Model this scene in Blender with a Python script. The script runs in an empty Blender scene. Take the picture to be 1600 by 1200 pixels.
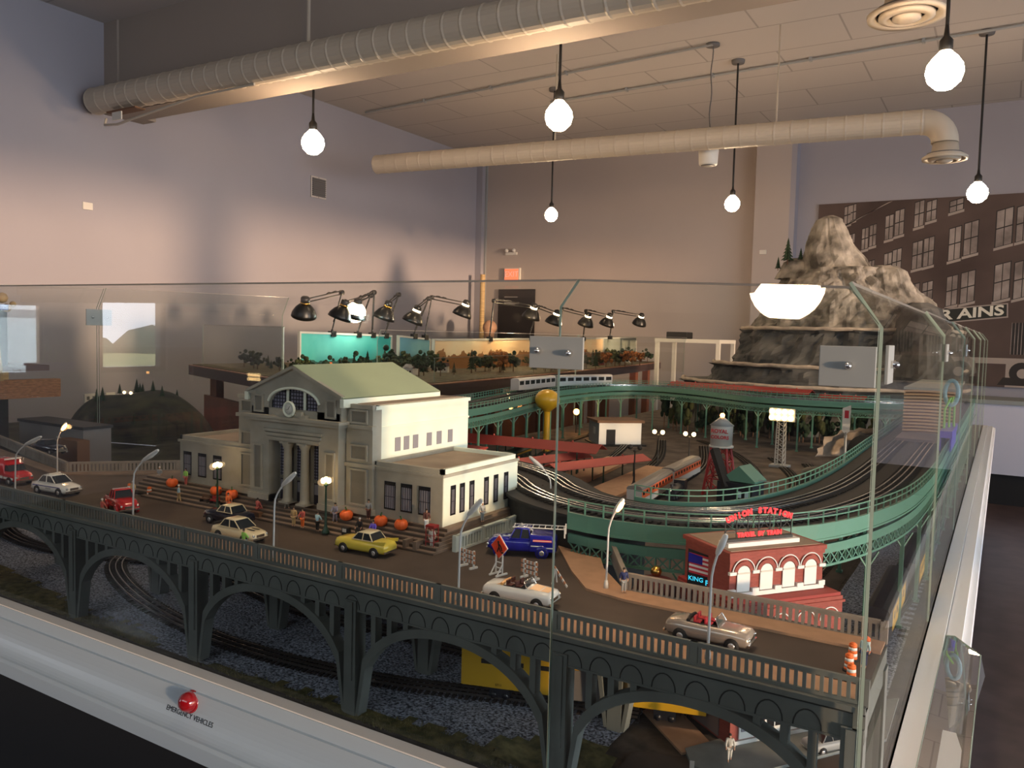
import bpy, bmesh, math, random
from mathutils import Vector, Matrix, noise
random.seed(7)
PI = math.pi
SC = bpy.context.scene
COL = SC.collection

# ------------------------------------------------------------------ camera
cam_d = bpy.data.cameras.new('camera'); cam = bpy.data.objects.new('camera', cam_d); COL.objects.link(cam)
cam_d.sensor_width = 36.0; cam_d.lens = 1267.28 / 1600 * 36.0; cam_d.clip_start = 0.02; cam_d.clip_end = 300
cam_d.dof.use_dof = False
v1 = Vector((-2096, 132, -1267.28)); v2 = Vector((770, 60, -1267.28))
Xc = -(v1.normalized()); Yc = v2.normalized(); Zc = Xc.cross(Yc).normalized(); Yc = Zc.cross(Xc)
cam.matrix_world = Matrix.Translation((0, 0, 1.55)) @ Matrix((Xc, Yc, Zc)).to_4x4()
SC.camera = cam

# ------------------------------------------------------------------ light and exposure
SC.view_settings.view_transform = 'Standard'; SC.view_settings.look = 'None'
SC.view_settings.gamma = 1.0; SC.view_settings.exposure = 0.36; SC.view_settings.use_curve_mapping = False
W = bpy.data.worlds.new('sky'); SC.world = W; W.use_nodes = True
W.node_tree.nodes['Background'].inputs[0].default_value = (0.82, 0.89, 1.0, 1)
W.node_tree.nodes['Background'].inputs[1].default_value = 9.0

def area(name, loc, rot, sx, sy, power, color, spread=PI):
    l = bpy.data.lights.new(name, 'AREA'); l.shape = 'RECTANGLE'; l.size = sx; l.size_y = sy
    l.energy = power; l.color = color; l.spread = spread
    o = bpy.data.objects.new(name, l); o.location = loc; o.rotation_euler = rot; COL.objects.link(o); return o
# daylight: the sky seen through the right windows and the left window (portals); plus an added front fill lamp, no window there
def portal(loc, rot, sx, sy):
    o = area('window_portal', loc, rot, sx, sy, 1, (1, 1, 1)); o.data.cycles.is_portal = True
portal((6.16, -1.25, 1.68), (0, PI/2, 0), 1.87, 3.9); portal((6.16, 3.86, 1.68), (0, PI/2, 0), 1.87, 5.48); portal((-6.55, -2.45, 1.71), (0, -PI/2, 0), 1.18, 0.66)
area('front_fill_high', (-1.2, -4.0, 3.2), (math.radians(68), 0, 0), 7.0, 1.1, 44, (0.88, 0.93, 1.0))
sun = bpy.data.lights.new('low_sun', 'SUN'); sun.energy = 3.0; sun.color = (1.0, 0.62, 0.36); sun.angle = math.radians(3.0)
so = bpy.data.objects.new('low_sun', sun); COL.objects.link(so)
so.rotation_euler = Vector((-1.0, 0.335, 0.004)).to_track_quat('-Z', 'Y').to_euler()

# ------------------------------------------------------------------ materials
def mat(name, col, rough=0.6, metal=0.0, noise_amt=0.0, scale=20, bump=0.0, emit=None, es=0.0, spec=0.5, col2=None, coord='Object', alpha=1.0, coat=0.0, detail=4, stretch=None):
    m = bpy.data.materials.new(name); m.use_nodes = True; nt = m.node_tree; b = nt.nodes['Principled BSDF']
    b.inputs['Base Color'].default_value = (*col, 1); b.inputs['Roughness'].default_value = rough
    b.inputs['Metallic'].default_value = metal; b.inputs['Specular IOR Level'].default_value = spec
    b.inputs['Coat Weight'].default_value = coat
    if emit: b.inputs['Emission Color'].default_value = (*emit, 1); b.inputs['Emission Strength'].default_value = es
    if noise_amt or col2 or bump:
        tc = nt.nodes.new('ShaderNodeTexCoord'); n = nt.nodes.new('ShaderNodeTexNoise')
        n.inputs['Scale'].default_value = scale; n.inputs['Detail'].default_value = detail
        if stretch:
            mp = nt.nodes.new('ShaderNodeMapping'); mp.inputs['Scale'].default_value = stretch
            nt.links.new(tc.outputs[coord], mp.inputs['Vector']); nt.links.new(mp.outputs[0], n.inputs['Vector'])
        else: nt.links.new(tc.outputs[coord], n.inputs['Vector'])
        r = nt.nodes.new('ShaderNodeValToRGB'); r.color_ramp.elements[0].position = 0.35; r.color_ramp.elements[1].position = 0.65
        c2 = col2 if col2 else tuple(min(1, c * (1 + noise_amt)) for c in col)
        c1 = col if col2 else tuple(c * (1 - noise_amt) for c in col)
        r.color_ramp.elements[0].color = (*c1, 1); r.color_ramp.elements[1].color = (*c2, 1)
        nt.links.new(n.outputs['Fac'], r.inputs[0]); nt.links.new(r.outputs[0], b.inputs['Base Color'])
        if bump:
            bp = nt.nodes.new('ShaderNodeBump'); bp.inputs['Strength'].default_value = bump; bp.inputs['Distance'].default_value = 0.004
            nt.links.new(n.outputs['Fac'], bp.inputs['Height']); nt.links.new(bp.outputs[0], b.inputs['Normal'])
    return m

def brick_mat(name, c1, c2, mortar, scale=40, bw=0.5, rh=0.25, ms=0.02, axes='XZ', rough=0.8):
    m = mat(name, c1, rough); nt = m.node_tree; b = nt.nodes['Principled BSDF']
    tc = nt.nodes.new('ShaderNodeTexCoord'); sp = nt.nodes.new('ShaderNodeSeparateXYZ'); cb = nt.nodes.new('ShaderNodeCombineXYZ')
    nt.links.new(tc.outputs['Object'], sp.inputs[0])
    if axes == 'XYZ':
        ad = nt.nodes.new('ShaderNodeMath'); nt.links.new(sp.outputs['X'], ad.inputs[0]); nt.links.new(sp.outputs['Y'], ad.inputs[1])
        nt.links.new(ad.outputs[0], cb.inputs['X']); nt.links.new(sp.outputs['Z'], cb.inputs['Y'])
    else:
        nt.links.new(sp.outputs[axes[0]], cb.inputs['X']); nt.links.new(sp.outputs[axes[1]], cb.inputs['Y'])
    k = nt.nodes.new('ShaderNodeTexBrick'); k.inputs['Scale'].default_value = scale
    k.inputs['Color1'].default_value = (*c1, 1); k.inputs['Color2'].default_value = (*c2, 1); k.inputs['Mortar'].default_value = (*mortar, 1)
    k.inputs['Mortar Size'].default_value = ms; k.inputs['Brick Width'].default_value = bw; k.inputs['Row Height'].default_value = rh
    nt.links.new(cb.outputs[0], k.inputs['Vector']); nt.links.new(k.outputs['Color'], b.inputs['Base Color'])
    return m

def glass_mat(name, tint, gloss=1.0, ior=1.5, film=0.0, film_col=(0.8, 0.85, 0.85)):
    m = bpy.data.materials.new(name); m.use_nodes = True; nt = m.node_tree; nt.nodes.clear()
    out = nt.nodes.new('ShaderNodeOutputMaterial'); t = nt.nodes.new('ShaderNodeBsdfTransparent'); g = nt.nodes.new('ShaderNodeBsdfGlossy')
    g.inputs['Roughness'].default_value = 0.0; t.inputs['Color'].default_value = (*tint, 1)
    f = nt.nodes.new('ShaderNodeFresnel'); f.inputs['IOR'].default_value = ior
    mul = nt.nodes.new('ShaderNodeMath'); mul.operation = 'MULTIPLY'; mul.inputs[1].default_value = gloss; mul.use_clamp = True
    nt.links.new(f.outputs[0], mul.inputs[0])
    mx = nt.nodes.new('ShaderNodeMixShader'); nt.links.new(mul.outputs[0], mx.inputs[0]); nt.links.new(t.outputs[0], mx.inputs[1]); nt.links.new(g.outputs[0], mx.inputs[2])
    last = mx
    if film:
        d = nt.nodes.new('ShaderNodeBsdfDiffuse'); d.inputs['Color'].default_value = (*film_col, 1)
        m2 = nt.nodes.new('ShaderNodeMixShader'); m2.inputs[0].default_value = film
        nt.links.new(mx.outputs[0], m2.inputs[1]); nt.links.new(d.outputs[0], m2.inputs[2]); last = m2
    nt.links.new(last.outputs[0], out.inputs[0]); return m

M = {}
def m_(k, *a, **kw): M[k] = mat(k, *a, **kw); return M[k]
m_('wall_paint', (0.32, 0.31, 0.35), 0.85, noise_amt=0.02, scale=1.5)
m_('wall_back_paint', (0.42, 0.365, 0.335), 0.85, noise_amt=0.02, scale=1.5)
m_('ceiling_board', (0.50, 0.46, 0.43), 0.85)
m_('duct_paint', (0.46, 0.40, 0.32), 0.55)
m_('beam_paint', (0.30, 0.255, 0.22), 0.8)
m_('floor_tile', (0.085, 0.058, 0.055), 0.28, noise_amt=0.3, scale=6, spec=0.6)
m_('black', (0.006, 0.006, 0.007), 0.7)
m_('black_metal', (0.008, 0.008, 0.008), 0.35)
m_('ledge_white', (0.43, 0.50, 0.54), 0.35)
m_('ledge_daylit', (0.90, 0.93, 0.95), 0.35)  # paler copy of the ledge white, window light painted in
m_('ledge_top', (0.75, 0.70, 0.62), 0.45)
m_('button_red', (0.27, 0.003, 0.007), 0.12, coat=1.0)
m_('concrete_grey', (0.15, 0.165, 0.152), 0.8, noise_amt=0.12, scale=14, bump=0.15)
m_('concrete_seam', (0.03, 0.034, 0.033), 0.9)
m_('rail_concrete', (0.25, 0.222, 0.19), 0.8, noise_amt=0.1, scale=30)
m_('rail_white', (0.55, 0.60, 0.54), 0.8, noise_amt=0.06, scale=30)
m_('sidewalk', (0.43, 0.26, 0.16), 0.85, noise_amt=0.08, scale=40)
m_('plaza', (0.21, 0.155, 0.115), 0.85, noise_amt=0.15, scale=25)
m_('plaza_riser_shade', (0.085, 0.06, 0.042), 0.9)  # plaza tone darkened to paint shade onto the step risers
m_('road', (0.078, 0.058, 0.046), 0.9, noise_amt=0.18, scale=9)
m_('stone', (0.33, 0.31, 0.255), 0.85, noise_amt=0.16, scale=13, bump=0.1, detail=8)
m_('stone_white_daylit', (0.72, 0.77, 0.66), 0.85, noise_amt=0.07, scale=10, detail=8)  # white trim; on the right-hand walls it paints in their daylight
m_('stone_dark', (0.20, 0.185, 0.15), 0.9, noise_amt=0.1, scale=20)
m_('roof_green', (0.30, 0.36, 0.235), 0.7, noise_amt=0.04, scale=8)
m_('roof_tan', (0.30, 0.225, 0.165), 0.9, noise_amt=0.15, scale=12)
m_('win_dark', (0.012, 0.013, 0.016), 0.25)
m_('win_lilac', (0.24, 0.23, 0.31), 0.3)
m_('win_grille', (0.02, 0.018, 0.03), 0.5)
m_('pane_grey', (0.25, 0.24, 0.27), 0.3)
m_('ballast', (0.035, 0.04, 0.055), 0.95, noise_amt=0.0, scale=230, col2=(0.60, 0.65, 0.80), bump=0.8, detail=2)
m_('ground_dirt', (0.050, 0.042, 0.034), 0.95, scale=30, col2=(0.12, 0.095, 0.075), bump=0.4)
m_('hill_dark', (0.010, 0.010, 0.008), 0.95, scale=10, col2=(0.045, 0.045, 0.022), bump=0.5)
m_('grass', (0.07, 0.075, 0.022), 0.95, scale=55, col2=(0.22, 0.18, 0.065), bump=0.8)
m_('tie', (0.018, 0.015, 0.013), 0.9)
m_('rail_steel', (0.30, 0.27, 0.24), 0.35, metal=1.0)
m_('rail_bright', (0.8, 0.82, 0.86), 0.22, metal=1.0)
m_('viaduct_green', (0.095, 0.235, 0.175), 0.5)
m_('viaduct_deck', (0.02, 0.02, 0.02), 0.8)
m_('train_yellow', (0.60, 0.35, 0.02), 0.35)
m_('train_black', (0.010, 0.012, 0.018), 0.4)
m_('train_silver', (0.62, 0.66, 0.68), 0.3, metal=0.6)
m_('train_grey', (0.16, 0.15, 0.145), 0.45)
m_('train_orange', (0.62, 0.11, 0.03), 0.45)
m_('train_lightgrey', (0.42, 0.40, 0.38), 0.4)
m_('brick_roofred', (0.30, 0.035, 0.028), 0.7)
m_('canopy_pink', (0.50, 0.105, 0.085), 0.7)
m_('tower_yellow', (0.68, 0.38, 0.015), 0.35, coat=0.3)
m_('tank_white', (0.62, 0.62, 0.58), 0.5)
m_('steel_red', (0.33, 0.02, 0.02), 0.5)
m_('steel_grey', (0.30, 0.31, 0.31), 0.45)
m_('steel_black', (0.014, 0.014, 0.014), 0.6)
m_('post_green', (0.012, 0.045, 0.028), 0.4)
m_('lamp_pole', (0.55, 0.56, 0.56), 0.35)
m_('glow_warm', (1, 0.8, 0.5), 0.5, emit=(1.0, 0.66, 0.30), es=9)
m_('glow_orange', (1, 0.6, 0.25), 0.5, emit=(1.0, 0.42, 0.10), es=12)
m_('glow_bulb', (1, 0.85, 0.7), 0.5, emit=(1.0, 0.70, 0.44), es=85)
m_('glow_bowl', (1, 0.9, 0.8), 0.5, emit=(1.0, 0.80, 0.55), es=45)
m_('glow_desk', (1, 0.85, 0.7), 0.5, emit=(1.0, 0.72, 0.42), es=14)
m_('glow_red', (0.3, 0.0, 0.0), 0.5, emit=(1.0, 0.02, 0.03), es=1.1)
m_('glow_exit', (1, 0.2, 0.1), 0.5, emit=(1.0, 0.13, 0.06), es=1.0)
m_('glow_cyan', (0.1, 0.8, 1), 0.5, emit=(0.03, 0.5, 0.75), es=0.9)
m_('pumpkin', (0.80, 0.13, 0.02), 0.5)
m_('stem_green', (0.04, 0.10, 0.02), 0.7)
m_('tire', (0.010, 0.010, 0.010), 0.8)
m_('chrome', (0.75, 0.75, 0.74), 0.12, metal=1.0)
m_('hub', (0.65, 0.65, 0.66), 0.25, metal=0.7)
m_('car_glass', (0.02, 0.025, 0.03), 0.06)
m_('paint_white', (0.80, 0.80, 0.76), 0.25, coat=0.6)
m_('paint_cream', (0.78, 0.66, 0.42), 0.25, coat=0.6)
m_('paint_red', (0.50, 0.012, 0.015), 0.2, coat=0.7)
m_('paint_yellow', (0.78, 0.62, 0.08), 0.25, coat=0.6)
m_('paint_black', (0.006, 0.007, 0.018), 0.15, coat=0.8)
m_('paint_blue', (0.012, 0.016, 0.28), 0.2, coat=0.7)
m_('paint_silver', (0.42, 0.36, 0.31), 0.25, metal=0.4, coat=0.6)
m_('paint_orange', (0.80, 0.42, 0.13), 0.3, coat=0.6)
m_('seat_red', (0.42, 0.02, 0.03), 0.7)
m_('seat_brown', (0.10, 0.03, 0.02), 0.7)
m_('white', (0.75, 0.75, 0.72), 0.55)
m_('off_white', (0.58, 0.56, 0.50), 0.6)
m_('orange_plain', (0.78, 0.16, 0.03), 0.6)
m_('orange_pale', (0.62, 0.27, 0.14), 0.6)
m_('sign_orange', (0.85, 0.07, 0.02), 0.5)
m_('navy', (0.01, 0.02, 0.10), 0.6)
m_('flag_red', (0.50, 0.02, 0.04), 0.6)
m_('skin', (0.50, 0.29, 0.19), 0.65)
m_('hair', (0.03, 0.02, 0.015), 0.8)
m_('hair_white', (0.70, 0.68, 0.65), 0.8)
m_('wood_brown', (0.14, 0.07, 0.035), 0.7)
m_('wood_pine', (0.52, 0.36, 0.17), 0.65, noise_amt=0.2, scale=6, stretch=(1, 1, 14))
m_('wood_beam', (0.42, 0.19, 0.09), 0.65, noise_amt=0.25, scale=6, stretch=(1, 8, 30))
m_('wood_orange', (0.20, 0.055, 0.022), 0.5, noise_amt=0.3, scale=3)
m_('table_purple', (0.050, 0.022, 0.026), 0.5)
m_('table_edge', (0.30, 0.13, 0.08), 0.5)
m_('table_sand', (0.05, 0.045, 0.02), 0.9, scale=20, col2=(0.15, 0.11, 0.06))
m_('plate_grey', (0.27, 0.29, 0.28), 0.6)
m_('plastic_white', (0.62, 0.60, 0.55), 0.5)
m_('tree_green', (0.012, 0.03, 0.012), 0.9, noise_amt=0.5, scale=60)
m_('tree_olive', (0.04, 0.05, 0.015), 0.9, noise_amt=0.5, scale=60)
m_('tree_autumn', (0.26, 0.09, 0.02), 0.9, noise_amt=0.5, scale=60)
m_('vent_grey', (0.12, 0.115, 0.115), 0.6)
m_('cloth_black', (0.01, 0.01, 0.012), 0.9)
m_('plinth_white', (0.55, 0.56, 0.66), 0.6)
m_('purple_plastic', (0.16, 0.10, 0.62), 0.4)
m_('pale_blue', (0.42, 0.62, 0.68), 0.35)
m_('lime', (0.30, 0.62, 0.10), 0.6)
m_('gold', (0.75, 0.42, 0.10), 0.25, metal=1.0)
m_('glass_rim', (0.62, 0.58, 0.54), 0.2)
m_('slat_tan', (0.50, 0.34, 0.20), 0.7)
m_('slat_dark', (0.10, 0.05, 0.03), 0.8)
m_('mauve_wall', (0.20, 0.155, 0.15), 0.8)
m_('mural_brick', (0.055, 0.035, 0.030), 0.8, scale=0.9, col2=(0.115, 0.078, 0.066))
m_('mural_window', (0.17, 0.135, 0.12), 0.7, scale=5, col2=(0.36, 0.30, 0.27))
m_('mural_dark', (0.022, 0.018, 0.016), 0.7)
m_('mural_trim', (0.36, 0.30, 0.26), 0.7)
m_('mural_sign', (0.018, 0.020, 0.016), 0.7)
m_('mural_letters', (0.72, 0.68, 0.58), 0.7)
m_('poster_black', (0.012, 0.009, 0.009), 0.6)
m_('poster_grey', (0.25, 0.24, 0.23), 0.6)
m_('glass_edge', (0.34, 0.43, 0.36), 0.15, emit=None)
M['brick'] = brick_mat('brick', (0.27, 0.055, 0.042), (0.33, 0.075, 0.055), (0.24, 0.075, 0.06), 120, 0.9, 0.35, 0.03, 'XYZ')
M['glass'] = glass_mat('glass', (0.975, 0.99, 0.982), 1.0, 1.43, 0.0)
M['glass_side'] = glass_mat('glass_side', (0.96, 0.975, 0.965), 0.38, 1.43)
M['acrylic'] = glass_mat('acrylic', (0.90, 0.92, 0.94), 0.9, 1.45, 0.05)
M['window_glass'] = glass_mat('window_glass', (0.97, 0.98, 0.98), 0.5)

def add_tile_lines(m, size, dark, bw=0.5, rh=0.5):
    nt = m.node_tree; b = nt.nodes['Principled BSDF']
    tc = nt.nodes.new('ShaderNodeTexCoord'); k = nt.nodes.new('ShaderNodeTexBrick'); k.offset = 0.5
    c = b.inputs['Base Color'].default_value; k.inputs['Color1'].default_value = c; k.inputs['Color2'].default_value = tuple(x * 0.96 for x in c[:3]) + (1,)
    k.inputs['Mortar'].default_value = (*dark, 1); k.inputs['Scale'].default_value = 1.0; k.inputs['Mortar Size'].default_value = 0.008
    k.inputs['Brick Width'].default_value = bw; k.inputs['Row Height'].default_value = rh
    nt.links.new(tc.outputs['Object'], k.inputs['Vector']); nt.links.new(k.outputs['Color'], b.inputs['Base Color'])
add_tile_lines(M['ceiling_board'], 1, (0.33, 0.30, 0.28), 1.22, 0.61)

def sky_backdrop(name, c0, c1, tree_col, horizon, scale, tree_amp):
    """painted backdrop: sky bands, soft clouds and a silhouette"""
    cols = (c0, c1); m = mat(name, c0, 0.6); nt = m.node_tree; b = nt.nodes['Principled BSDF']
    tc = nt.nodes.new('ShaderNodeTexCoord'); sp = nt.nodes.new('ShaderNodeSeparateXYZ'); nt.links.new(tc.outputs['Object'], sp.inputs[0])
    n = nt.nodes.new('ShaderNodeTexNoise'); n.inputs['Scale'].default_value = scale; n.inputs['Detail'].default_value = 6
    nt.links.new(tc.outputs['Object'], n.inputs['Vector'])
    r = nt.nodes.new('ShaderNodeValToRGB'); cr = r.color_ramp
    cr.elements[0].position = 0.3; cr.elements[0].color = (*cols[0], 1); cr.elements[1].position = 0.7; cr.elements[1].color = (*cols[1], 1)
    nt.links.new(n.outputs['Fac'], r.inputs[0])
    n2 = nt.nodes.new('ShaderNodeTexNoise'); n2.inputs['Scale'].default_value = scale * 4; n2.inputs['Detail'].default_value = 8
    mp = nt.nodes.new('ShaderNodeMapping'); mp.inputs['Scale'].default_value = (1, 1, 0.35)
    nt.links.new(tc.outputs['Object'], mp.inputs[0]); nt.links.new(mp.outputs[0], n2.inputs['Vector'])
    ma = nt.nodes.new('ShaderNodeMath'); ma.operation = 'MULTIPLY_ADD'; ma.inputs[1].default_value = tree_amp; ma.inputs[2].default_value = horizon - tree_amp * 0.5
    nt.links.new(n2.outputs['Fac'], ma.inputs[0])
    gt = nt.nodes.new('ShaderNodeMath'); gt.operation = 'GREATER_THAN'; nt.links.new(sp.outputs['Z'], gt.inputs[0]); nt.links.new(ma.outputs[0], gt.inputs[1])
    mx = nt.nodes.new('ShaderNodeMix'); mx.data_type = 'RGBA'; nt.links.new(gt.outputs[0], mx.inputs[0])
    mx.inputs[6].default_value = (*tree_col, 1); nt.links.new(r.outputs[0], mx.inputs[7]); nt.links.new(mx.outputs[2], b.inputs['Base Color'])
    return m
M['backdrop_teal'] = sky_backdrop('backdrop_teal', (0.02, 0.36, 0.34), (0.14, 0.60, 0.52), (0.02, 0.10, 0.08), 0.07, 3, 0.10)
M['backdrop_blue'] = sky_backdrop('backdrop_blue', (0.06, 0.26, 0.42), (0.16, 0.42, 0.52), (0.03, 0.05, 0.05), 0.10, 3, 0.12)
M['backdrop_sunset'] = sky_backdrop('backdrop_sunset', (0.90, 0.55, 0.28), (0.92, 0.80, 0.52), (0.30, 0.13, 0.035), 0.12, 3, 0.20)
M['backdrop_dusk'] = sky_backdrop('backdrop_dusk', (0.22, 0.24, 0.20), (0.34, 0.36, 0.30), (0.06, 0.05, 0.02), 0.10, 3, 0.16)

# ------------------------------------------------------------------ mesh builder
class MB:
    def __init__(s): s.v = []; s.f = []; s.mi = []; s.T = Matrix.Identity(4); s.mats = []; s.sm = []
    def mat(s, k):
        if k is None: return 0
        if k not in s.mats: s.mats.append(k)
        return s.mats.index(k)
    def add(s, vs, fs, k=None, smooth=False):
        b = len(s.v); i = s.mat(k)
        s.v += [tuple(s.T @ Vector(p)) for p in vs]
        for f in fs: s.f.append([b + q for q in f]); s.mi.append(i); s.sm.append(smooth)
        return s
    def box(s, x0, x1, y0, y1, z0, z1, k=None):
        vs = [(x, y, z) for x in (x0, x1) for y in (y0, y1) for z in (z0, z1)]
        return s.add(vs, [(0, 1, 3, 2), (4, 6, 7, 5), (0, 4, 5, 1), (2, 3, 7, 6), (0, 2, 6, 4), (1, 5, 7, 3)], k)
    def seg(s, p, q, w, h, k=None, up=(0, 0, 1), off=0.0):
        """square bar from p to q, width w, height h (centred)"""
        p = Vector(p); q = Vector(q); d = (q - p).normalized(); u = Vector(up)
        if abs(d.dot(u)) > 0.99: u = Vector((0, 1, 0))
        r = d.cross(u).normalized(); u = r.cross(d).normalized()
        vs = []
        for c in (p, q):
            for a, b in ((-1, -1), (1, -1), (1, 1), (-1, 1)): vs.append(c + r * (a * w / 2) + u * (b * h / 2 + off))
        return s.add(vs, [(3, 2, 1, 0), (4, 5, 6, 7), (0, 1, 5, 4), (1, 2, 6, 5), (2, 3, 7, 6), (3, 0, 4, 7)], k)
    def tube(s, pts, r, n=8, k=None, cap=True, smooth=True):
        pts = [Vector(p) for p in pts]; rs = r if isinstance(r, (list, tuple)) else [r] * len(pts)
        rings = []; prev = None
        for i, p in enumerate(pts):
            d = (pts[min(i + 1, len(pts) - 1)] - pts[max(i - 1, 0)]).normalized()
            u = prev if prev is not None else (Vector((0, 0, 1)) if abs(d.z) < 0.9 else Vector((1, 0, 0)))
            a = d.cross(u); 
            if a.length < 1e-6: a = d.cross(Vector((0, 1, 0)))
            a.normalize(); b = a.cross(d).normalized(); prev = b
            rings.append([p + (a * math.cos(2 * PI * j / n) + b * math.sin(2 * PI * j / n)) * rs[i] for j in range(n)])
        vs = [q for g in rings for q in g]; fs = []
        for i in range(len(pts) - 1):
            for j in range(n): fs.append((i * n + j, i * n + (j + 1) % n, (i + 1) * n + (j + 1) % n, (i + 1) * n + j))
        s.add(vs, fs, k, smooth)
        if cap: s.add(rings[0], [tuple(range(n))], k); s.add(rings[-1], [tuple(reversed(range(n)))], k)
        return s
    def lathe(s, prof, c=(0, 0, 0), n=20, k=None, smooth=True, axis='Z'):
        c = Vector(c); vs = []
        for r, z in prof:
            for j in range(n):
                a = 2 * PI * j / n; p = Vector((r * math.cos(a), r * math.sin(a), z))
                if axis == 'Y': p = Vector((p.x, p.z, p.y))
                if axis == 'X': p = Vector((p.z, p.x, p.y))
                vs.append(c + p)
        fs = []
        for i in range(len(prof) - 1):
            for j in range(n): fs.append((i * n + j, i * n + (j + 1) % n, (i + 1) * n + (j + 1) % n, (i + 1) * n + j))
        fs.append(tuple(range(n))[::-1]); fs.append(tuple((len(prof) - 1) * n + j for j in range(n)))
        return s.add(vs, fs, k, smooth)
    def prism(s, poly, a0, a1, plane='XY', k=None):
        """poly: 2-D outline, extruded from a0 to a1 along the remaining axis"""
        def P(p, a): return (p[0], p[1], a) if plane == 'XY' else ((p[0], a, p[1]) if plane == 'XZ' else (a, p[0], p[1]))
        n = len(poly); vs = [P(p, a0) for p in poly] + [P(p, a1) for p in poly]
        fs = [tuple(range(n))[::-1], tuple(range(n, 2 * n))] + [(i, (i + 1) % n, n + (i + 1) % n, n + i) for i in range(n)]
        return s.add(vs, fs, k)
    def sphere(s, c, r, k=None, n=12, m=8, sz=1.0):
        prof = [(max(1e-4, r * math.sin(PI * i / m)), -r * sz * math.cos(PI * i / m)) for i in range(m + 1)]
        return s.lathe(prof, c, n, k)
    def quad(s, a, b, c, d, k=None): return s.add([a, b, c, d], [(0, 1, 2, 3)], k)
    def build(s, name, k=None, parent=None, bevel=0.0, fix=True):
        me = bpy.data.meshes.new(name); me.from_pydata(s.v, [], s.f)
        for q in (s.mats if s.mats else [k]): me.materials.append(M[q] if isinstance(q, str) else q)
        if s.mats and None in s.mats: pass
        me.polygons.foreach_set('material_index', s.mi); me.polygons.foreach_set('use_smooth', s.sm)
        if fix:
            bm = bmesh.new(); bm.from_mesh(me); bmesh.ops.recalc_face_normals(bm, faces=bm.faces); bm.to_mesh(me); bm.free()
        me.update()
        o = bpy.data.objects.new(name, me); COL.objects.link(o)
        if parent: o.parent = parent
        if bevel:
            b = o.modifiers.new('bevel', 'BEVEL'); b.width = bevel; b.segments = 2; b.limit_method = 'ANGLE'
        return o

def tag(o, label=None, cat=None, group=None, kind=None):
    if label: o['label'] = label
    if cat: o['category'] = cat
    if group: o['group'] = group
    if kind: o['kind'] = kind
    return o
def thing(name, label, cat, loc=(0, 0, 0), rz=0.0, group=None, s=1.0):
    o = bpy.data.objects.new(name, None); o.empty_display_size = 0.02; COL.objects.link(o); o.location = loc
    o.rotation_euler = (0, 0, rz); o.scale = (s, s, s); return tag(o, label, cat, group)
def struct(name, mb, k=None, parent=None, **kw):
    o = mb.build(name, k, parent, **kw)
    if not parent: o['kind'] = 'structure'
    return o
def dup(root, loc, rz=None, label=None, s=None, mats=None):
    r = root.copy(); COL.objects.link(r); r.location = loc
    if rz is not None: r.rotation_euler = (0, 0, rz)
    if s is not None: r.scale = (s, s, s)
    if label: r['label'] = label
    def rec(a, b):
        for ch in list(a.children):
            c = ch.copy(); COL.objects.link(c); c.parent = b; rec(ch, c)
    rec(root, r); return r

def catmull(pts, n=8, closed=False):
    P = [Vector(p) for p in pts]; out = []; N = len(P)
    rng = N if closed else N - 1
    for i in range(rng):
        g = lambda j: P[j % N] if closed else P[max(0, min(N - 1, j))]
        p0, p1, p2, p3 = g(i - 1), g(i), g(i + 1), g(i + 2)
        for t in range(n):
            t /= n
            out.append(0.5 * ((2 * p1) + (p2 - p0) * t + (2 * p0 - 5 * p1 + 4 * p2 - p3) * t * t + (3 * p1 - p0 - 3 * p2 + p3) * t ** 3))
    if not closed: out.append(P[-1])
    return out
def resample(pts, step):
    cum = [0.0]
    for a, b in zip(pts, pts[1:]): cum.append(cum[-1] + (b - a).length)
    n = max(1, int(round(cum[-1] / step))); out = []; j = 0
    for i in range(n + 1):
        t = cum[-1] * i / n
        while j < len(cum) - 2 and cum[j + 1] < t: j += 1
        d = cum[j + 1] - cum[j]
        out.append(pts[j].lerp(pts[j + 1], 0 if d == 0 else (t - cum[j]) / d))
    return out
def tangents(pts):
    return [(pts[min(i + 1, len(pts) - 1)] - pts[max(i - 1, 0)]).normalized() for i in range(len(pts))]
def offset(pts, d):
    T = tangents(pts); return [p + Vector((-t.y, t.x, 0)) * d for p, t in zip(pts, T)]
def sweep(mb, pts, d, w, z0, z1, k=None):
    """rectangular section swept along a ground path"""
    T = tangents(pts); vs = []
    for p, t in zip(pts, T):
        n = Vector((-t.y, t.x, 0))
        for a, z in ((d - w / 2, z0), (d + w / 2, z0), (d + w / 2, z1), (d - w / 2, z1)): vs.append(p + n * a + Vector((0, 0, z)))
    fs = []
    for i in range(len(pts) - 1):
        for j in range(4): fs.append((i * 4 + j, i * 4 + (j + 1) % 4, i * 4 + 4 + (j + 1) % 4, i * 4 + 4 + j))
    fs += [(3, 2, 1, 0), tuple(len(vs) - 4 + j for j in range(4))]
    mb.add(vs, fs, k)
_fonts = {}
def text_mesh(s, size, depth=0.0, bold=0.0):
    cu = bpy.data.curves.new('t', 'FONT'); cu.body = s; cu.size = size; cu.extrude = depth; cu.offset = bold; cu.align_x = 'CENTER'; cu.align_y = 'CENTER'
    cu.resolution_u = 3
    o = bpy.data.objects.new('t', cu); COL.objects.link(o); bpy.context.view_layer.update()
    me = bpy.data.meshes.new_from_object(o.evaluated_get(bpy.context.evaluated_depsgraph_get()))
    vs = [tuple(v.co) for v in me.vertices]; fs = [tuple(p.vertices) for p in me.polygons]
    bpy.data.objects.remove(o); bpy.data.curves.remove(cu); bpy.data.meshes.remove(me)
    return vs, fs
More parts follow.
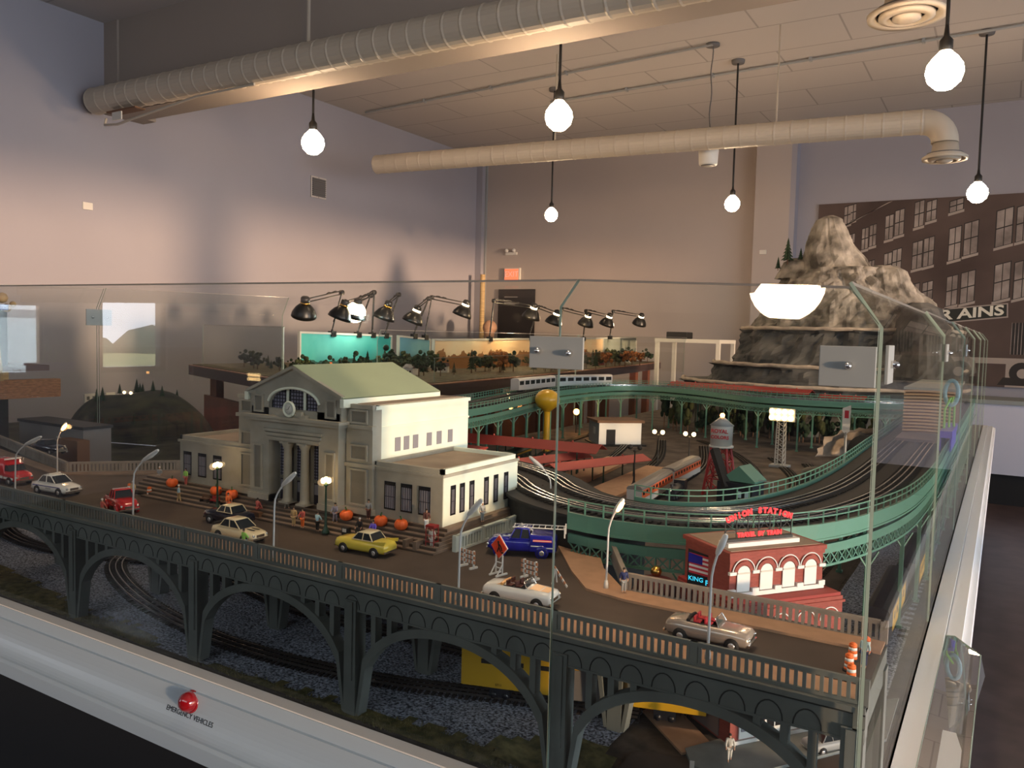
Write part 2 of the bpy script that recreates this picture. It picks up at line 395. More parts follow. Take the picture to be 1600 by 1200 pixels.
def put_text(mb, s, size, mtx, k, depth=0.0, bold=0.0, sx=1.0):
    vs, fs = text_mesh(s, size, depth, bold); T = mb.T; mb.T = T @ mtx @ Matrix.Diagonal((sx, 1, 1, 1)); mb.add(vs, fs, k); mb.T = T
def face(loc, ax, up):
    """matrix whose local x = ax, y = up"""
    ax = Vector(ax).normalized(); up = Vector(up).normalized(); n = ax.cross(up)
    return Matrix.Translation(loc) @ Matrix((ax, up, n)).transposed().to_4x4()

# ================================================================== THE ROOM
XL, YB, ZC, XR, YF = -6.58, 9.86, 4.05, 6.2, -4.2
struct('floor', MB().box(XL - 0.2, XR + 0.2, YF - 0.2, YB + 0.2, -0.1, 0), 'floor_tile')
struct('ceiling', MB().box(XL - 0.2, XR + 0.2, YF - 0.2, YB + 0.2, ZC, ZC + 0.1), 'ceiling_board')
b = MB(); wy0, wy1, wz0, wz1 = -2.78, -2.12, 1.12, 2.3
b.box(XL - 0.15, XL, wy1, YB, 0, ZC); b.box(XL - 0.15, XL, YF, wy0, 0, ZC); b.box(XL - 0.15, XL, wy0, wy1, 0, wz0); b.box(XL - 0.15, XL, wy0, wy1, wz1, ZC)
struct('wall_left', b, 'wall_paint')
b = MB(); b.box(XL, -0.0 - 2.52, YB, YB + 0.15, 0, ZC); struct('wall_back', b, 'wall_back_paint')
struct('wall_back_right', MB().box(-2.52, XR, YB, YB + 0.15, 0, ZC), 'wall_paint')['kind'] = 'structure'
m_('wall_front_paint', (0.06, 0.055, 0.06), 0.9)
struct('wall_front', MB().box(XL, XR, YF - 0.15, YF, 0, ZC), 'wall_front_paint')
b = MB(); z0, z1 = 0.75, 2.62
b.box(XR, XR + 0.15, YF, YB, 0, z0); b.box(XR, XR + 0.15, YF, YB, z1, ZC)
for y0, y1 in ((YF, -3.2), (0.70, 1.12), (6.6, YB)): b.box(XR, XR + 0.15, y0, y1, z0, z1)
struct('wall_right', b, 'wall_paint')
def window(i, x0, x1, y0, y1, z0, z1, n, plane):
    f = MB()
    t = 0.05
    if plane == 'x':
        f.box(x0, x1, y0, y1, z0, z0 + t); f.box(x0, x1, y0, y1, z1 - t, z1)
        for k in range(n + 1):
            yy = y0 + (y1 - y0 - t) * k / n; f.box(x0, x1, yy, yy + t, z0, z1)
    o = struct('window_%d' % i, f, 'black_metal')
    g = MB(); xm = (x0 + x1) / 2; g.quad((xm, y0, z0), (xm, y1, z0), (xm, y1, z1), (xm, y0, z1)); g.build('window_pane', 'window_glass', o)
window(1, XL - 0.12, XL - 0.04, wy0, wy1, wz0, wz1, 1, 'x')
window(2, XR + 0.04, XR + 0.12, -3.2, 0.70, z0, z1, 1, 'x')
window(3, XR + 0.04, XR + 0.12, 1.12, 6.6, z0, z1, 1, 'x')
m_('lawn', (0.42, 0.40, 0.17), 0.95, noise_amt=0.2, scale=0.8)
m_('treeline', (0.10, 0.13, 0.08), 0.95, noise_amt=0.3, scale=0.6)
struct('trim_outdoor_ground', MB().box(-60, XL - 0.3, -60, 60, -0.3, -0.2), 'lawn')
b = MB()
for k in range(24):
    b.sphere((-45 + random.uniform(-2, 2), -50 + k * 3.4, -1.2), random.uniform(1.9, 2.9), n=9, m=6)
tag(b.build('distant_hedge', 'treeline'), 'dark row of trees far across the lawn outside the window', 'trees', kind='stuff')
# corner trim and pilaster
struct('trim_1', MB().box(XL, XL + 0.10, YB - 0.10, YB, 0, ZC), 'wall_paint')
struct('trim_2', MB().box(XL + 0.10, XL + 0.13, YB - 0.03, YB, 0, ZC), 'steel_grey')
b = MB(); b.box(-2.60, -2.20, YB - 0.16, YB, 0, ZC); struct('trim_3', b, 'wall_back_paint')
struct('trim_4', MB().box(-2.20, -2.14, YB - 0.16, YB, 0, ZC), 'wall_paint')
struct('baseboard_left', MB().box(XL, XL + 0.015, YF, YB, 0, 0.10), 'black')
struct('baseboard_back', MB().box(XL, XR, YB - 0.015, YB, 0, 0.10), 'black')
# ceiling beam along the room with its end post
b = MB(); b.box(-6.40, XR, 4.16, 4.42, 3.30, ZC); struct('trim_beam', b, 'beam_paint')
b = MB(); b.box(-6.58, -6.40, 4.14, 4.50, 3.30, ZC); struct('trim_beam_post', b, 'beam_paint')

# air ducts (spiral seams)
def duct(name, p, q, r, label, elbow=None):
    p = Vector(p); q = Vector(q); L = (q - p).length; n = int(L / 0.13)
    t = thing(name, label, 'duct', p)
    pts = []; rs = []
    for k in range(n + 1):
        c = (q - p) * (k / n)
        for dd, rr in ((-0.012, r), (0, r * 1.035), (0.012, r)):
            pts.append(c + (q - p).normalized() * dd); rs.append(rr)
    MB().tube(pts, rs, 24, smooth=False).build('duct_pipe', 'duct_paint', t)
    return t
dA = duct('air_duct', (-6.47, 4.0, 3.36), (XR - 0.02, 4.22, 3.36), 0.105, 'thick pale round air duct under the dark ceiling beam')
dB = duct('air_duct', (-5.46, 6.32, 3.2), (-0.62, 6.84, 3.2), 0.09, 'thinner pale round air duct ending in a downward elbow at the right')
p = Vector((-0.62, 6.84, 3.2)) - Vector((-5.46, 6.32, 3.2))
e = [p + Vector((0.16 * math.sin(a), 0.015, -0.16 + 0.16 * math.cos(a))) for a in [PI / 2 * k / 8 for k in range(9)]] + [p + Vector((0.16, 0.015, -0.165))]
MB().tube(e, 0.092, 20, smooth=True).build('elbow', 'duct_paint', dB)
for k in range(1, 3):
    MB().box(k * 1.9 - 0.006, k * 1.9 + 0.006, k * 0.204 - 0.006, k * 0.204 + 0.006, 0.08, ZC - 3.2).build('hanger_strap', 'duct_paint', dB)
for k in range(1, 6):
    MB().box(k * 2.4 - 0.006, k * 2.4 + 0.006, -0.01, 0.01, 0.09, ZC - 3.36).build('hanger_strap', 'duct_paint', dA)
def diffuser(loc, r, label):
    t = thing('air_diffuser', label, 'air vent', loc, group='round ceiling air vents')
    MB().lathe([(r * 0.55, 0.10), (r * 0.60, 0.04), (r, 0.0), (r * 0.98, -0.02), (r * 0.80, -0.012), (r * 0.78, 0.02)], n=36).build('outer_ring', 'duct_paint', t)
    MB().lathe([(r * 0.70, 0.0), (r * 0.70, -0.02), (r * 0.50, -0.03), (r * 0.48, 0.0)], n=32).build('middle_ring', 'duct_paint', t)
    MB().lathe([(0.001, -0.045), (r * 0.16, -0.045), (r * 0.36, -0.03), (r * 0.36, 0.0)], n=28).build('centre_cone', 'duct_paint', t)
    MB().lathe([(0.001, 0.02), (r * 0.78, 0.02), (r * 0.78, 0.03)], n=28).build('throat', 'vent_grey', t)
    return t
d1 = diffuser((-0.56, 5.03, 3.36), 0.205, 'large round ceiling air vent at the top right, nearest the viewer')
MB().lathe([(0.115, 0.06), (0.115, ZC - 3.36)], n=24).build('collar', 'duct_paint', d1)
d2 = diffuser((-0.455, 6.86, 2.93), 0.155, 'small round air vent hanging below the duct elbow')

# conduits on the ceiling
def conduit(p, q, label):
    b = MB(); b.tube([p, q], 0.012, 8)
    t = tag(b.build('ceiling_conduit', 'steel_grey'), label, 'conduit')
    p = Vector(p); q = Vector(q)
    for k in range(1, int((q - p).length / 0.9)):
        c = p + (q - p).normalized() * 0.9 * k; MB().box(c.x - 0.012, c.x + 0.012, c.y - 0.022, c.y + 0.022, c.z - 0.016, c.z + 0.02).build('clip', 'steel_grey', t)
conduit((-6.4, 7.19, 4.03), (-2.25, 6.86, 4.03), 'thin ceiling conduit leading to the hanging white speaker')
conduit((-4.30, 7.76, 4.03), (2.2, 7.40, 4.03), 'thin ceiling conduit linking the far row of bulb mounts')

# pendant bulbs
def pendant(x, y, zb, r, label, mount=True):
    t = thing('pendant_lamp', label, 'pendant lamp', (x, y, zb), group='bare bulb pendant lamps')
    MB().lathe([(0.001, -r), (r * 0.45, -r * 0.90), (r * 0.85, -r * 0.52), (r, -r * 0.02), (r * 0.93, r * 0.40), (r * 0.66, r * 0.80), (r * 0.36, r * 1.10), (r * 0.25, r * 1.3)], n=28).build('bulb', 'glow_bulb', t)
    MB().lathe([(r * 0.34, r * 1.15), (r * 0.36, r * 1.2), (r * 0.36, r * 1.75), (r * 0.16, r * 2.0), (r * 0.10, r * 2.6)], n=16).build('socket', 'black_metal', t)
    MB().tube([(0, 0, r * 2.3), (0, 0, ZC - zb)], 0.009, 8).build('cord', 'black_metal', t)
    if mount: MB().lathe([(0.055, ZC - zb - 0.03), (0.06, ZC - zb - 0.005), (0.06, ZC - zb)], n=16).build('mount', 'vent_grey', t)
pendant(-0.3245, 4.56, 2.88, 0.087, 'large glowing bulb at the upper right below the big round vent')
pendant(-2.46, 4.55, 2.905, 0.087, 'glowing bulb hanging just below the middle of the thick duct')
pendant(-4.573, 4.55, 2.95, 0.086, 'glowing bulb hanging alone over the left wall above the square vent')
pendant(-4.057, 7.40, 2.77, 0.066, 'small far bulb hanging above the exit sign')
pendant(-2.186, 7.40, 2.77, 0.068, 'small far bulb hanging left of the wall pilaster')
pendant(-0.255, 7.60, 2.77, 0.078, 'far bulb hanging in front of the brick building mural')

pendant(-0.46, 1.14, 2.85, 0.100, 'nearest bulb overhead, seen only as the bright bowl mirrored in the front glass lip')

# hanging speaker
t = thing('hanging_speaker', 'white cylindrical speaker hanging on a wavy cable', 'speaker', (-2.262, 6.9, 3.13))
MB().lathe([(0.001, -0.10), (0.07, -0.10), (0.078, -0.09), (0.085, 0.02), (0.075, 0.085), (0.05, 0.098), (0.001, 0.098)], n=24).build('speaker_body', 'plastic_white', t)
MB().lathe([(0.001, -0.103), (0.062, -0.103), (0.062, -0.099)], n=24).build('grille', 'vent_grey', t)
MB().tube([(0.006 * math.sin(k * 1.1), 0.004 * math.cos(k), 0.098 + (ZC - 3.23) * k / 14) for k in range(15)], 0.005, 6).build('cable', 'vent_grey', t)
MB().lathe([(0.06, ZC - 3.15), (0.06, ZC - 3.13)], n=16).build('mount', 'vent_grey', t)

# wall fixtures
t = thing('wall_vent', 'square grey louvred vent high on the left wall', 'air vent', (XL, 6.63, 3.10))
MB().box(0, 0.012, -0.115, 0.115, -0.115, 0.115).build('frame', 'ceiling_board', t)
b = MB(); b.box(0.012, 0.016, -0.098, 0.098, -0.098, 0.098)
for k in range(9): b.box(0.016, 0.026, -0.098, 0.098, -0.095 + k * 0.022, -0.085 + k * 0.022)
b.build('louvre', 'vent_grey', t)
def plate(name, x, y, z, w, h, label, cat, axis='x', k='plastic_white'):
    b = MB()
    if axis == 'x': b.box(x, x + 0.012, y - w / 2, y + w / 2, z - h / 2, z + h / 2)
    else: b.box(x - w / 2, x + w / 2, y - 0.012, y, z - h / 2, z + h / 2)
    o = tag(b.build(name, k, bevel=0.003), label, cat); return o
plate('junction_box', XL, 3.985, 2.515, 0.085, 0.06, 'small pale junction box high on the lit left wall', 'box')
o1 = plate('wall_outlet', XL, 3.998, 0.915, 0.11, 0.075, 'double wall outlet low on the left wall, left one', 'outlet')
for k in (-1, 1): MB().box(XL + 0.012, XL + 0.014, 3.998 + k * 0.025 - 0.012, 3.998 + k * 0.025 + 0.012, 0.90, 0.93).build('socket', 'vent_grey', o1)
plate('wall_outlet', XL, 4.176, 0.916, 0.085, 0.075, 'blank plate low on the left wall, right one', 'outlet')
plate('junction_box', -2.478, YB - 0.16, 2.57, 0.08, 0.05, 'small pale junction box on the wall pilaster', 'box', 'y')
t = thing('exit_sign', 'small red exit sign on the back wall', 'exit sign', (-5.99, YB, 2.377))
MB().box(-0.125, 0.125, -0.04, 0, -0.09, 0.09).build('housing', 'off_white', t)
MB().box(-0.115, 0.105, -0.043, -0.04, -0.075, 0.075).build('face_panel', 'glow_exit', t)
b = MB(); put_text(b, 'EXIT', 0.11, face((-0.005, -0.045, 0.0), (1, 0, 0), (0, 0, 1)), 'white', 0.001); b.build('lettering', 'white', t)
t = thing('emergency_light', 'small twin emergency light above the exit sign', 'emergency light', (-6.02, YB, 2.68))
MB().box(-0.09, 0.09, -0.03, 0, -0.03, 0.01).build('housing', 'plastic_white', t)
for k in (-1, 1): MB().sphere((k * 0.06, -0.05, 0.03), 0.028).build('lamp_head', 'plastic_white', t)
t = thing('wall_poster', 'tall black poster with small white heading on the back wall', 'poster', (-5.91, YB - 0.02, 1.86))
MB().box(-0.30, 0.30, -0.012, 0, -0.55, 0.31).build('sheet', 'poster_black', t)
for k, (x0, x1, zz) in enumerate(((-0.20, 0.02, 0.20), (-0.20, 0.05, 0.12), (-0.20, -0.02, 0.10), (-0.17, -0.10, -0.38), (-0.05, 0.10, -0.38))): MB().box(x0, x1, -0.0145, -0.012, zz - (0.018 if k == 1 else 0.006), zz + 0.006).build('printed_line', 'poster_grey', t)
t = tag(MB().tube([(-6.3, 9.55, 0), (-6.3, 9.55, 2.36)], 0.035, 12).build('brass_pole', 'wood_pine'), 'tall tan pole standing in the corner beside the black poster', 'pole')
# sprinkler pipe under the thick duct
t = thing('sprinkler_pipe', 'thin pipe and bracket hanging under the left end of the thick duct', 'pipe', (-6.1, 3.98, 3.22))
MB().tube([(-0.2, 0, -0.02), (-0.22, 0, -0.07), (-0.05, 0, -0.085), (0.08, 0, -0.07), (0.9, 0.02, 0.02), (1.5, 0.03, 0.03)], 0.010, 8).build('pipe', 'duct_paint', t)
MB().box(-0.12, 0.25, -0.05, 0.04, 0.0, 0.012).build('bracket', 'wood_brown', t)
MB().box(-0.03, 0.09, -0.06, -0.05, -0.07, -0.01).build('tag_plate', 'off_white', t)

# mural on the back wall
b = MB(); Y0 = YB - 0.02
b.box(-1.903, 2.6, Y0 - 0.012, Y0, 1.12, 3.106)
mural = tag(b.build('wall_mural', 'mural_brick'), 'large sepia mural photo of a brick mill building on the back wall', 'mural')
wins = [(-1.623,-1.557,2.858,3.067),(-1.559,-1.504,2.899,3.096),(-1.427,-1.365,2.572,2.815),(-1.348,-1.285,2.606,2.848),(-1.193,-1.117,2.672,2.942),(-1.098,-1.013,2.711,2.994),(-0.908,-0.822,2.795,3.089),(-0.793,-0.705,2.853,3.096),(-0.574,-0.455,2.937,3.096),(-1.559,-1.504,2.525,2.755),(-1.187,-1.114,2.261,2.530),(-1.103,-1.020,2.282,2.568),(-0.908,-0.818,2.343,2.643),(-0.800,-0.708,2.369,2.682),(-0.564,-0.459,2.426,2.777),(-0.425,-0.304,2.477,2.826),(-0.139,-0.001,2.557,2.940),(0.039,0.156,2.605,2.970),(-0.911,-0.826,1.987,2.187),(-0.792,-0.699,2.001,2.207),(-0.562,-0.465,1.946,2.268),(-0.429,-0.308,1.974,2.308),(-0.127,0.005,2.002,2.384),(0.047,0.188,2.023,2.407),(-1.339,-1.287,2.278,2.455),(-1.426,-1.374,2.338,2.435),(-1.108,-1.023,2.030,2.138)]
for x0, dz in ((0.50, 0.10), (0.80, 0.17)): wins += [(x0, x0 + 0.18, 2.62 + dz, 2.98 + dz if dz < .12 else 3.09), (x0, x0 + 0.18, 2.06 + dz * .5, 2.46 + dz * .5)]
wb = MB()
for i, (x0, x1, za, zb) in enumerate(wins):
    w = x1 - x0; sl = 0.10 * w
    f = lambda x, z: z + (x - x0) * 0.28
    y = Y0 - 0.0135
    def q4(xa, xb, z_a, z_b, k, yy): wb.quad((xa, yy, f(xa, z_a)), (xb, yy, f(xb, z_a)), (xb, yy, f(xb, z_b)), (xa, yy, f(xa, z_b)), k)
    zt = min(zb, 3.1 - 0.30 * w)
    q4(x0 - w * .12, x1 + w * .12, za - 0.028, za, 'mural_trim', y)
    q4(x0 - w * .07, x1 + w * .07, za, zt, 'mural_dark', y)
    q4(x0, x1, za + .006, (za + zt) / 2 - .006, 'mural_window', y - .001)
    q4(x0, x1, (za + zt) / 2 + .006, zt - .01, 'mural_window', y - .001)
    q4((x0 + x1) / 2 - .004, (x0 + x1) / 2 + .004, za, zt, 'mural_dark', y - .0015)
wb.build('mural_print', None, mural)
b = MB()
def mq(pts, k, yy=0.0135): b.quad(*[(x, Y0 - yy, z) for x, z in pts], k)
mq([(-1.66, 2.815), (-1.18, 3.085), (-1.13, 3.10), (-1.66, 2.835)], 'mural_trim')
mq([(-0.80, 1.745), (0.014, 1.839), (0.006, 1.989), (-0.80, 1.905)], 'mural_trim')
mq([(-0.79, 1.758), (0.0, 1.852), (-0.005, 1.976), (-0.79, 1.892)], 'mural_sign', 0.0145)
mq([(0.02, 1.12), (2.6, 1.12), (2.6, 1.40), (0.02, 1.40)], 'mural_trim', 0.0140)
mq([(-1.9, 1.36), (2.6, 1.36), (2.6, 1.42), (-1.9, 1.42)], 'mural_trim', 0.0142)
for x in (0.05, 0.32, 0.62, 0.95):
    mq([(x, 1.46), (x + .2, 1.46), (x + .2, 1.80), (x, 1.78)], 'mural_dark')
    for j in range(6): mq([(x + .03 * j, 1.46), (x + .03 * j + .006, 1.46), (x + .03 * j + .006, 1.79), (x + .03 * j, 1.785)], 'mural_window', 0.0145)
# old car in the photo at the right
mq([(-0.05, 1.14), (0.85, 1.14), (0.80, 1.22), (0.0, 1.22)], 'mural_dark', 0.0150)
b.add([(0.16 + 0.11 * math.cos(2 * PI * k / 20), Y0 - 0.0155, 1.27 + 0.11 * math.sin(2 * PI * k / 20)) for k in range(20)], [tuple(range(20))], 'mural_dark')
b.add([(0.17 + 0.05 * math.cos(2 * PI * k / 16), Y0 - 0.0165, 1.265 + 0.05 * math.sin(2 * PI * k / 16)) for k in range(16)], [tuple(range(16))], 'mural_trim')
mq([(0.1, 1.20), (0.8, 1.20), (0.72, 1.42), (0.25, 1.42)], 'mural_dark', 0.0150)
b.build('mural_details', None, mural)
b = MB(); put_text(b, 'AINS', 0.145, face((-0.235, Y0 - 0.0155, 1.890), (1, 0, 0.108), (0, 0, 1)), 'mural_letters', 0.0, 0.004, 1.35)
put_text(b, 'TR', 0.145, face((-0.615, Y0 - 0.0155, 1.850), (1, 0, 0.108), (0, 0, 1)), 'mural_letters', 0.0, 0.004, 1.35)
b.build('mural_sign_lettering', None, mural)
# white plinth counter below the mural
t = thing('display_counter', 'long pale lavender counter below the brick mural', 'counter', (0.9, 9.45, 0))
MB().box(-1.7, 2.4, -0.30, 0.36, 0.30, 0.98).build('cabinet', 'plinth_white', t)
MB().box(-1.95, 2.35, -0.26, 0.36, 0.0, 0.30).build('kick_base', 'black', t)
MB().box(-2.02, 2.42, -0.32, 0.37, 0.98, 1.02).build('counter_top', 'plate_grey', t)

# ================================================================== THE LAYOUT TABLE
G, R = 0.90, 1.125          # ground and road levels of the model
outline = [(-2.9, 0.985), (-0.115, 0.985), (-0.115, 7.6), (-2.62, 7.6), (-2.62, 3.0), (-2.9, 2.75)]
t = thing('layout_table', 'big raised model railway table under black skirts inside the glass', 'table', (0, 0, 0))
MB().prism(outline, G - 0.06, G).build('table_top', 'ground_dirt', t)
MB().prism([(-3.9, 0.99), (-0.13, 0.99), (-0.13, 7.55), (-2.60, 7.55), (-2.60, 3.0), (-2.88, 2.7), (-2.88, 2.28), (-3.9, 2.28)], 0.0, G - 0.061).build('skirt', 'cloth_black', t)
MB().prism([(-3.9, 0.985), (-2.9, 0.985), (-2.9, 2.28), (-3.9, 2.28)], G - 0.06, G - 0.001).build('table_extension', 'ground_dirt', t)

# front ledge: board plus cove moulding, swept in x
prof = [(0.985, 0.90), (0.955, 0.90), (0.953, 0.876), (0.947, 0.876), (0.947, 0.872)]
prof += [(0.947 - 0.032 * (1 - math.cos(a)), 0.872 - 0.062 * math.sin(a)) for a in [PI / 2 * k / 10 for k in range(1, 11)]]
prof += [(0.909, 0.806), (0.909, 0.778), (0.985, 0.778)]
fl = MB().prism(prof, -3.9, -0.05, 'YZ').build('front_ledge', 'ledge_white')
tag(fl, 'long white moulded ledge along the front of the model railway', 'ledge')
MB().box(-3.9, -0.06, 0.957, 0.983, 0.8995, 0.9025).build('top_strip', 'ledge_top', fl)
struct('trim_front_skirt', MB().box(-3.9, -0.06, 0.925, 0.985, 0.0, 0.778), 'black')
profR = [(-0.118, 0.90), (-0.080, 0.90), (-0.080, 0.887), (-0.076, 0.887), (-0.076, 0.896), (-0.046, 0.896), (-0.046, 0.888), (-0.030, 0.885), (-0.028, 0.862), (-0.040, 0.83), (-0.048, 0.80), (-0.048, 0.755), (-0.118, 0.755)]
b = MB(); b.prism(profR, 0.945, 7.6, 'XZ')
tag(b.build('side_ledge', 'ledge_daylit'), 'bright white grooved ledge running away along the right side', 'ledge')
struct('trim_side_skirt', MB().box(-0.118, -0.065, 0.95, 7.6, 0.0, 0.755), 'black')
# button and caption
t = thing('push_button', 'round red push button on the white front ledge', 'button', (-1.247, 0.9450, 0.858), s=1.25)
b = MB(); b.T = Matrix.Rotation(PI / 2 - 0.30, 4, 'X')
b.lathe([(0.015, -0.004), (0.015, 0.003), (0.0145, 0.008), (0.011, 0.014), (0.006, 0.017), (0.001, 0.018)], n=28); b.build('button_cap', 'button_red', t)
b = MB(); b.T = Matrix.Rotation(PI / 2 - 0.30, 4, 'X'); b.lathe([(0.0165, -0.006), (0.0165, 0.0005), (0.015, 0.0015)], n=28); b.build('bezel', 'button_red', t)
b = MB(); put_text(b, 'EMERGENCY VEHICLES', 0.0128, face((0, 0, 0), (1, 0, 0), (0, 0.36, 0.93)), 'black', 0.0002, 0.0)
o = tag(b.build('printed_caption', 'black'), 'small black printed words EMERGENCY VEHICLES under the red button', 'lettering'); o.location = (-1.243, 0.9395, 0.8335)

# clear panes with a bent top, bolted together
def pane(name, pts_edge, label, group='clear panes around the model railway', gm='glass'):
    """pts_edge: list of (bottom, top, lip) columns"""
    T = 0.004; (b0, t0, l0), (b1, t1, l1) = pts_edge
    A = [Vector(p) for p in (b0, t0, l0)]; B = [Vector(p) for p in (b1, t1, l1)]
    n = ((B[0] - A[0]).cross(A[1] - A[0])).normalized()
    n2 = ((B[1] - A[1]).cross(A[2] - A[1])).normalized()
    nn = [n, (n + n2).normalized(), n2]
    mb = MB(); vs = []
    for col in (A, B):
        for p, q in zip(col, nn): vs.append(p - q * T / 2); vs.append(p + q * T / 2)
    # indices: col*6 + lvl*2 + side
    I = lambda c, l, s: c * 6 + l * 2 + s
    for s in (0, 1):
        for l in (0, 1): mb.add([vs[I(0, l, s)], vs[I(1, l, s)], vs[I(1, l + 1, s)], vs[I(0, l + 1, s)]], [(0, 1, 2, 3)], gm)
    for c in (0, 1):
        for l in (0, 1): mb.add([vs[I(c, l, 0)], vs[I(c, l, 1)], vs[I(c, l + 1, 1)], vs[I(c, l + 1, 0)]], [(0, 1, 2, 3)], 'glass_edge')
    mb.add([vs[I(0, 2, 0)], vs[I(0, 2, 1)], vs[I(1, 2, 1)], vs[I(1, 2, 0)]], [(0, 1, 2, 3)], 'glass_rim')
    return tag(mb.build(name, None, fix=False), label, 'glass pane', group)
yf = 0.986
pane('glass_pane', [((-2.90, yf, 0.903), (-2.90, yf, 1.595), (-2.87, yf + 0.04, 1.635)), ((-0.5225, yf, 0.903), (-0.5225, yf, 1.587), (-0.518, yf + 0.044, 1.627))], 'long front glass pane in front of the station building')
pane('glass_pane', [((-0.5210, yf, 0.903), (-0.5210, yf, 1.587), (-0.5165, yf + 0.044, 1.627)), ((-0.121, yf, 0.903), (-0.121, yf, 1.570), (-0.160, yf + 0.044, 1.614))], 'short front glass pane between the two grey clamp plates')
ys = [0.990, 2.10, 3.2, 4.3, 5.4, 6.5, 7.6]
for i in range(6):
    z = 1.566 + 0.004 * i
    pane('glass_pane', [((-0.119, ys[i] + .004, 0.903), (-0.119, ys[i] + .004, z), (-0.160, ys[i] + (.04 if i == 0 else .004), z + .054)), ((-0.119, ys[i + 1] - .004, 0.903), (-0.119, ys[i + 1] - .004, z), (-0.160, ys[i + 1] - .004, z + .054))],
         'glass pane on the right side, ' + ['nearest the viewer', 'second from the viewer', 'third from the viewer', 'fourth from the viewer', 'next to the farthest', 'farthest from the viewer'][i], gm='glass_side')
pane('glass_pane', [((-2.9, 0.99, 0.903), (-2.9, 0.99, 1.60), (-2.87, 0.99, 1.66)), ((-2.9, 1.79, 0.903), (-2.9, 1.79, 1.606), (-2.87, 1.80, 1.678))], 'left end glass pane nearest the viewer, beside the timber frame')
pane('glass_pane', [((-2.9, 1.798, 0.903), (-2.9, 1.798, 1.606), (-2.87, 1.808, 1.680)), ((-2.9, 2.70, 0.903), (-2.9, 2.70, 1.606), (-2.87, 2.71, 1.690))], 'left end glass pane farther from the viewer, before the pink lit wall')
pane('glass_pane', [((-2.62, 3.05, 0.903), (-2.62, 3.05, 1.50), (-2.60, 3.05, 1.55)), ((-2.62, 5.2, 0.903), (-2.62, 5.2, 1.50), (-2.60, 5.2, 1.55))], 'long rear glass pane behind the green viaduct')
pane('glass_pane', [((-2.62, 5.21, 0.903), (-2.62, 5.21, 1.50), (-2.60, 5.21, 1.55)), ((-2.62, 7.5, 0.903), (-2.62, 7.5, 1.50), (-2.60, 7.5, 1.55))], 'rear glass pane beside the rock mountain')
def clamp(loc, axis, w, h, bolts, label):
    t = thing('clamp_plate', label, 'clamp plate', loc, group='grey clamp plates joining the panes')
    b = MB(); bb = MB()
    if axis == 'y': b.box(-w / 2, w / 2, -0.006, -0.002, -h / 2, h / 2)
    else: b.box(0.002, 0.006, -w / 2, w / 2, -h / 2, h / 2)
    b.build('plate', 'plate_grey', t, bevel=0.0008)
    for u, v in bolts:
        bb = MB(); c = (u, -0.006, v) if axis == 'y' else (0.006, u, v)
        if axis == 'y': bb.lathe([(0.0042, 0.0), (0.0048, -0.002), (0.0034, -0.0075), (0.001, -0.009)], c, 14, None, True, 'Y')
        else: bb.lathe([(0.0042, 0.0), (0.0048, 0.002), (0.0034, 0.0075), (0.001, 0.009)], c, 14, None, True, 'X')
        bb.build('bolt', 'chrome', t)
    return t
clamp((-0.5235, 0.984, 1.525), 'y', 0.083, 0.044, [(-0.026, 0.002), (0.022, 0.0)], 'grey clamp plate with two bolts on the middle joint of the front glass')
clamp((-0.151, 0.984, 1.522), 'y', 0.060, 0.046, [(0.002, 0.001)], 'grey clamp plate with one bolt by the right front glass corner')
clamp((-0.116, 1.02, 1.525), 'x', 0.05, 0.044, [(0.0, 0.0)], 'small clamp plate on the outside of the right front glass corner')
clamp((-2.898, 1.795, 1.570), 'x', 0.10, 0.060, [(-0.028, 0.0), (0.028, 0.0)], 'bright clamp plate on the left end glass beside the mirrored window')
clamp((-0.116, 2.10, 1.53), 'x', 0.07, 0.04, [(-0.02, 0.0), (0.02, 0.0)], 'clamp plate on the first joint of the right side glass')
clamp((-0.116, 3.20, 1.53), 'x', 0.07, 0.04, [(-0.02, 0.0), (0.02, 0.0)], 'clamp plate on the second joint of the right side glass')

# clear label holder on the side ledge
t = thing('label_holder', 'clear acrylic label holder jutting out from the right white ledge', 'label holder', (0, 0, 0))
b = MB(); z = 0.903
P = [(-0.078, 2.02, z), (-0.060, 2.02, z + .002), (-0.008, 1.92, z + .004), (0.002, 1.87, z - .02), (-0.014, 1.15, z - .004), (-0.082, 1.15, z)]
b.quad(P[0], P[1], P[2], (-0.078, 1.92, z), 'acrylic'); b.quad((-0.078, 1.92, z), P[2], P[4], P[5], 'acrylic'); b.build('sheet', None, t, fix=False)
b = MB(); b.tube([P[0], P[1], P[2], P[4]], 0.0012, 6); b.tube([P[0], P[5]], 0.0008, 6); b.build('rim', 'glass_edge', t)
b = MB(); b.quad(P[2], P[3], (-0.012, 1.70, z - .03), (-0.009, 1.80, z), 'acrylic'); b.build('lip', None, t, fix=False)
b = MB(); b.box(-0.076, -0.024, 1.10, 1.52, 0.899, 0.9015); b.build('card', 'white', t)

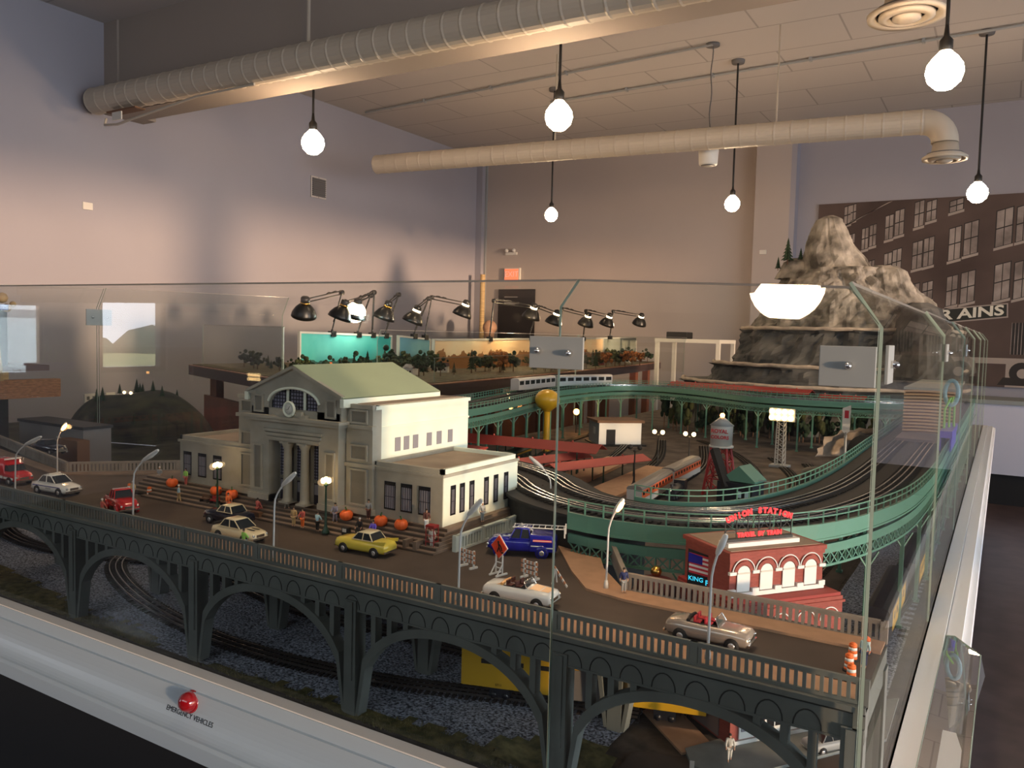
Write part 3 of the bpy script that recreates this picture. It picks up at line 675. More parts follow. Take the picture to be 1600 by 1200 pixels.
# gravel, grass
def patch(name, pts, z, k, label, cat, amp=0.004, fuzz=0, kind=None):
    from mathutils.geometry import tessellate_polygon
    xs = [p[0] for p in pts]; ys_ = [p[1] for p in pts]; st = 0.02
    def inside(x, y):
        c = False; j = len(pts) - 1
        for i in range(len(pts)):
            if (pts[i][1] > y) != (pts[j][1] > y) and x < (pts[j][0] - pts[i][0]) * (y - pts[i][1]) / (pts[j][1] - pts[i][1]) + pts[i][0]: c = not c
            j = i
        return c
    mb = MB(); idx = {}; vs = []; fs = []
    nx = int((max(xs) - min(xs)) / st) + 2; ny = int((max(ys_) - min(ys_)) / st) + 2
    def vid(i, j):
        if (i, j) not in idx:
            x = min(xs) + i * st; y = min(ys_) + j * st
            h = z + amp * (0.5 + noise.noise(Vector((x * 14, y * 14, z)))); idx[(i, j)] = len(vs); vs.append((x, y, max(h, G + 0.0006)))
        return idx[(i, j)]
    for i in range(nx):
        for j in range(ny):
            if inside(min(xs) + (i + .5) * st + .006 * math.sin(j * 3.1), min(ys_) + (j + .5) * st + .006 * math.sin(i * 2.3)): fs.append((vid(i, j), vid(i + 1, j), vid(i + 1, j + 1), vid(i, j + 1)))
    mb.add(vs, fs, None, True)
    for q in range(fuzz):
        x = random.uniform(min(xs), max(xs)); y = random.uniform(min(ys_), max(ys_))
        if inside(x, y):
            h = random.uniform(.003, .009); a = random.uniform(0, 6.28); dx, dy = .0012 * math.cos(a), .0012 * math.sin(a); lx, ly = random.uniform(-.003, .003), random.uniform(-.003, .003)
            mb.add([(x - dx, y - dy, z), (x + dx, y + dy, z), (x + lx, y + ly, z + h)], [(0, 1, 2)])
    return tag(mb.build(name, k, fix=False), label, cat, kind='stuff')
patch('gravel_bed', [(-2.88, 1.0), (-0.55, 1.0), (-0.5, 1.1), (-0.52, 1.5), (-0.9, 1.9), (-2.88, 1.9)], G + 0.001, 'ballast', 'blue-grey gravel spread under the arched bridge', 'gravel', 0.003)
patch('grass', [(-2.88, 0.99), (-2.0, 0.99), (-1.72, 0.99), (-1.70, 1.03), (-1.85, 1.06), (-2.3, 1.12), (-2.88, 1.15)], G + 0.003, 'grass', 'olive grass at the far left foot of the bridge', 'grass', 0.006, 2600)
patch('grass', [(-1.70, 0.99), (-1.42, 0.99), (-1.45, 1.02), (-1.58, 1.045), (-1.70, 1.03)], G + 0.003, 'grass', 'small grass tuft between the two left bridge piers', 'grass', 0.006, 900)
patch('grass', [(-1.30, 0.99), (-0.60, 0.99), (-0.60, 1.03), (-0.75, 1.045), (-0.95, 1.02), (-1.25, 1.01)], G + 0.003, 'grass', 'grass strip along the ledge below the yellow train', 'grass', 0.006, 1800)
patch('grass', [(-0.62, 0.99), (-0.47, 0.99), (-0.45, 1.06), (-0.50, 1.12), (-0.60, 1.08), (-0.64, 1.03)], G + 0.008, 'grass', 'grass clump left of the dark lower street', 'grass', 0.022, 3000)
patch('grass', [(-0.62, 1.30), (-0.42, 1.30), (-0.44, 1.48), (-0.60, 1.52)], G + 0.006, 'tree_autumn', 'rust coloured brush behind the gravel beside the brick building', 'brush', 0.022, 1600)
struct('trim_lower_street', MB().prism([(-0.47, 0.988), (-0.12, 0.988), (-0.12, 1.40), (-0.22, 1.40), (-0.36, 1.20), (-0.46, 1.16)], G, G + 0.002), 'road')
m_('pavement_grey', (0.20, 0.215, 0.205), 0.85, noise_amt=0.1, scale=30)
sw = MB(); sw.prism([(-0.395, 1.205), (-0.372, 1.165), (-0.34, 1.155), (-0.30, 1.17), (-0.13, 1.42), (-0.13, 1.60), (-0.22, 1.50)], G + 0.002, G + 0.007)
struct('trim_lower_sidewalk', sw, 'pavement_grey')
sw = MB(); sw.prism([(-0.50, 1.29), (-0.395, 1.19), (-0.36, 1.24), (-0.48, 1.36)], G + 0.002, G + 0.006); struct('trim_lower_path', sw, 'sidewalk')

# ------------------------------------------------------------------ railway track builder
def track(path, z, label, group='railway tracks', gauge=0.030, ties=True, bright=False, tie_len=0.055, step=0.0125, three=True):
    pts = resample(catmull([(x, y, 0) for x, y in path], 10), 0.02)
    t = thing('railway_track', label, 'track', (pts[0].x, pts[0].y, z), group=group)
    off = Vector((pts[0].x, pts[0].y, 0)); pl = [p - off for p in pts]
    k = 'rail_bright' if bright else 'rail_steel'
    for d in ((-gauge / 2, gauge / 2, 0.0) if three else (-gauge / 2, gauge / 2)):
        mb = MB(); sweep(mb, pl, d, 0.0036 if bright else 0.0022, 0.003, 0.0075); mb.build('rail', k, t)
    if ties:
        tp = resample(pl, step); T = tangents(tp); mb = MB()
        for p, q in zip(tp, T):
            n = Vector((-q.y, q.x, 0)); mb.seg(p - n * tie_len / 2 + Vector((0, 0, .0015)), p + n * tie_len / 2 + Vector((0, 0, .0015)), 0.0058, 0.003)
        mb.build('ties', 'tie', t)
    return t
GT = G + 0.004
track([(-2.075, 1.75), (-2.10, 1.50), (-2.02, 1.30), (-1.74, 1.165), (-1.413, 1.098), (-1.149, 1.098), (-0.93, 1.135), (-0.70, 1.21), (-0.50, 1.27)], GT, 'curving track under the bridge, the one nearest the gravel edge')
track([(-1.75, 1.40), (-1.39, 1.318), (-1.117, 1.325), (-0.95, 1.33), (-0.66, 1.34), (-0.52, 1.36)], GT, 'straighter track under the bridge, behind the curving one')
track([(-2.2, 1.60), (-1.7, 1.47), (-1.39, 1.40), (-1.117, 1.405), (-0.66, 1.42)], GT, 'rear track under the bridge, farthest from the ledge')
track([(-2.9, 1.42), (-2.5, 1.28), (-2.2, 1.28), (-1.95, 1.36)], GT, 'track entering below the road at the far left')

# ------------------------------------------------------------------ the arched road bridge
br = thing('arched_bridge', 'long grey concrete arched road bridge along the front', 'bridge', (0, 0, 0))
YA, YBk = 0.998, 1.026
piers = [-2.53, -2.125, -1.715, -1.31, -0.908, -0.515, -0.128]
b = MB()
b.box(-2.9, -0.115, YA + 0.004, YBk, 1.084, R)                # spandrel beam
b.box(-2.9, -0.115, YA - 0.001, YBk, R - 0.006, R + 0.001)     # cornice under the parapet
b.box(-2.9, -0.115, YA + 0.003, YBk, 1.082, 1.085)
b.build('spandrel_beam', 'concrete_grey', br)
b = MB()
x = -2.88
while x < -0.15:
    pts = [(x + 0.0165 + 0.0165 * math.cos(PI * (1 - k / 10)), YA + 0.0036, 1.0855 + 0.022 * math.sin(PI * k / 10)) for k in range(11)]
    b.tube([(p[0], p[1], p[2]) for p in pts], 0.0009, 4, cap=False); x += 0.0455
b.box(-2.9, -0.115, YA + 0.0005, YA + 0.0025, 1.1165, 1.1175)
b.build('arcade_relief', 'concrete_seam', br)
for i, px in enumerate(piers):
    b = MB(); w = 0.0125
    b.box(px - w, px + w, YA, YBk - 0.002, G + 0.002, 1.10); b.box(px - w * .55, px + w * .55, YA - 0.003, YA, 0.965, 1.098)
    b.build('pier', 'concrete_grey', br)
    b = MB(); b.box(px - w, px + w, 1.20, 1.23, G + 0.002, 1.10); b.build('rear_pier', 'concrete_grey', br)
def rib(x0, x1, y0, y1, parent, name):
    b = MB(); n = 26; zf, zc = 0.945, 1.079; th = 0.0075; vs = []
    for k in range(n + 1):
        u = k / n; x = x0 + (x1 - x0) * u; e = abs(2 * u - 1)
        zt = zf + (zc - zf) * math.sqrt(max(0, 1 - e ** 2.15)) if 0 < k < n else zf
        # inner edge offset
        vs.append((x, zt + 0.006)); 
    inn = [(x0 + 0.006 + (x1 - x0 - 0.012) * k / n, (0.905 if k in (0, n) else zf - 0.012 + (zc - zf + 0.004) * math.sqrt(max(0, 1 - abs(2 * k / n - 1) ** 2.15)))) for k in range(n + 1)]
    vs[0] = (x0, 0.905); vs[-1] = (x1, 0.905)
    for k in range(n):
        q = [vs[k], vs[k + 1], inn[k + 1], inn[k]]
        b.prism(q, y0, y1, 'XZ')
    b.build(name, 'concrete_grey', parent)
def ribz(u): return 0.951 + (1.079 - 0.945) * math.sqrt(max(0, 1 - abs(2 * u - 1) ** 2.15))
for x0, x1 in zip(piers, piers[1:]):
    a0, a1 = x0 + 0.012, x1 - 0.012
    rib(a0, a1, YA + 0.002, YBk - 0.004, br, 'arch_rib'); rib(a0, a1, 1.20, 1.222, br, 'rear_arch_rib')
    n = 11
    for k in range(1, n):
        u = k / n
        if 0.36 < u < 0.64: continue
        x = a0 + (a1 - a0) * u; zb = ribz(u)
        if 1.083 - zb < 0.006: continue
        for nm, y0, y1 in (('spandrel_column', YA + 0.006, YBk - 0.006), ('rear_spandrel_column', 1.203, 1.218)):
            MB().box(x - 0.0048, x + 0.0048, y0, y1, zb - 0.002, 1.083).build(nm, 'concrete_grey', br)
MB().box(-0.128, -0.1265 + 0.008, YA, 1.235, 1.08, R - 0.002).build('end_wall', 'concrete_grey', br)

# road deck
deck = [(-3.2, 1.016), (-0.122, 1.016), (-0.122, 1.235), (-0.52, 1.235), (-0.60, 1.30), (-0.80, 1.58), (-0.815, 1.72), (-0.885, 1.72), (-0.905, 1.26), (-1.80, 1.26), (-2.04, 1.50), (-2.235, 1.285), (-2.82, 1.40), (-3.2, 1.55)]
struct('trim_road_deck', MB().prism(deck, R - 0.012, R), 'road')
# kerbed pavements
def pave(pts, z, k, name): struct(name, MB().prism(pts, R - 0.002, z), k)
pave([(-3.2, 1.012), (-0.122, 1.012), (-0.122, 1.058), (-3.2, 1.058)], R + 0.004, 'sidewalk', 'trim_front_pavement')
pave([(-0.122, 1.190), (-0.50, 1.190), (-0.575, 1.205), (-0.64, 1.28), (-0.80, 1.50), (-0.80, 1.60), (-0.755, 1.60), (-0.60, 1.33), (-0.52, 1.236), (-0.122, 1.236)], R + 0.004, 'sidewalk', 'trim_rear_pavement')
pave([(-3.2, 1.50), (-2.82, 1.355), (-2.235, 1.250), (-2.10, 1.36), (-2.0, 1.47), (-2.03, 1.50), (-2.235, 1.285), (-2.82, 1.40), (-3.2, 1.55)], R + 0.004, 'plaza', 'trim_left_pavement')

# parapets (balustrades)
def balustrade(pts, h, label, k, panel=0.20, pitch=0.0098, slot=0.0042, th=0.007, group='concrete balustrades', z=R, slopes=None, post=0.010):
    p0 = Vector(pts[0]); t = thing('balustrade', label, 'balustrade', (p0.x, p0.y, z), group=group)
    ra = MB(); ba = MB(); po = []
    for a, c in zip(pts, pts[1:]):
        a = Vector((*a[:2], a[2] if len(a) > 2 else 0)) - Vector((p0.x, p0.y, 0)); c = Vector((*c[:2], c[2] if len(c) > 2 else 0)) - Vector((p0.x, p0.y, 0))
        L = (c - a).length; d = (c - a).normalized(); n = max(1, round(L / panel)); u = L / n; zz = lambda q: Vector((0, 0, q))
        ra.seg(a + zz(h * .95), c + zz(h * .95), th * 1.2, h * .10, None); ra.seg(a + zz(h * .86), c + zz(h * .86), th * .95, h * .10)
        ra.seg(a + zz(h * .08), c + zz(h * .08), th, h * .16)
        for i in range(n):
            s0 = i * u; m = int((u - post) / pitch); rest = u - post - m * pitch; s1 = s0 + post / 2 + rest / 2
            for j in range(m + 1):
                w = pitch - slot if 0 < j < m else pitch - slot
                c0 = a + d * (s1 + j * pitch - w / 2); c1 = a + d * (s1 + j * pitch + w / 2)
                ba.seg(c0 + zz(h * .48), c1 + zz(h * .48), th * .8, h * .70)
        for i in range(n + 1): po.append((a + d * (i * u), d))
    ra.build('rails', k, t); ba.build('balusters', k, t)
    for p, d in po:
        MB().seg(p - d * post / 2 + Vector((0, 0, h * .5)), p + d * post / 2 + Vector((0, 0, h * .5)), th * 1.3, h * 1.0).build('post', k, t)
    return t
H = 0.032
balustrade([(-3.2, 1.0085), (-0.118, 1.0085)], H, 'long front balustrade of the bridge, nearest the viewer', 'concrete_grey', panel=0.20, th=0.0042, pitch=0.0100, slot=0.0058)
balustrade([(-0.52, 1.240), (-0.124, 1.240)], H, 'brown grey balustrade in front of the red brick building', 'rail_concrete', panel=0.4, pitch=0.0092, slot=0.0048)
balustrade([(-0.745, 1.62), (-0.52, 1.240)], H, 'solid looking balustrade beside the orange sloping walkway', 'rail_concrete', panel=0.5)
balustrade([(-0.812, 1.74), (-0.745, 1.62)], H, 'short pale balustrade at the head of the sloping walkway', 'rail_white', panel=0.15)
balustrade([(-0.888, 1.272), (-0.884, 1.73)], H, 'pale balustrade along the right flank of the station steps', 'rail_white', panel=0.09)
balustrade([(-2.235, 1.290), (-2.035, 1.50)], H, 'light grey balustrade across the road left of the station', 'rail_concrete', panel=0.15)
balustrade([(-3.2, 1.52), (-2.235, 1.290)], H, 'dark far left balustrade behind the ambulance', 'rail_concrete', panel=0.2)
balustrade([(-1.880, 1.305), (-1.930, 1.50)], H * .9, 'short balustrade at the left end of the station steps', 'rail_concrete', panel=0.2)
# retaining walls
struct('trim_retaining_left', MB().box(-0.892, -0.884, 1.272, 1.73, R - 0.05, R), 'rail_white')
struct('trim_retaining_right', MB().prism([(-0.812, 1.745), (-0.742, 1.62), (-0.736, 1.624), (-0.806, 1.75)], R - 0.05, R), 'rail_white')

# plaza with steps
b = MB()
for k in range(6):
    y0 = 1.222 + 0.0115 * k; z1 = R + 0.005 + 0.0068 * k; x0 = -1.80 - 0.010 * k if k < 1 else -1.86
    b.box(x0, -0.905 - 0.002 * k, y0, 1.74, R - 0.01 if k == 0 else z1 - 0.007, z1, 'plaza'); b.box(x0, -0.905 - .002 * k, y0 - .0004, y0 + .002, z1 - .0066, z1 - .0016, 'plaza_riser_shade')
struct('trim_station_steps', b)
PZ = R + 0.005 + 0.034
for nm, x in (('stair_wall', -0.975), ('stair_wall', -0.95)):
    tag(MB().box(x - 0.004, x + 0.004, 1.222, 1.25, R + 0.005, R + 0.020).build(nm, 'plaza'), 'low brown cheek wall at the right end of the station steps', 'wall', 'cheek walls of the steps')

# ================================================================== THE STATION
PZ = R + 0.039
st = thing('station_building', 'pale stone railway station with green gabled roof, columns and arched window', 'building', (0, 0, 0))
XA, XB_, YS, YR = -1.735, -0.931, 1.285, 1.57     # wings
CX = -1.315                                       # centre line
def boxp(name, x0, x1, y0, y1, z0, z1, k, parent=st, bev=0.0): return MB().box(x0, x1, y0, y1, z0, z1, k).build(name, None, parent, bevel=bev)
def wing(name, x0, x1):
    b = MB(); b.box(x0, x1, YS, YR, PZ, 1.262, 'stone'); b.box(x0 - .004, x1 + .004, YS - .004, YR + .003, 1.262, 1.268, 'stone')
    # parapet around a tan flat roof
    b.box(x0, x1, YS, YS + .008, 1.268, 1.278, 'stone'); b.box(x0, x1, YR - .008, YR, 1.268, 1.278, 'stone_white_daylit')
    b.box(x1 - .008, x1, YS, YR, 1.268, 1.278, 'stone_white_daylit'); b.box(x0, x0 + .008, YS, YR, 1.268, 1.278, 'stone')
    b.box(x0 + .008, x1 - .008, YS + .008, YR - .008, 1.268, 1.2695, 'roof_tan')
    b.box(x1 - 0.0005, x1 + .0012, YS + .001, YR, PZ, 1.262, 'stone_white_daylit')  # paler skin on the right face, daylight put into the colour
    return b.build(name, None, st)
wl = wing('left_wing', XA, -1.50); wr = wing('right_wing', -1.11, XB_)
b = MB(); b.box(-1.50, -1.11, YS + 0.01, YR, PZ, 1.388, 'stone'); b.box(-1.1105, -1.109, YS, YR + .06, 1.268, 1.390, 'stone_white_daylit')
b.box(-1.50, -1.11, YR, YR + .06, PZ, 1.388, 'stone_white_daylit')
b.box(-1.512, -1.104, YS - .002, YR + .062, 1.384, 1.392, 'stone_white_daylit'); b.box(-1.49, -1.12, YS + .012, YR + .05, 1.392, 1.3935, 'roof_tan')
b.box(-1.109, -1.1065, YS, YR + .061, 1.343, 1.347, 'stone_white_daylit')
b.build('main_block', None, st)
# flanking towers with recessed panels
def panel(b, x0, x1, z0, z1, y, k='stone_dark', f=0.004, d=0.004):
    b.box(x0, x1, y - .0006, y + .0006, z0, z1, k)
    b.box(x0 - f, x1 + f, y - d, y, z1, z1 + f, 'stone'); b.box(x0 - f, x1 + f, y - d, y, z0 - f, z0, 'stone')
    b.box(x0 - f, x0, y - d, y, z0, z1, 'stone'); b.box(x1, x1 + f, y - d, y, z0, z1, 'stone')
for nm, x0, x1 in (('left_tower', -1.512, -1.445), ('right_tower', -1.178, -1.106)):
    b = MB(); y = YS - 0.008
    b.box(x0, x1, y, YS + .02, PZ, 1.392, 'stone'); b.box(x0 - .004, x1 + .004, y - .006, YS, 1.343, 1.351, 'stone')
    b.box(x0 - .004, x1 + .004, y - .004, YS, 1.262, 1.270, 'stone'); b.box(x0 - .003, x1 + .003, y - .004, YS, PZ, PZ + .012, 'stone')
    b.box(x0 - .002, x1 + .002, y - .003, YS, 1.385, 1.394, 'stone')
    m = (x0 + x1) / 2; panel(b, m - .020, m + .020, 1.357, 1.379, y); panel(b, m - .020, m + .020, 1.280, 1.306, y); panel(b, m - .020, m + .020, 1.185, 1.255, y)
    b.build(nm, None, st)
# centre portico
b = MB(); yc = YS - 0.030; xl, xr = -1.448, -1.180
zT = 1.300
b.box(xl, -1.388, yc, YS + .02, PZ, 1.345, 'stone'); b.box(-1.236, xr, yc, YS + .02, PZ, 1.345, 'stone')
b.box(-1.388, -1.236, yc, YS + .02, zT, 1.345, 'stone')
b.box(-1.388, -1.236, YS + .004, YS + .02, PZ, zT, 'stone')
for k in range(3): b.box(-1.392 - .004 * k, -1.232 + .004 * k, yc - .003 - .002 * k, yc, 1.303 + .009 * k, 1.309 + .009 * k, 'stone')
b.box(xl - .010, xr + .010, yc - .010, YS, 1.343, 1.350, 'stone'); b.box(xl - .014, xr + .014, yc - .014, YS, 1.350, 1.356, 'stone')
b.box(xl, xr, yc + .004, YS + .02, 1.356, 1.372, 'stone')
panel(b, -1.432, -1.410, 1.19, 1.285, yc); panel(b, -1.214, -1.192, 1.19, 1.285, yc)
b.box(xl - .003, -1.388, yc - .004, YS, PZ, PZ + .013, 'stone'); b.box(-1.236, xr + .003, yc - .004, YS, PZ, PZ + .013, 'stone')
b.build('portico', None, st)
# gable front with arch opening
yg = yc + 0.004; zb0 = 1.356
def arcz(x):
    u = (x - CX) / 0.078
    return 1.381 + 0.036 * math.sqrt(max(0, 1 - u * u)) if abs(u) < 1 else None
b = MB(); zE, zR = 1.405, 1.463
n = 28; xs = [xl - .004 + (xr - xl + .008) * k / n for k in range(n + 1)]
gz = lambda x: zE + (zR - zE) * (1 - abs(x - CX) / ((xr - xl) / 2 + .004)) if abs(x - CX) < (xr - xl) / 2 + .004 else zE
for x0, x1 in zip(xs, xs[1:]):
    a0, a1 = arcz(x0), arcz(x1)
    lo0 = a0 if (a0 and a1) else zb0; lo1 = a1 if (a0 and a1) else zb0
    b.prism([(x0, lo0), (x1, lo1), (x1, gz(x1)), (x0, gz(x0))], yg, YS + .03, 'XZ', 'stone')
b.tube([(x, yg - .002, arcz(x) + .002) for x in [CX - .0775 + .155 * k / 24 for k in range(25)]], 0.003, 6, 'stone_white_daylit')
panel(b, -1.434, -1.412, 1.364, 1.396, yg); panel(b, -1.216, -1.194, 1.364, 1.396, yg)
b.box(xl - .006, xl + .018, yg - .004, YS, 1.400, 1.408, 'stone'); b.box(xr - .018, xr + .006, yg - .004, YS, 1.400, 1.408, 'stone')
b.build('gable', None, st)
b = MB()
for s_ in (-1, 1): b.seg((CX, yg - .002, zR + .002), (CX + s_ * ((xr - xl) / 2 + .010), yg - .002, zE + .002), 0.010, 0.006, 'stone')
b.build('raking_cornice', None, st)
# roof
b = MB(); y0, y1 = yg - .006, YR + .02; hw = (xr - xl) / 2 + .016
b.add([(CX, y0, zR + .007), (CX, y1, zR + .007), (CX + hw, y1, zE + .001), (CX + hw, y0, zE + .001), (CX - hw, y0, zE + .001), (CX - hw, y1, zE + .001)], [(0, 3, 2, 1), (0, 1, 5, 4)], 'roof_green')
b.add([(CX, y0, zR + .003), (CX, y1, zR + .003), (CX + hw, y1, zE - .003), (CX + hw, y0, zE - .003), (CX - hw, y0, zE - .003), (CX - hw, y1, zE - .003)], [(0, 3, 2, 1), (0, 1, 5, 4)], 'roof_green')
b.prism([(CX - hw, zE - .003), (CX + hw, zE - .003), (CX + hw, zE + .001), (CX, zR + .006), (CX - hw, zE + .001)], y1 - .001, y1, 'XZ', 'stone_white_daylit')
b.box(CX + hw - .010, CX + hw, y0, y1, 1.386, zE - .001, 'stone_white_daylit'); b.box(CX - hw, CX - hw + .010, y0, y1, 1.386, zE - .001, 'stone_white_daylit')
b.build('roof', None, st)
# arched window with grille, clock
b = MB(); yw = yg + .010
pts = [(CX - .077, 1.358)] + [(x, arcz(x)) for x in [CX - .077 + .154 * k / 20 for k in range(21)]] + [(CX + .077, 1.358)]
b.prism(pts, yw, yw + .004, 'XZ', 'win_lilac')
for x in [CX - .07 + .0085 * k for k in range(17)]:
    if arcz(x): b.seg((x, yw - .001, 1.358), (x, yw - .001, arcz(x)), .0011, .0011, 'win_grille')
for k in range(7):
    z = 1.362 + .0078 * k
    hwid = 0.077 * math.sqrt(max(0, 1 - max(0, (z - 1.381) / .036) ** 2)); b.seg((CX - hwid, yw - .001, z), (CX + hwid, yw - .001, z), .0011, .0024, 'win_grille')
for dx in (-.026, .026): b.box(CX + dx - .0035, CX + dx + .0035, yw - .004, yw, 1.356, arcz(CX + dx), 'stone_white_daylit')
for dx in (-.075, -.031, -.021, .021, .031, .075): b.box(CX + dx - .001, CX + dx + .001, yw - .0025, yw, 1.356, arcz(CX + dx * .98) , 'win_dark')
aw = b.build('arched_window', None, st)
b = MB(); b.lathe([(.001, 0), (.0135, 0), (.0175, -.004), (.0175, -.008), (.015, -.010), (.0145, -.007), (.001, -.007)], (CX, yc - .004, 1.374), 28, 'stone_white_daylit', True, 'Y')
b.box(CX - .045, CX + .045, yc - .006, yc + .006, 1.354, 1.362, 'stone'); b.box(CX - .034, CX - .018, yc - .008, yc, 1.360, 1.369, 'stone'); b.box(CX + .018, CX + .034, yc - .008, yc, 1.360, 1.369, 'stone')
clk = b.build('clock', None, st)
b = MB(); b.lathe([(.001, 0), (.0118, 0), (.0118, -.0005)], (CX, yc - .0112, 1.374), 24, 'tank_white', True, 'Y')
b.seg((CX, yc - .0122, 1.374), (CX + .004, yc - .0122, 1.381), .001, .0006, 'win_dark'); b.seg((CX, yc - .0122, 1.374), (CX - .007, yc - .0122, 1.372), .001, .0006, 'win_dark'); b.build('clock_face', None, clk)
# columns, doors behind
for x in (-1.338, -1.286):
    b = MB(); b.lathe([(.0125, PZ), (.0125, PZ + .006), (.0105, PZ + .010), (.0105, PZ + .012), (.0088, zT - .016), (.0105, zT - .012), (.0125, zT - .008), (.0135, zT - .002), (.0135, zT)], (x, yc + .010, 0), 20, 'stone')
    b.box(x - .014, x + .014, yc - .004, yc + .024, PZ, PZ + .004, 'stone'); b.box(x - .0135, x + .0135, yc - .003, yc + .024, zT - .004, zT, 'stone'); b.build('column', None, st)
for i, x in enumerate((-1.364, -1.312, -1.260)):
    b = MB(); w = .0185; y = YS + .003
    b.box(x - w, x + w, y - .003, y, PZ, zT - .004, 'win_grille'); b.box(x - w + .002, x + w - .002, y - .004, y - .003, PZ + .055, zT - .006, 'win_lilac')
    for k in range(5): b.box(x - w + .002 + .0068 * k + .003, x - w + .0035 + .0068 * k + .003, y - .005, y - .004, PZ + .055, zT - .006, 'win_grille')
    for k in range(11): b.box(x - w + .002, x + w - .002, y - .005, y - .004, PZ + .058 + .0066 * k, PZ + .0605 + .0066 * k, 'win_grille')
    b.box(x - w, x + w, y - .006, y - .002, PZ + .048, PZ + .055, 'stone_dark')
    b.box(x - w + .003, x + w - .003, y - .0045, y - .003, PZ + .022, PZ + .044, 'pane_grey'); b.box(x - .001, x + .001, y - .005, y - .003, PZ, PZ + .048, 'win_dark')
    b.build('door', None, st)
# windows
def swin(name, a, z0, z1, w, axis, pos, k='pane_grey', bars=True):
    b = MB(); h = z1 - z0
    def bb(u0, u1, za, zb, d0, d1, kk):
        if axis == 'y': b.box(a + u0, a + u1, pos - d1, pos - d0, za, zb, kk)
        else: b.box(pos + d0, pos + d1, a + u0, a + u1, za, zb, kk)
    bb(-w / 2, w / 2, z0, z1, 0.0002, .0012, k)
    if bars:
        bb(-w / 2, -w / 2 + .002, z0, z1, .001, .0022, 'win_dark'); bb(w / 2 - .002, w / 2, z0, z1, .001, .0022, 'win_dark'); bb(-w / 2, w / 2, z0, z0 + .003, .001, .0022, 'win_dark')
        bb(-w / 2, w / 2, z1 - .008, z1, .001, .0020, 'win_dark')
        for k2 in range(1, 5): bb(-w / 2 + w * k2 / 5 - .0005, -w / 2 + w * k2 / 5 + .0005, z0, z1, .001, .0018, 'win_grille')
        bb(-w / 2, w / 2, z0 + h * .45, z0 + h * .45 + .0014, .001, .0018, 'win_grille')
    return b.build(name, None, st)
for x in (-1.705, -1.650, -1.595, -1.063, -1.020, -0.974): swin('window', x, 1.182, 1.240, .029, 'y', YS)
for y in (1.318, 1.350, 1.385, 1.440, 1.478, 1.520): swin('window', y, 1.183, 1.243, .0165, 'x', XB_ + .001)
for y in (1.362, 1.392, 1.424, 1.474, 1.512, 1.556): swin('window', y, 1.290, 1.320, .0185, 'x', -1.109, bars=False)

# pumpkins on the steps
def pumpkin(x, y, r, label, first=[None]):
    if first[0] is None:
        t = thing('pumpkin', label, 'pumpkin', (x, y, 0), group='orange pumpkins on the station steps')
        vs = []; n, m = 40, 12
        for i in range(m + 1):
            ph = PI * i / m
            for j in range(n):
                a = 2 * PI * j / n; rr = .0135 * (math.sin(ph) ** .8) * (1 + .075 * abs(math.cos(a * 5)) - .04)
                vs.append((rr * math.cos(a), rr * math.sin(a), .0115 - .0115 * math.cos(ph) * (1 - .18 * (math.sin(ph) < .4 and i > m / 2))))
        MB().add(vs, [(i * n + j, i * n + (j + 1) % n, (i + 1) * n + (j + 1) % n, (i + 1) * n + j) for i in range(m) for j in range(n)], None, True).build('pumpkin_body', 'pumpkin', t)
        MB().tube([(0, 0, .0215), (.0005, 0, .025), (.0025, 0, .0285)], [.002, .0014, .0017], 7).build('stem', 'stem_green', t)
        first[0] = t
    else: t = dup(first[0], (0, 0, 0), label=label)
    t.location = (x, y, R + 0.005 + .0068 * min(5, int((y - 1.222) / .0115 + .5)) + (0.0)); t.scale = (r, r, r); t.rotation_euler = (0, 0, x * 40)
    return t
for x, y, l in ((-1.735, 1.262, 'pumpkin at the far left end of the station, left of the three windows'), (-1.572, 1.262, 'pumpkin left of the tower, the left one of a pair'), (-1.510, 1.256, 'pumpkin left of the tower, the right one of a pair'),
                (-1.158, 1.258, 'pumpkin at the foot of the right tower'), (-1.068, 1.262, 'pumpkin below the right wing windows, left one'), (-1.015, 1.262, 'pumpkin below the right wing windows, right one')): pumpkin(x, y, 1.0, l)

# ------------------------------------------------------------------ street lamps
def street_lamp(x, y, label, lit=False, tip=(0.055, 0.0), s=1.0, z=R + 0.004, first={}):
    t = thing('street_lamp', label, 'street lamp', (x, y, z), group='tall bent street lamps')
    k = 'glow_orange' if lit else 'lamp_pole'
    dx, dy = tip; h1, h2 = 0.105 * s, 0.148 * s
    MB().lathe([(.0042, 0), (.0042, .008), (.0032, .010), (.0030, .013)], n=12).build('base', 'lamp_pole', t)
    MB().tube([(0, 0, .008), (dx * .03, dy * .03, h1 * .8), (dx * .06, dy * .06, h1 * .93), (dx * .18, dy * .18, h1 * 1.04), (dx * .42, dy * .42, h1 * 1.04 + (h2 - h1) * .35)], [.0019, .0017, .0016, .0016, .0016], 10).build('pole', 'lamp_pole', t)
    p = Vector((dx * .38, dy * .38, h1 * 1.04 + (h2 - h1) * .32)); q = Vector((dx, dy, h2)); b = MB()
    b.tube([p, p.lerp(q, .12), p.lerp(q, .45), p.lerp(q, .92), q], [.0022, .0036, .0046, .0036, .0022], 10, 'lamp_pole')
    hd = b.build('lamp_head', None, t)
    b = MB(); u = (q - p); b.tube([p + u * .30 - Vector((0, 0, .0028)), p + u * .60 - Vector((0, 0, .0035)), p + u * .9 - Vector((0, 0, .0026))], [.0022, .0032, .0022] if not lit else [.0036, .0052, .0042], 8, k if lit else 'white'); b.build('lens', None, hd)
    if lit:
        l = bpy.data.lights.new('street_lamp_light', 'POINT'); l.energy = 0.10; l.color = (1, .55, .25); l.shadow_soft_size = .006
        o = bpy.data.objects.new('street_lamp_light', l); COL.objects.link(o); o.parent = t; o.location = q + Vector((0.004, -0.002, -.012))
    return t
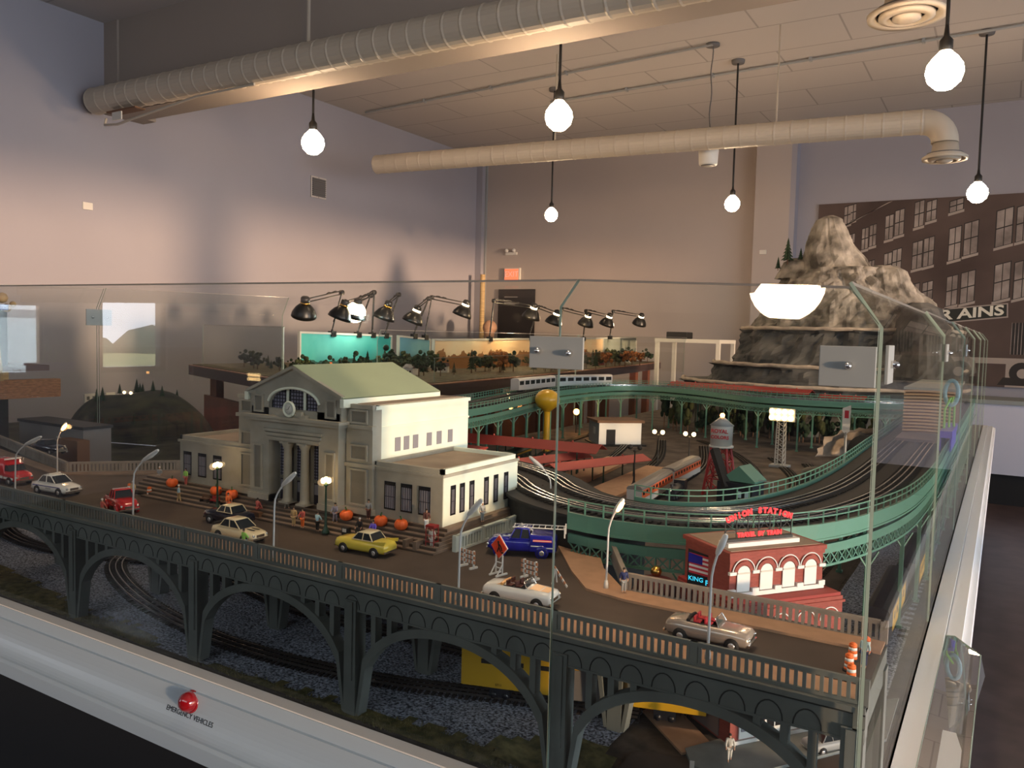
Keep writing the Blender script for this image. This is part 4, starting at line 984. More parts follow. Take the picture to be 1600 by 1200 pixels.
street_lamp(-2.005, 1.030, 'street lamp beside the white police car', tip=(.115, .0), s=1.05)
street_lamp(-2.190, 1.236, 'lit street lamp behind the police car', True, tip=(.045, 0), s=1.02)
street_lamp(-1.545, 1.030, 'street lamp in front of the red pickup truck', tip=(.085, 0), s=1.12)
street_lamp(-1.125, 1.030, 'street lamp in front of the station entrance', tip=(.055, 0), s=1.10)
street_lamp(-0.712, 1.030, 'street lamp left of the roadwork barriers', tip=(.040, 0), s=1.12)
street_lamp(-0.868, 1.620, 'street lamp behind the blue truck, its head tilted left', False, tip=(-.060, 0), s=.95, z=R)
street_lamp(-0.548, 1.226, 'lit street lamp on the orange walkway', True, tip=(.026, 0), s=1.04)
street_lamp(-0.312, 1.030, 'street lamp in front of the flag billboard', tip=(.018, 0), s=1.14)

def globe_lamp(x, y, z, label, h, n, r, group, k='post_green', light=0.0, spread=.008, row=False):
    t = thing('globe_lamp_post', label, 'lamp post', (x, y, z), group=group)
    MB().lathe([(h * .085, 0), (h * .085, h * .02), (h * .045, h * .08), (h * .028, h * .16), (h * .022, h * .5), (h * .018, h * .92), (h * .05, h * .95), (h * .02, h)], n=12).build('post', k, t)
    b = MB(); b.seg((-spread, 0, h * .97), (spread, 0, h * .97), .0015, .0015)
    if n > 2: b.seg((0, -spread, h * .97), (0, spread, h * .97), .0015, .0015)
    b.build('arms', k, t)
    ps = [(-spread, 0), (spread, 0), (0, -spread), (0, spread)] if n == 4 else ([(-spread, 0), (spread, 0)])
    for p in ps: MB().sphere((p[0], p[1], h * .99 + r), r, n=12, m=8).build('globe', 'glow_warm', t)
    if n == 4: MB().sphere((0, 0, h * 1.02 + r), r * 1.0, n=12, m=8).build('globe', 'glow_warm', t)
    if light:
        l = bpy.data.lights.new('globe_light', 'POINT'); l.energy = light; l.color = (1, .62, .3); l.shadow_soft_size = .008
        o = bpy.data.objects.new('globe_light', l); COL.objects.link(o); o.parent = t; o.location = (0, -.02, h * 1.02)
    return t
globe_lamp(-1.530, 1.232, R + .004, 'green lamp post with lit globes beside the dark car', .098, 4, .0048, 'green globe lamp posts', light=.03)
globe_lamp(-1.178, 1.218, R + .004, 'green lamp post with lit globes at the station entrance', .105, 4, .0050, 'green globe lamp posts', light=.03)

# ------------------------------------------------------------------ cars
def car(name, x, y, rz, L, body, label, kind='sedan', roof=None, cat='car', extra=None, z=R):
    """front faces +x. All sizes relative to length L"""
    t = thing(name, label, cat, (x, y, z), rz); W = L * .39; u = L
    prof = {  # (x, halfwidth, z_bottom, z_beltline)
        'sedan': [(-.50, .42, .085, .19), (-.47, .48, .06, .22), (-.30, .50, .055, .235), (-.10, .50, .055, .235), (.15, .50, .055, .235), (.32, .49, .055, .215), (.45, .46, .06, .195), (.50, .40, .085, .165)],
        'old': [(-.50, .40, .10, .20), (-.46, .47, .07, .235), (-.30, .50, .06, .25), (-.10, .50, .06, .245), (.15, .50, .06, .245), (.32, .49, .06, .24), (.46, .47, .07, .225), (.50, .42, .09, .19)],
        'pickup': [(-.50, .45, .09, .20), (-.46, .47, .08, .245), (-.14, .47, .075, .25), (-.12, .46, .075, .27), (.18, .46, .075, .27), (.24, .47, .075, .27), (.42, .44, .075, .255), (.50, .36, .10, .20)],
        'van': [(-.50, .45, .08, .42), (-.49, .48, .07, .46), (0.10, .48, .07, .47), (.12, .47, .07, .27), (.22, .47, .07, .27), (.30, .46, .07, .26), (.46, .45, .07, .24), (.50, .42, .09, .20)]}[kind if kind in ('sedan', 'pickup', 'van') else 'old']
    b = MB(); vs = []; m = 10
    for px, hw, zb, zt in prof:
        w = W * hw; zb *= u; zt *= u
        for q in ((-w * .80, zb), (-w, zb + .25 * (zt - zb)), (-w * .98, zb + .68 * (zt - zb)), (-w * .86, zt - .006 * u), (-w * .5, zt + .004 * u), (w * .5, zt + .004 * u), (w * .86, zt - .006 * u), (w * .98, zb + .68 * (zt - zb)), (w, zb + .25 * (zt - zb)), (w * .80, zb)): vs.append((px * u, q[0], q[1]))
    n = len(prof); fs = [(i * m + j, i * m + (j + 1) % m, (i + 1) * m + (j + 1) % m, (i + 1) * m + j) for i in range(n - 1) for j in range(m)] + [tuple(range(m)), tuple((n - 1) * m + j for j in range(m))]
    b.add(vs, fs, None, True); bo = b.build('car_body', body, t)
    # wheel arches and wheels
    for sx in (-.30, .31):
        for sy in (-1, 1):
            wb = MB(); yy = sy * W * .455
            wb.lathe([(u * .034, -u * .022), (u * .072, -u * .024), (u * .076, 0), (u * .072, u * .024), (u * .034, u * .022)], (sx * u, yy, u * .076), 18, 'tire', True, 'Y')
            wb.lathe([(.0002, sy * u * .024), (u * .018, sy * u * .0265), (u * .040, sy * u * .024), (u * .040, sy * u * .02)], (sx * u, yy, u * .076), 14, 'hub', True, 'Y')
            wb.build('wheel', None, t)
            ab = MB(); ab.lathe([(u * .088, -u * .012), (u * .088, u * .012)], (sx * u, sy * W * .475, u * .078), 18, None, True, 'Y'); ab.build('wheel_arch', 'black', t)
    for sx in (-.505, .505):
        MB().seg((sx * u, -W * .44, u * .10), (sx * u, W * .44, u * .10), u * .022, u * .030).build('bumper', 'chrome', t)
    for sy in (-1, 1): MB().sphere((.492 * u, sy * W * .36, u * (.165 if kind != 'sedan' else .155)), u * .022, n=10, m=6).build('headlight', 'chrome', t)
    gb = MB(); gb.box(.494 * u, .503 * u, -W * .22, W * .22, u * .12, u * .165); gb.build('grille', 'chrome', t)
    # cabin
    if kind in ('sedan', 'old', 'pickup'):
        zt = .235 if kind == 'sedan' else (.245 if kind == 'old' else .265); top = .355 if kind == 'sedan' else (.355 if kind == 'old' else .40)
        A = dict(sedan=(-.30, -.20, .04, .20), old=(-.26, -.18, .05, .14), pickup=(-.13, -.10, .10, .17))[kind]
        w0, w1 = W * .44, W * .36
        q = lambda x, w, z: [(x * u, -w, z * u), (x * u, w, z * u)]
        P = q(A[0], w0, zt) + q(A[1], w1, top) + q(A[2], w1, top) + q(A[3], w0, zt)
        MB().add(P, [(0, 1, 3, 2), (4, 5, 7, 6), (0, 2, 4, 6), (1, 7, 5, 3), (0, 6, 7, 1)]).build('windows', 'car_glass', t)
        rb = MB(); e = .012
        rb.add(q(A[1] - e, w1 * 1.02, top) + q(A[2] + e, w1 * 1.02, top) + q(A[1] + .02, w1 * .85, top + .018) + q(A[2] - .03, w1 * .85, top + .018), [(0, 1, 5, 4), (2, 6, 7, 3), (0, 4, 6, 2), (1, 3, 7, 5), (4, 5, 7, 6), (0, 2, 3, 1)], None, True)
        for sy in (-1, 1):
            for (xa, xb) in ((A[0], A[1]), ((A[0] + A[3]) / 2, (A[1] + A[2]) / 2), (A[3], A[2])): rb.seg((xa * u, sy * w0, zt * u), (xb * u, sy * w1, top * u), u * .014, u * .014)
            rb.seg((A[0] * u, sy * w0, zt * u + u * .004), (A[3] * u, sy * w0, zt * u + u * .004), u * .012, u * .014)
        if kind == 'pickup': rb.box(-.14 * u, -.11 * u, -w0, w0, .24 * u, .30 * u)
        rb.build('roof', roof or body, t)
        if kind == 'pickup': MB().box(-.47 * u, -.15 * u, -W * .36, W * .36, .235 * u, .252 * u).build('cargo_bed', 'black', t)
        if kind == 'pickup':
            for sx in (-.30, .31):
                for sy in (-1, 1): MB().lathe([(u * .055, -u * .03), (u * .098, -u * .025), (u * .100, 0), (u * .098, u * .025), (u * .055, u * .03)], (sx * u, sy * W * .44, u * .085), 18, None, True, 'Y').build('fender', body, t)
    elif kind == 'open':
        b = MB(); b.add([(-.20 * u, -W * .38, .249 * u), (-.20 * u, W * .38, .249 * u), (.12 * u, W * .38, .249 * u), (.12 * u, -W * .38, .249 * u)], [(0, 1, 2, 3)]); b.build('cockpit', 'black', t)
        for px in (-.10, .03):
            for sy in (-1, 1):
                b = MB(); b.box((px - .05) * u, (px + .02) * u, sy * W * .19 - W * .13, sy * W * .19 + W * .13, .24 * u, .262 * u); b.box((px - .065) * u, (px - .04) * u, sy * W * .19 - W * .13, sy * W * .19 + W * .13, .24 * u, .315 * u); b.build('seat', extra or 'seat_red', t, bevel=u * .006)
        b = MB(); b.add([(.15 * u, -W * .40, .25 * u), (.15 * u, W * .40, .25 * u), (.10 * u, W * .34, .335 * u), (.10 * u, -W * .34, .335 * u)], [(0, 1, 2, 3)]); b.build('windshield', 'acrylic', t, fix=False)
        b = MB(); b.tube([(.15 * u, -W * .40, .25 * u), (.10 * u, -W * .34, .335 * u), (.10 * u, W * .34, .335 * u), (.15 * u, W * .40, .25 * u)], u * .007, 6); b.build('windshield_frame', 'chrome', t)
        b = MB(); b.tube([(.07 * u + .0 * k, W * .18 + u * .022 * math.cos(k * PI / 6), .285 * u + u * .022 * math.sin(k * PI / 6)) for k in range(13)], u * .004, 5); b.build('steering_wheel', 'black', t)
        b = MB(); b.tube([(-.22 * u, -W * .36, .262 * u), (-.235 * u, 0, .268 * u), (-.22 * u, W * .36, .262 * u)], u * .024, 8); b.build('folded_top', roof or 'black', t)
    return t
pc = car('police_car', -1.988, 1.120, 0.10, .130, 'paint_white', 'white police car with dark stripe at the left end of the bridge', 'sedan', cat='police car')
b = MB(); u = .130; W_ = u * .39
for sy in (-1, 1): b.box(-.42 * u, .36 * u, sy * W_ * .497 - .0002, sy * W_ * .497 + .0002, .165 * u, .180 * u)
b.build('side_stripe', 'paint_blue', pc); MB().box(-.09 * u, -.04 * u, -W_ * .30, W_ * .30, .375 * u, .395 * u).build('light_bar', 'off_white', pc)
b = MB(); put_text(b, 'POLICE', .0055, face((.03 * u, -W_ * .503, .135 * u), (1, 0, 0), (0, 0, 1)), 'navy', .0001); b.build('door_lettering', 'navy', pc)
tr = car('pickup_truck', -1.700, 1.105, -0.30, .122, 'paint_red', 'red vintage pickup truck beside a street lamp', 'pickup', cat='truck')
am = car('ambulance', -2.215, 1.125, 0.03, .135, 'paint_red', 'red and white ambulance van at the far left edge', 'van', cat='ambulance')
u = .135; W_ = u * .39
b = MB(); b.add([(.10 * u, -W_ * .42, .27 * u), (.10 * u, W_ * .42, .27 * u), (.12 * u, -W_ * .38, .38 * u), (.12 * u, W_ * .38, .38 * u), (.19 * u, -W_ * .38, .38 * u), (.19 * u, W_ * .38, .38 * u), (.29 * u, -W_ * .42, .27 * u), (.29 * u, W_ * .42, .27 * u)], [(0, 2, 3, 1), (2, 4, 5, 3), (4, 6, 7, 5), (0, 6, 4, 2), (1, 3, 5, 7)]); b.build('cab_windows', 'car_glass', am)
MB().box(.10 * u, .20 * u, -W_ * .39, W_ * .39, .378 * u, .392 * u).build('cab_roof', 'paint_red', am)
b = MB(); b.box(-.48 * u, .10 * u, -W_ * .486, -W_ * .482, .12 * u, .17 * u); b.box(.12 * u, .44 * u, -W_ * .478, -W_ * .474, .12 * u, .16 * u); b.build('white_stripe', 'white', am)
MB().box(.10 * u, .125 * u, -W_ * .4, W_ * .4, .47 * u, .50 * u).build('beacon_bar', 'white', am)
car('vintage_car', -1.408, 1.165, PI + 0.02, .118, 'paint_black', 'black vintage car with a cream roof parked by the steps', 'old', roof='paint_cream')
gt = car('sports_coupe', -1.285, 1.088, 0.02, .118, 'paint_cream', 'cream and gold striped sports coupe behind the front parapet', 'sedan', roof='paint_cream')
b = MB(); u = .118
for y in (-.006, .006): b.box(.20 * u, .42 * u, y - .0018, y + .0018, .222 * u, .229 * u)
b.box(-.52 * u, -.44 * u, -u * .15, u * .15, .25 * u, .258 * u); b.build('bonnet_stripes', 'tire', gt)
yc_ = car('classic_hardtop', -1.022, 1.165, PI + 0.06, .118, 'paint_yellow', 'yellow finned classic car with pale roof before the station', 'old', roof='paint_cream')
b = MB(); u = .118
for sy in (-1, 1): b.prism([(-.50 * u, .22 * u), (-.20 * u, .235 * u), (-.42 * u, .262 * u), (-.515 * u, .275 * u)], sy * u * .172 - .0015, sy * u * .172 + .0015, 'XZ')
b.build('tail_fins', 'paint_yellow', yc_)
cv = car('convertible', -0.632, 1.088, 0.10, .118, 'paint_white', 'white and orange open convertible near the middle front glass joint', 'open', roof='paint_orange', extra='seat_brown')
b = MB(); b.T = Matrix.Diagonal((.118, .118, .118, 1)); b.add([(-.47, -.12, .215), (-.25, -.155, .258), (-.25, .155, .258), (-.47, .12, .215)], [(0, 1, 2, 3)], None, True); b.build('boot_cover', 'paint_orange', cv)
b = MB(); b.T = Matrix.Diagonal((.118, .118, .118, 1)); b.add([(.17, -.13, .2535), (.44, -.10, .236), (.44, .10, .236), (.17, .13, .2535)], [(0, 1, 2, 3)], None, True); b.build('bonnet_panel', 'paint_orange', cv)
car('sports_convertible', -0.332, 1.100, 0.02, .118, 'paint_silver', 'silver open sports car with red seats at the right of the bridge', 'open', roof='tire', extra='seat_red')
# blue utility truck
u = .132
ut = car('utility_truck', -0.775, 1.335, PI + 0.42, u, 'paint_blue', 'dark blue utility truck with ladder rack behind the barriers', 'pickup', cat='truck')
W_ = u * .39
bb = MB(); bb.T = Matrix.Diagonal((u, u, u, 1)); bb.v = []; bb.prism([(-.50, .09), (-.50, .24), (-.44, .33), (-.12, .335), (-.12, .09)], -.19, .19, 'XZ'); bb.build('service_body', 'paint_blue', ut, bevel=.002)
bb = MB(); bb.T = Matrix.Diagonal((u, u, u, 1))
for sy in (-1, 1):
    bb.seg((-.62, sy * .10, .42), (.14, sy * .10, .42), .014, .014)
    for k in range(5): bb.seg((-.10, sy * .10, .34), (-.10, sy * .10, .42), .014, .014)
for k in range(9): bb.seg((-.60 + .09 * k, -.10, .42), (-.60 + .09 * k, .10, .42), .01, .01)
bb.seg((-.62, -.13, .30), (-.62, -.13, .45), .02, .02); bb.seg((-.62, .13, .30), (-.62, .13, .45), .02, .02); bb.build('ladder_rack', 'lamp_pole', ut)
bb = MB(); bb.T = Matrix.Diagonal((u, u, u, 1)); bb.lathe([(.03, .335), (.03, .42), (.012, .46)], (.02, 0, 0), 10); bb.seg((.02, 0, .45), (-.14, -.08, .34), .02, .02); bb.build('crane_head', 'steel_grey', ut)
for sy in (-1, 1):
    bb = MB(); bb.T = Matrix.Diagonal((u, u, u, 1)); bb.seg((-.44, sy * .193, .255), (-.17, sy * .193, .255), .004, .03, 'sign_orange'); bb.seg((-.44, sy * .196, .255), (-.17, sy * .196, .255), .002, .010, 'white')
    bb.seg((-.48, sy * .193, .155), (-.36, sy * .193, .155), .003, .016, 'white'); bb.seg((-.30, sy * .193, .175), (-.14, sy * .193, .175), .003, .014, 'white'); bb.build('side_lettering', None, ut)

# ------------------------------------------------------------------ roadworks
def striped(b, p0, p1, h, th, n, kA='orange_plain', kB='white'):
    p0 = Vector(p0); p1 = Vector(p1)
    for k in range(n): b.seg(p0.lerp(p1, k / n), p0.lerp(p1, (k + 1) / n), th, h, kA if k % 2 == 0 else kB)
def barrier(x, y, rz, label):
    t = thing('road_barrier', label, 'barrier', (x, y, R), rz, 'striped road barriers')
    for k in range(3):
        b = MB(); striped(b, (-.019, -.002, .0125 + .0085 * k), (.019, -.002, .0125 + .0085 * k), .0052, .0015, 9, 'orange_pale'); b.build('striped_board', None, t)
    for sx in (-1, 1):
        b = MB(); b.box(sx * .013 - .0013, sx * .013 + .0013, -.001, .002, .002, .033); b.box(sx * .013 - .002, sx * .013 + .002, -.009, .009, 0, .0035); b.build('stand', 'white', t)
    return t
barrier(-0.808, 1.200, -0.25, 'striped road barrier left of the orange diamond sign')
barrier(-0.683, 1.205, -0.20, 'striped road barrier right of the orange diamond sign')
t = thing('road_barrier', 'fallen striped barrier arm nearest the orange walkway', 'barrier', (-0.628, 1.205, R), -0.5, 'striped road barriers')
b = MB(); striped(b, (-.012, 0, .028), (.028, 0, .004), .004, .0015, 8, 'orange_pale'); b.build('striped_board', None, t)
b = MB(); b.seg((-.008, 0, .026), (-.012, .006, 0), .002, .002); b.seg((-.008, 0, .026), (-.006, -.008, 0), .002, .002); b.build('stand', 'white', t)
t = thing('roadworks_sign', 'orange diamond roadworks sign on a white frame', 'road sign', (-0.740, 1.195, R), -0.22)
b = MB(); b.prism([(0, .030), (.019, .050), (0, .070), (-.019, .050)], -.0022, -.0008, 'XZ'); b.build('sign_face', 'sign_orange', t)
b = MB(); b.prism([(0, .0285), (.0205, .050), (0, .0715), (-.0205, .050)], -.0008, .0006, 'XZ'); b.build('sign_back', 'white', t)
b = MB()
b.lathe([(.001, -.0023), (.0022, -.0023), (.0022, -.0027)], (-.001, 0, .0585), 12, None, True, 'Y')
for p, q in (((-.001, .0565), (.001, .050)), ((.001, .050), (-.003, .041)), ((.001, .050), (.005, .042)), ((0, .0555), (.0055, .0515)), ((.0055, .0515), (.0085, .044)), ((.006, .041), (.012, .0415))): b.seg((p[0], -.0026, p[1]), (q[0], -.0026, q[1]), .0006, .0024)
b.build('worker_symbol', 'black', t)
for sx in (-1, 1):
    b = MB(); b.seg((sx * .008, 0, .001), (sx * .008, 0, .036), .002, .002); b.seg((sx * .008, 0, .020), (sx * .008, -.014, .001), .0018, .0018); b.seg((sx * .008, -.016, .0015), (sx * .008, .012, .0015), .003, .003); b.build('stand_leg', 'white', t)
b = MB(); b.seg((-.008, 0, .012), (.008, 0, .012), .0016, .0016); b.seg((-.008, 0, .022), (.008, 0, .022), .0016, .0016); b.build('cross_bar', 'white', t)
def drum(x, y, label, z=R):
    t = thing('traffic_drum', label, 'traffic drum', (x, y, z), group='orange and white traffic drums')
    b = MB(); rr = .0062
    for k in range(5):
        r0, r1 = rr * (1 - .035 * k), rr * (1 - .035 * (k + 1)); b.lathe([(r0, .004 * k), (r1, .004 * (k + 1))], (0, 0, .0015), 16, 'orange_plain' if k % 2 == 0 else 'white')
    b.lathe([(r1 * .9, .0215), (r1 * .5, .0235), (.0006, .024)], n=14, k='orange_plain'); b.build('drum_body', None, t)
    MB().lathe([(.0082, 0), (.0082, .0018), (.006, .002)], n=16).build('rubber_base', 'tire', t)
for x, y, l in ((-1.865, 1.235, 'traffic drum on the left of the pair beyond the red pickup'), (-1.790, 1.238, 'traffic drum right of the lamp post beyond the red pickup'), (-0.142, 1.072, 'traffic drum at the right bridge end, nearest the parapet'), (-0.150, 1.108, 'traffic drum at the right bridge end, second from the parapet'), (-0.152, 1.150, 'traffic drum at the right bridge end, third from the parapet'), (-0.140, 1.185, 'traffic drum at the right bridge end, farthest from the parapet')): drum(x, y, l)
# phone box, bench, bins
t = thing('phone_booth', 'red open frame phone booth at the right end of the steps', 'phone booth', (-0.925, 1.245, R + .005), 0.05)
b = MB()
for sx in (-1, 1):
    for sy in (-1, 1): b.seg((sx * .009, sy * .008, 0), (sx * .009, sy * .008, .044), .0013, .0013)
    for z in (.002, .015, .028, .042): b.seg((sx * .009, -.008, z), (sx * .009, .008, z), .001, .001); b.seg((-.009, sx * .008, z), (.009, sx * .008, z), .001, .001)
b.build('frame', 'steel_red', t)
b = MB(); b.box(-.010, .010, -.009, .009, .044, .0475); b.build('booth_roof', 'steel_red', t)
def bench(x, y, label, k='wood_brown', rz=0.0, z=R + .012):
    t = thing('bench', label, 'bench', (x, y, z), rz, 'brown benches on the steps')
    b = MB(); [b.box(-.013, .013, -.004 + .0028 * q, -.002 + .0028 * q, .0075, .0085) for q in range(3)]; b.box(-.013, .013, -.004, .0045, .0068, .0076); b.build('seat', k, t)
    b = MB(); b.box(-.013, .013, .0045, .0055, .010, .017); b.box(-.013, -.011, .004, .0055, .006, .017); b.box(.011, .013, .004, .0055, .006, .017); b.build('backrest', k, t)
    for sx in (-.012, .012): MB().box(sx - .001, sx + .001, -.004, .005, 0, .008).build('leg', 'tire', t)
bench(-1.585, 1.240, 'brown bench on the steps behind the curb, left one', z=R + .0118); bench(-1.550, 1.240, 'brown bench on the steps behind the curb, middle one', 'steel_red', z=R + .0118); bench(-1.515, 1.242, 'brown bench on the steps beside the green lamp post', z=R + .0118)
t = thing('market_table', 'brown table with small goods on the left steps', 'table', (-1.56, 1.268, R + .0255), .1)
MB().box(-.028, .028, -.006, .006, .014, .0155).build('tabletop', 'wood_brown', t)
for sx in (-.025, .025): MB().box(sx - .001, sx + .001, -.005, .005, 0, .014).build('leg', 'wood_brown', t)
t = tag(MB().box(-1.415, -1.385, 1.226, 1.238, R + .005, R + .016).build('planter', 'wood_brown', bevel=.001), 'low dark planter on the curb behind the black car', 'planter')
t = tag(MB().box(-1.138, -1.122, 1.222, 1.234, R + .005, R + .021).build('litter_bin', 'steel_black', bevel=.001), 'black bin on the curb behind the yellow car', 'bin')
MB().box(-1.135, -1.125, 1.2215, 1.2222, R + .012, R + .019).build('notice', 'off_white', t)

# ------------------------------------------------------------------ little people
def skin_obj(name, verts, edges, radii, k, parent, sub=1):
    me = bpy.data.meshes.new(name); me.from_pydata(verts, edges, []); me.materials.append(M[k])
    o = bpy.data.objects.new(name, me); COL.objects.link(o)
    bm = bmesh.new(); bm.from_mesh(me); lay = bm.verts.layers.skin.verify(); bm.verts.ensure_lookup_table()
    for i, r in enumerate(radii): bm.verts[i][lay].radius = (r, r); bm.verts[i][lay].use_root = (i == 0)
    bm.to_mesh(me); bm.free()
    m = o.modifiers.new('skin', 'SKIN'); m.use_smooth_shade = True
    s = o.modifiers.new('sub', 'SUBSURF'); s.levels = sub; s.render_levels = sub
    o.parent = parent; return o
def person(x, y, z, rz, label, shirt, trousers, hair='hair', pose='stand', h=.042, held=None):
    t = thing('figurine' if h < 1 else 'person', label, 'figurine' if h < 1 else 'person', (x, y, z), rz); u = h
    st_ = {'stand': (.045, 0, .0), 'walk': (.045, .10, .0), 'sit': (.05, .0, 1)}[pose]
    sit = st_[2]; ft = st_[1]
    hipz = .50 if not sit else .27
    if sit:
        kneeL, footL = (-.06, -.22, .27), (-.06, -.24, .03); kneeR, footR = (.06, -.22, .27), (.06, -.24, .03)
    else:
        kneeL, footL = (-.050, -ft * .6, .27), (-.055, -ft, .035); kneeR, footR = (.050, ft * .2, .27), (.055, ft, .035)
    sh = hipz + .31; ne = hipz + .36; hd = hipz + .44
    arm = random.choice([(.17, -.02, .07, -.05), (.15, -.10, .10, -.16), (.16, .03, .05, -.02)]) if not sit else (.15, -.06, .12, -.17)
    V = [(0, 0, hipz), (0, .01, hipz + .13), (0, .01, hipz + .24), (0, 0, ne), (0, -.008, hd - .02), (0, -.008, hd + .030),
         (-.115, 0, sh - .01), (-.150, arm[1], sh - .16), (-arm[0] + .0, arm[3], sh - .30), (.115, 0, sh - .01), (.150, arm[1] * .5, sh - .16), (arm[0], arm[3] * .8, sh - .30),
         (-.055, 0, hipz - .03), kneeL, footL, (footL[0], footL[1] - .06, .018), (.055, 0, hipz - .03), kneeR, footR, (footR[0], footR[1] - .06, .018),
         (-arm[0], arm[3] - .012, sh - .345), (arm[0], arm[3] * .8 - .012, sh - .345), (-arm[0] + .028, arm[3] - .02, sh - .325), (arm[0] - .028, arm[3] * .8 - .02, sh - .325)]
    E_ = [(0, 1), (1, 2), (2, 3), (3, 4), (4, 5), (2, 6), (6, 7), (7, 8), (2, 9), (9, 10), (10, 11), (0, 12), (12, 13), (13, 14), (14, 15), (0, 16), (16, 17), (17, 18), (18, 19), (8, 20), (11, 21), (8, 22), (11, 23)]
    Rr = [.065, .06, .075, .030, .052, .044, .036, .027, .020, .036, .027, .020, .050, .038, .026, .022, .050, .038, .026, .022, .015, .015, .009, .009]
    S = lambda v: tuple(c * u for c in v)
    skin_obj('body', [S(v) for v in V], E_, [r * u for r in Rr], 'skin', t)
    V2 = [V[0], V[1], V[2], (0, 0, ne - .03), V[6], V[7], tuple(V[7][i] * .45 + V[8][i] * .55 for i in range(3)), V[9], V[10], tuple(V[10][i] * .45 + V[11][i] * .55 for i in range(3))]
    skin_obj('shirt', [S(v) for v in V2], [(0, 1), (1, 2), (2, 3), (2, 4), (4, 5), (5, 6), (2, 7), (7, 8), (8, 9)], [r * u * 1.15 for r in (.078, .074, .088, .040, .046, .036, .030, .046, .036, .030)], shirt, t)
    V3 = [(0, 0, hipz + .02), V[12], V[13], tuple(V[13][i] * .15 + V[14][i] * .85 for i in range(3)), V[16], V[17], tuple(V[17][i] * .15 + V[18][i] * .85 for i in range(3))]
    skin_obj('trousers', [S(v) for v in V3], [(0, 1), (1, 2), (2, 3), (0, 4), (4, 5), (5, 6)], [r * u * 1.12 for r in (.085, .060, .047, .036, .060, .047, .036)], trousers, t)
    hb = MB(); hb.sphere((0, .008 * u, (hd + .022) * u), .058 * u, None, 10, 8); hb.build('hair', hair, t)
    return t
PP = [
 (-1.838, 1.300, 2, .3, 'figurine in grey suit at the left end of the station steps', 'steel_grey', 'steel_grey', 'hair_white', 'stand'),
 (-1.655, 1.222, 0, 2.6, 'figurine in pale blue top and bare legs by the curb left of the benches', 'pale_blue', 'wood_pine', 'hair_white', 'walk'),
 (-1.700, 1.275, 4, .0, 'figurine with green scarf and pink skirt beside the left pumpkin', 'lime', 'canopy_pink', 'hair', 'stand'),
 (-1.488, 1.228, 0, 1.2, 'figurine in orange clothes beside the first green lamp post', 'orange_plain', 'orange_plain', 'hair', 'walk'),
 (-1.405, 1.240, 1, 3.1, 'figurine in a pink jacket above the black vintage car', 'canopy_pink', 'canopy_pink', 'hair', 'sit'),
 (-1.438, 1.284, 5, .0, 'figurine in a white coat at the left of the portico', 'off_white', 'off_white', 'hair', 'stand'),
 (-1.338, 1.262, 3, 3.1, 'white haired figurine in dark clothes climbing to the left door', 'steel_black', 'stone_dark', 'hair_white', 'walk'),
 (-1.268, 1.216, 0, .3, 'figurine in tan clothes half hidden by a street lamp pole', 'wood_pine', 'wood_pine', 'hair', 'stand'),
 (-1.242, 1.216, 0, .1, 'figurine in pink top and orange trousers on the curb', 'canopy_pink', 'orange_plain', 'hair', 'stand'),
 (-1.196, 1.213, 0, 3.1, 'figurine in pale blue shirt with a cane on the curb', 'pale_blue', 'black', 'hair', 'stand'),
 (-1.182, 1.250, 2, .2, 'figurine in lilac dress right of the second green lamp post', 'win_lilac', 'win_lilac', 'hair', 'walk'),
 (-1.232, 1.272, 5, .2, 'figurine standing in the right doorway behind the green lamp post', 'pale_blue', 'stone_dark', 'hair', 'stand'),
 (-1.108, 1.270, 4, .3, 'figurine in grey jacket standing right of the tower pumpkin', 'steel_grey', 'seat_brown', 'hair', 'stand'),
 (-1.098, 1.232, 1, .2, 'figurine in black seated behind the yellow car', 'black', 'black', 'hair_white', 'sit'),
 (-1.062, 1.232, 1, .2, 'figurine in purple seated behind the yellow car roof', 'purple_plastic', 'purple_plastic', 'hair', 'sit'),
 (-0.958, 1.270, 4, .8, 'figurine in white trousers above the red phone booth', 'seat_brown', 'white', 'hair', 'walk'),
 (-0.925, 1.245, 0, .4, 'figurine standing inside the red phone booth', 'off_white', 'off_white', 'hair', 'stand'),
 (-0.908, 1.395, 4, 1.2, 'grey figurine leaning at the right flank railing', 'steel_grey', 'steel_grey', 'hair_white', 'stand'),
 (-0.902, 1.640, 4, 1.2, 'yellow figurine at the rear end of the flank steps', 'lime', 'wood_pine', 'hair', 'stand')]
for x, y, stp, rz, l, s1, s2, hr, ps in PP: person(x, y, R + .005 + .0068 * stp, rz, l, s1, s2, hr, ps, h=.042)
person(-1.202, 1.028, R + .004, 3.0, 'figurine in a bright lime jacket in front of the striped coupe', 'lime', 'pale_blue', 'hair', 'stand')
person(-1.650, 1.028, R + .004, 3.0, 'figurine in a pink shirt in front of the red pickup', 'canopy_pink', 'canopy_pink', 'hair_white', 'stand')
person(-1.800, 1.200, R, .3, 'figurine in tan clothes between the two left traffic drums', 'wood_pine', 'off_white', 'hair_white', 'stand')
person(-0.513, 1.218, R + .004, .6, 'figurine in dark blue jacket on the walkway corner', 'navy', 'steel_grey', 'hair', 'stand')
person(-0.135, 1.130, R, -.4, 'traffic policeman figurine among the drums at the right bridge end', 'pale_blue', 'navy', 'hair', 'stand')
person(-5.75, 8.9, 0, .3, 'person in a black shirt standing behind the backdrops near the corner', 'cloth_black', 'black', 'skin', 'stand', h=1.68)

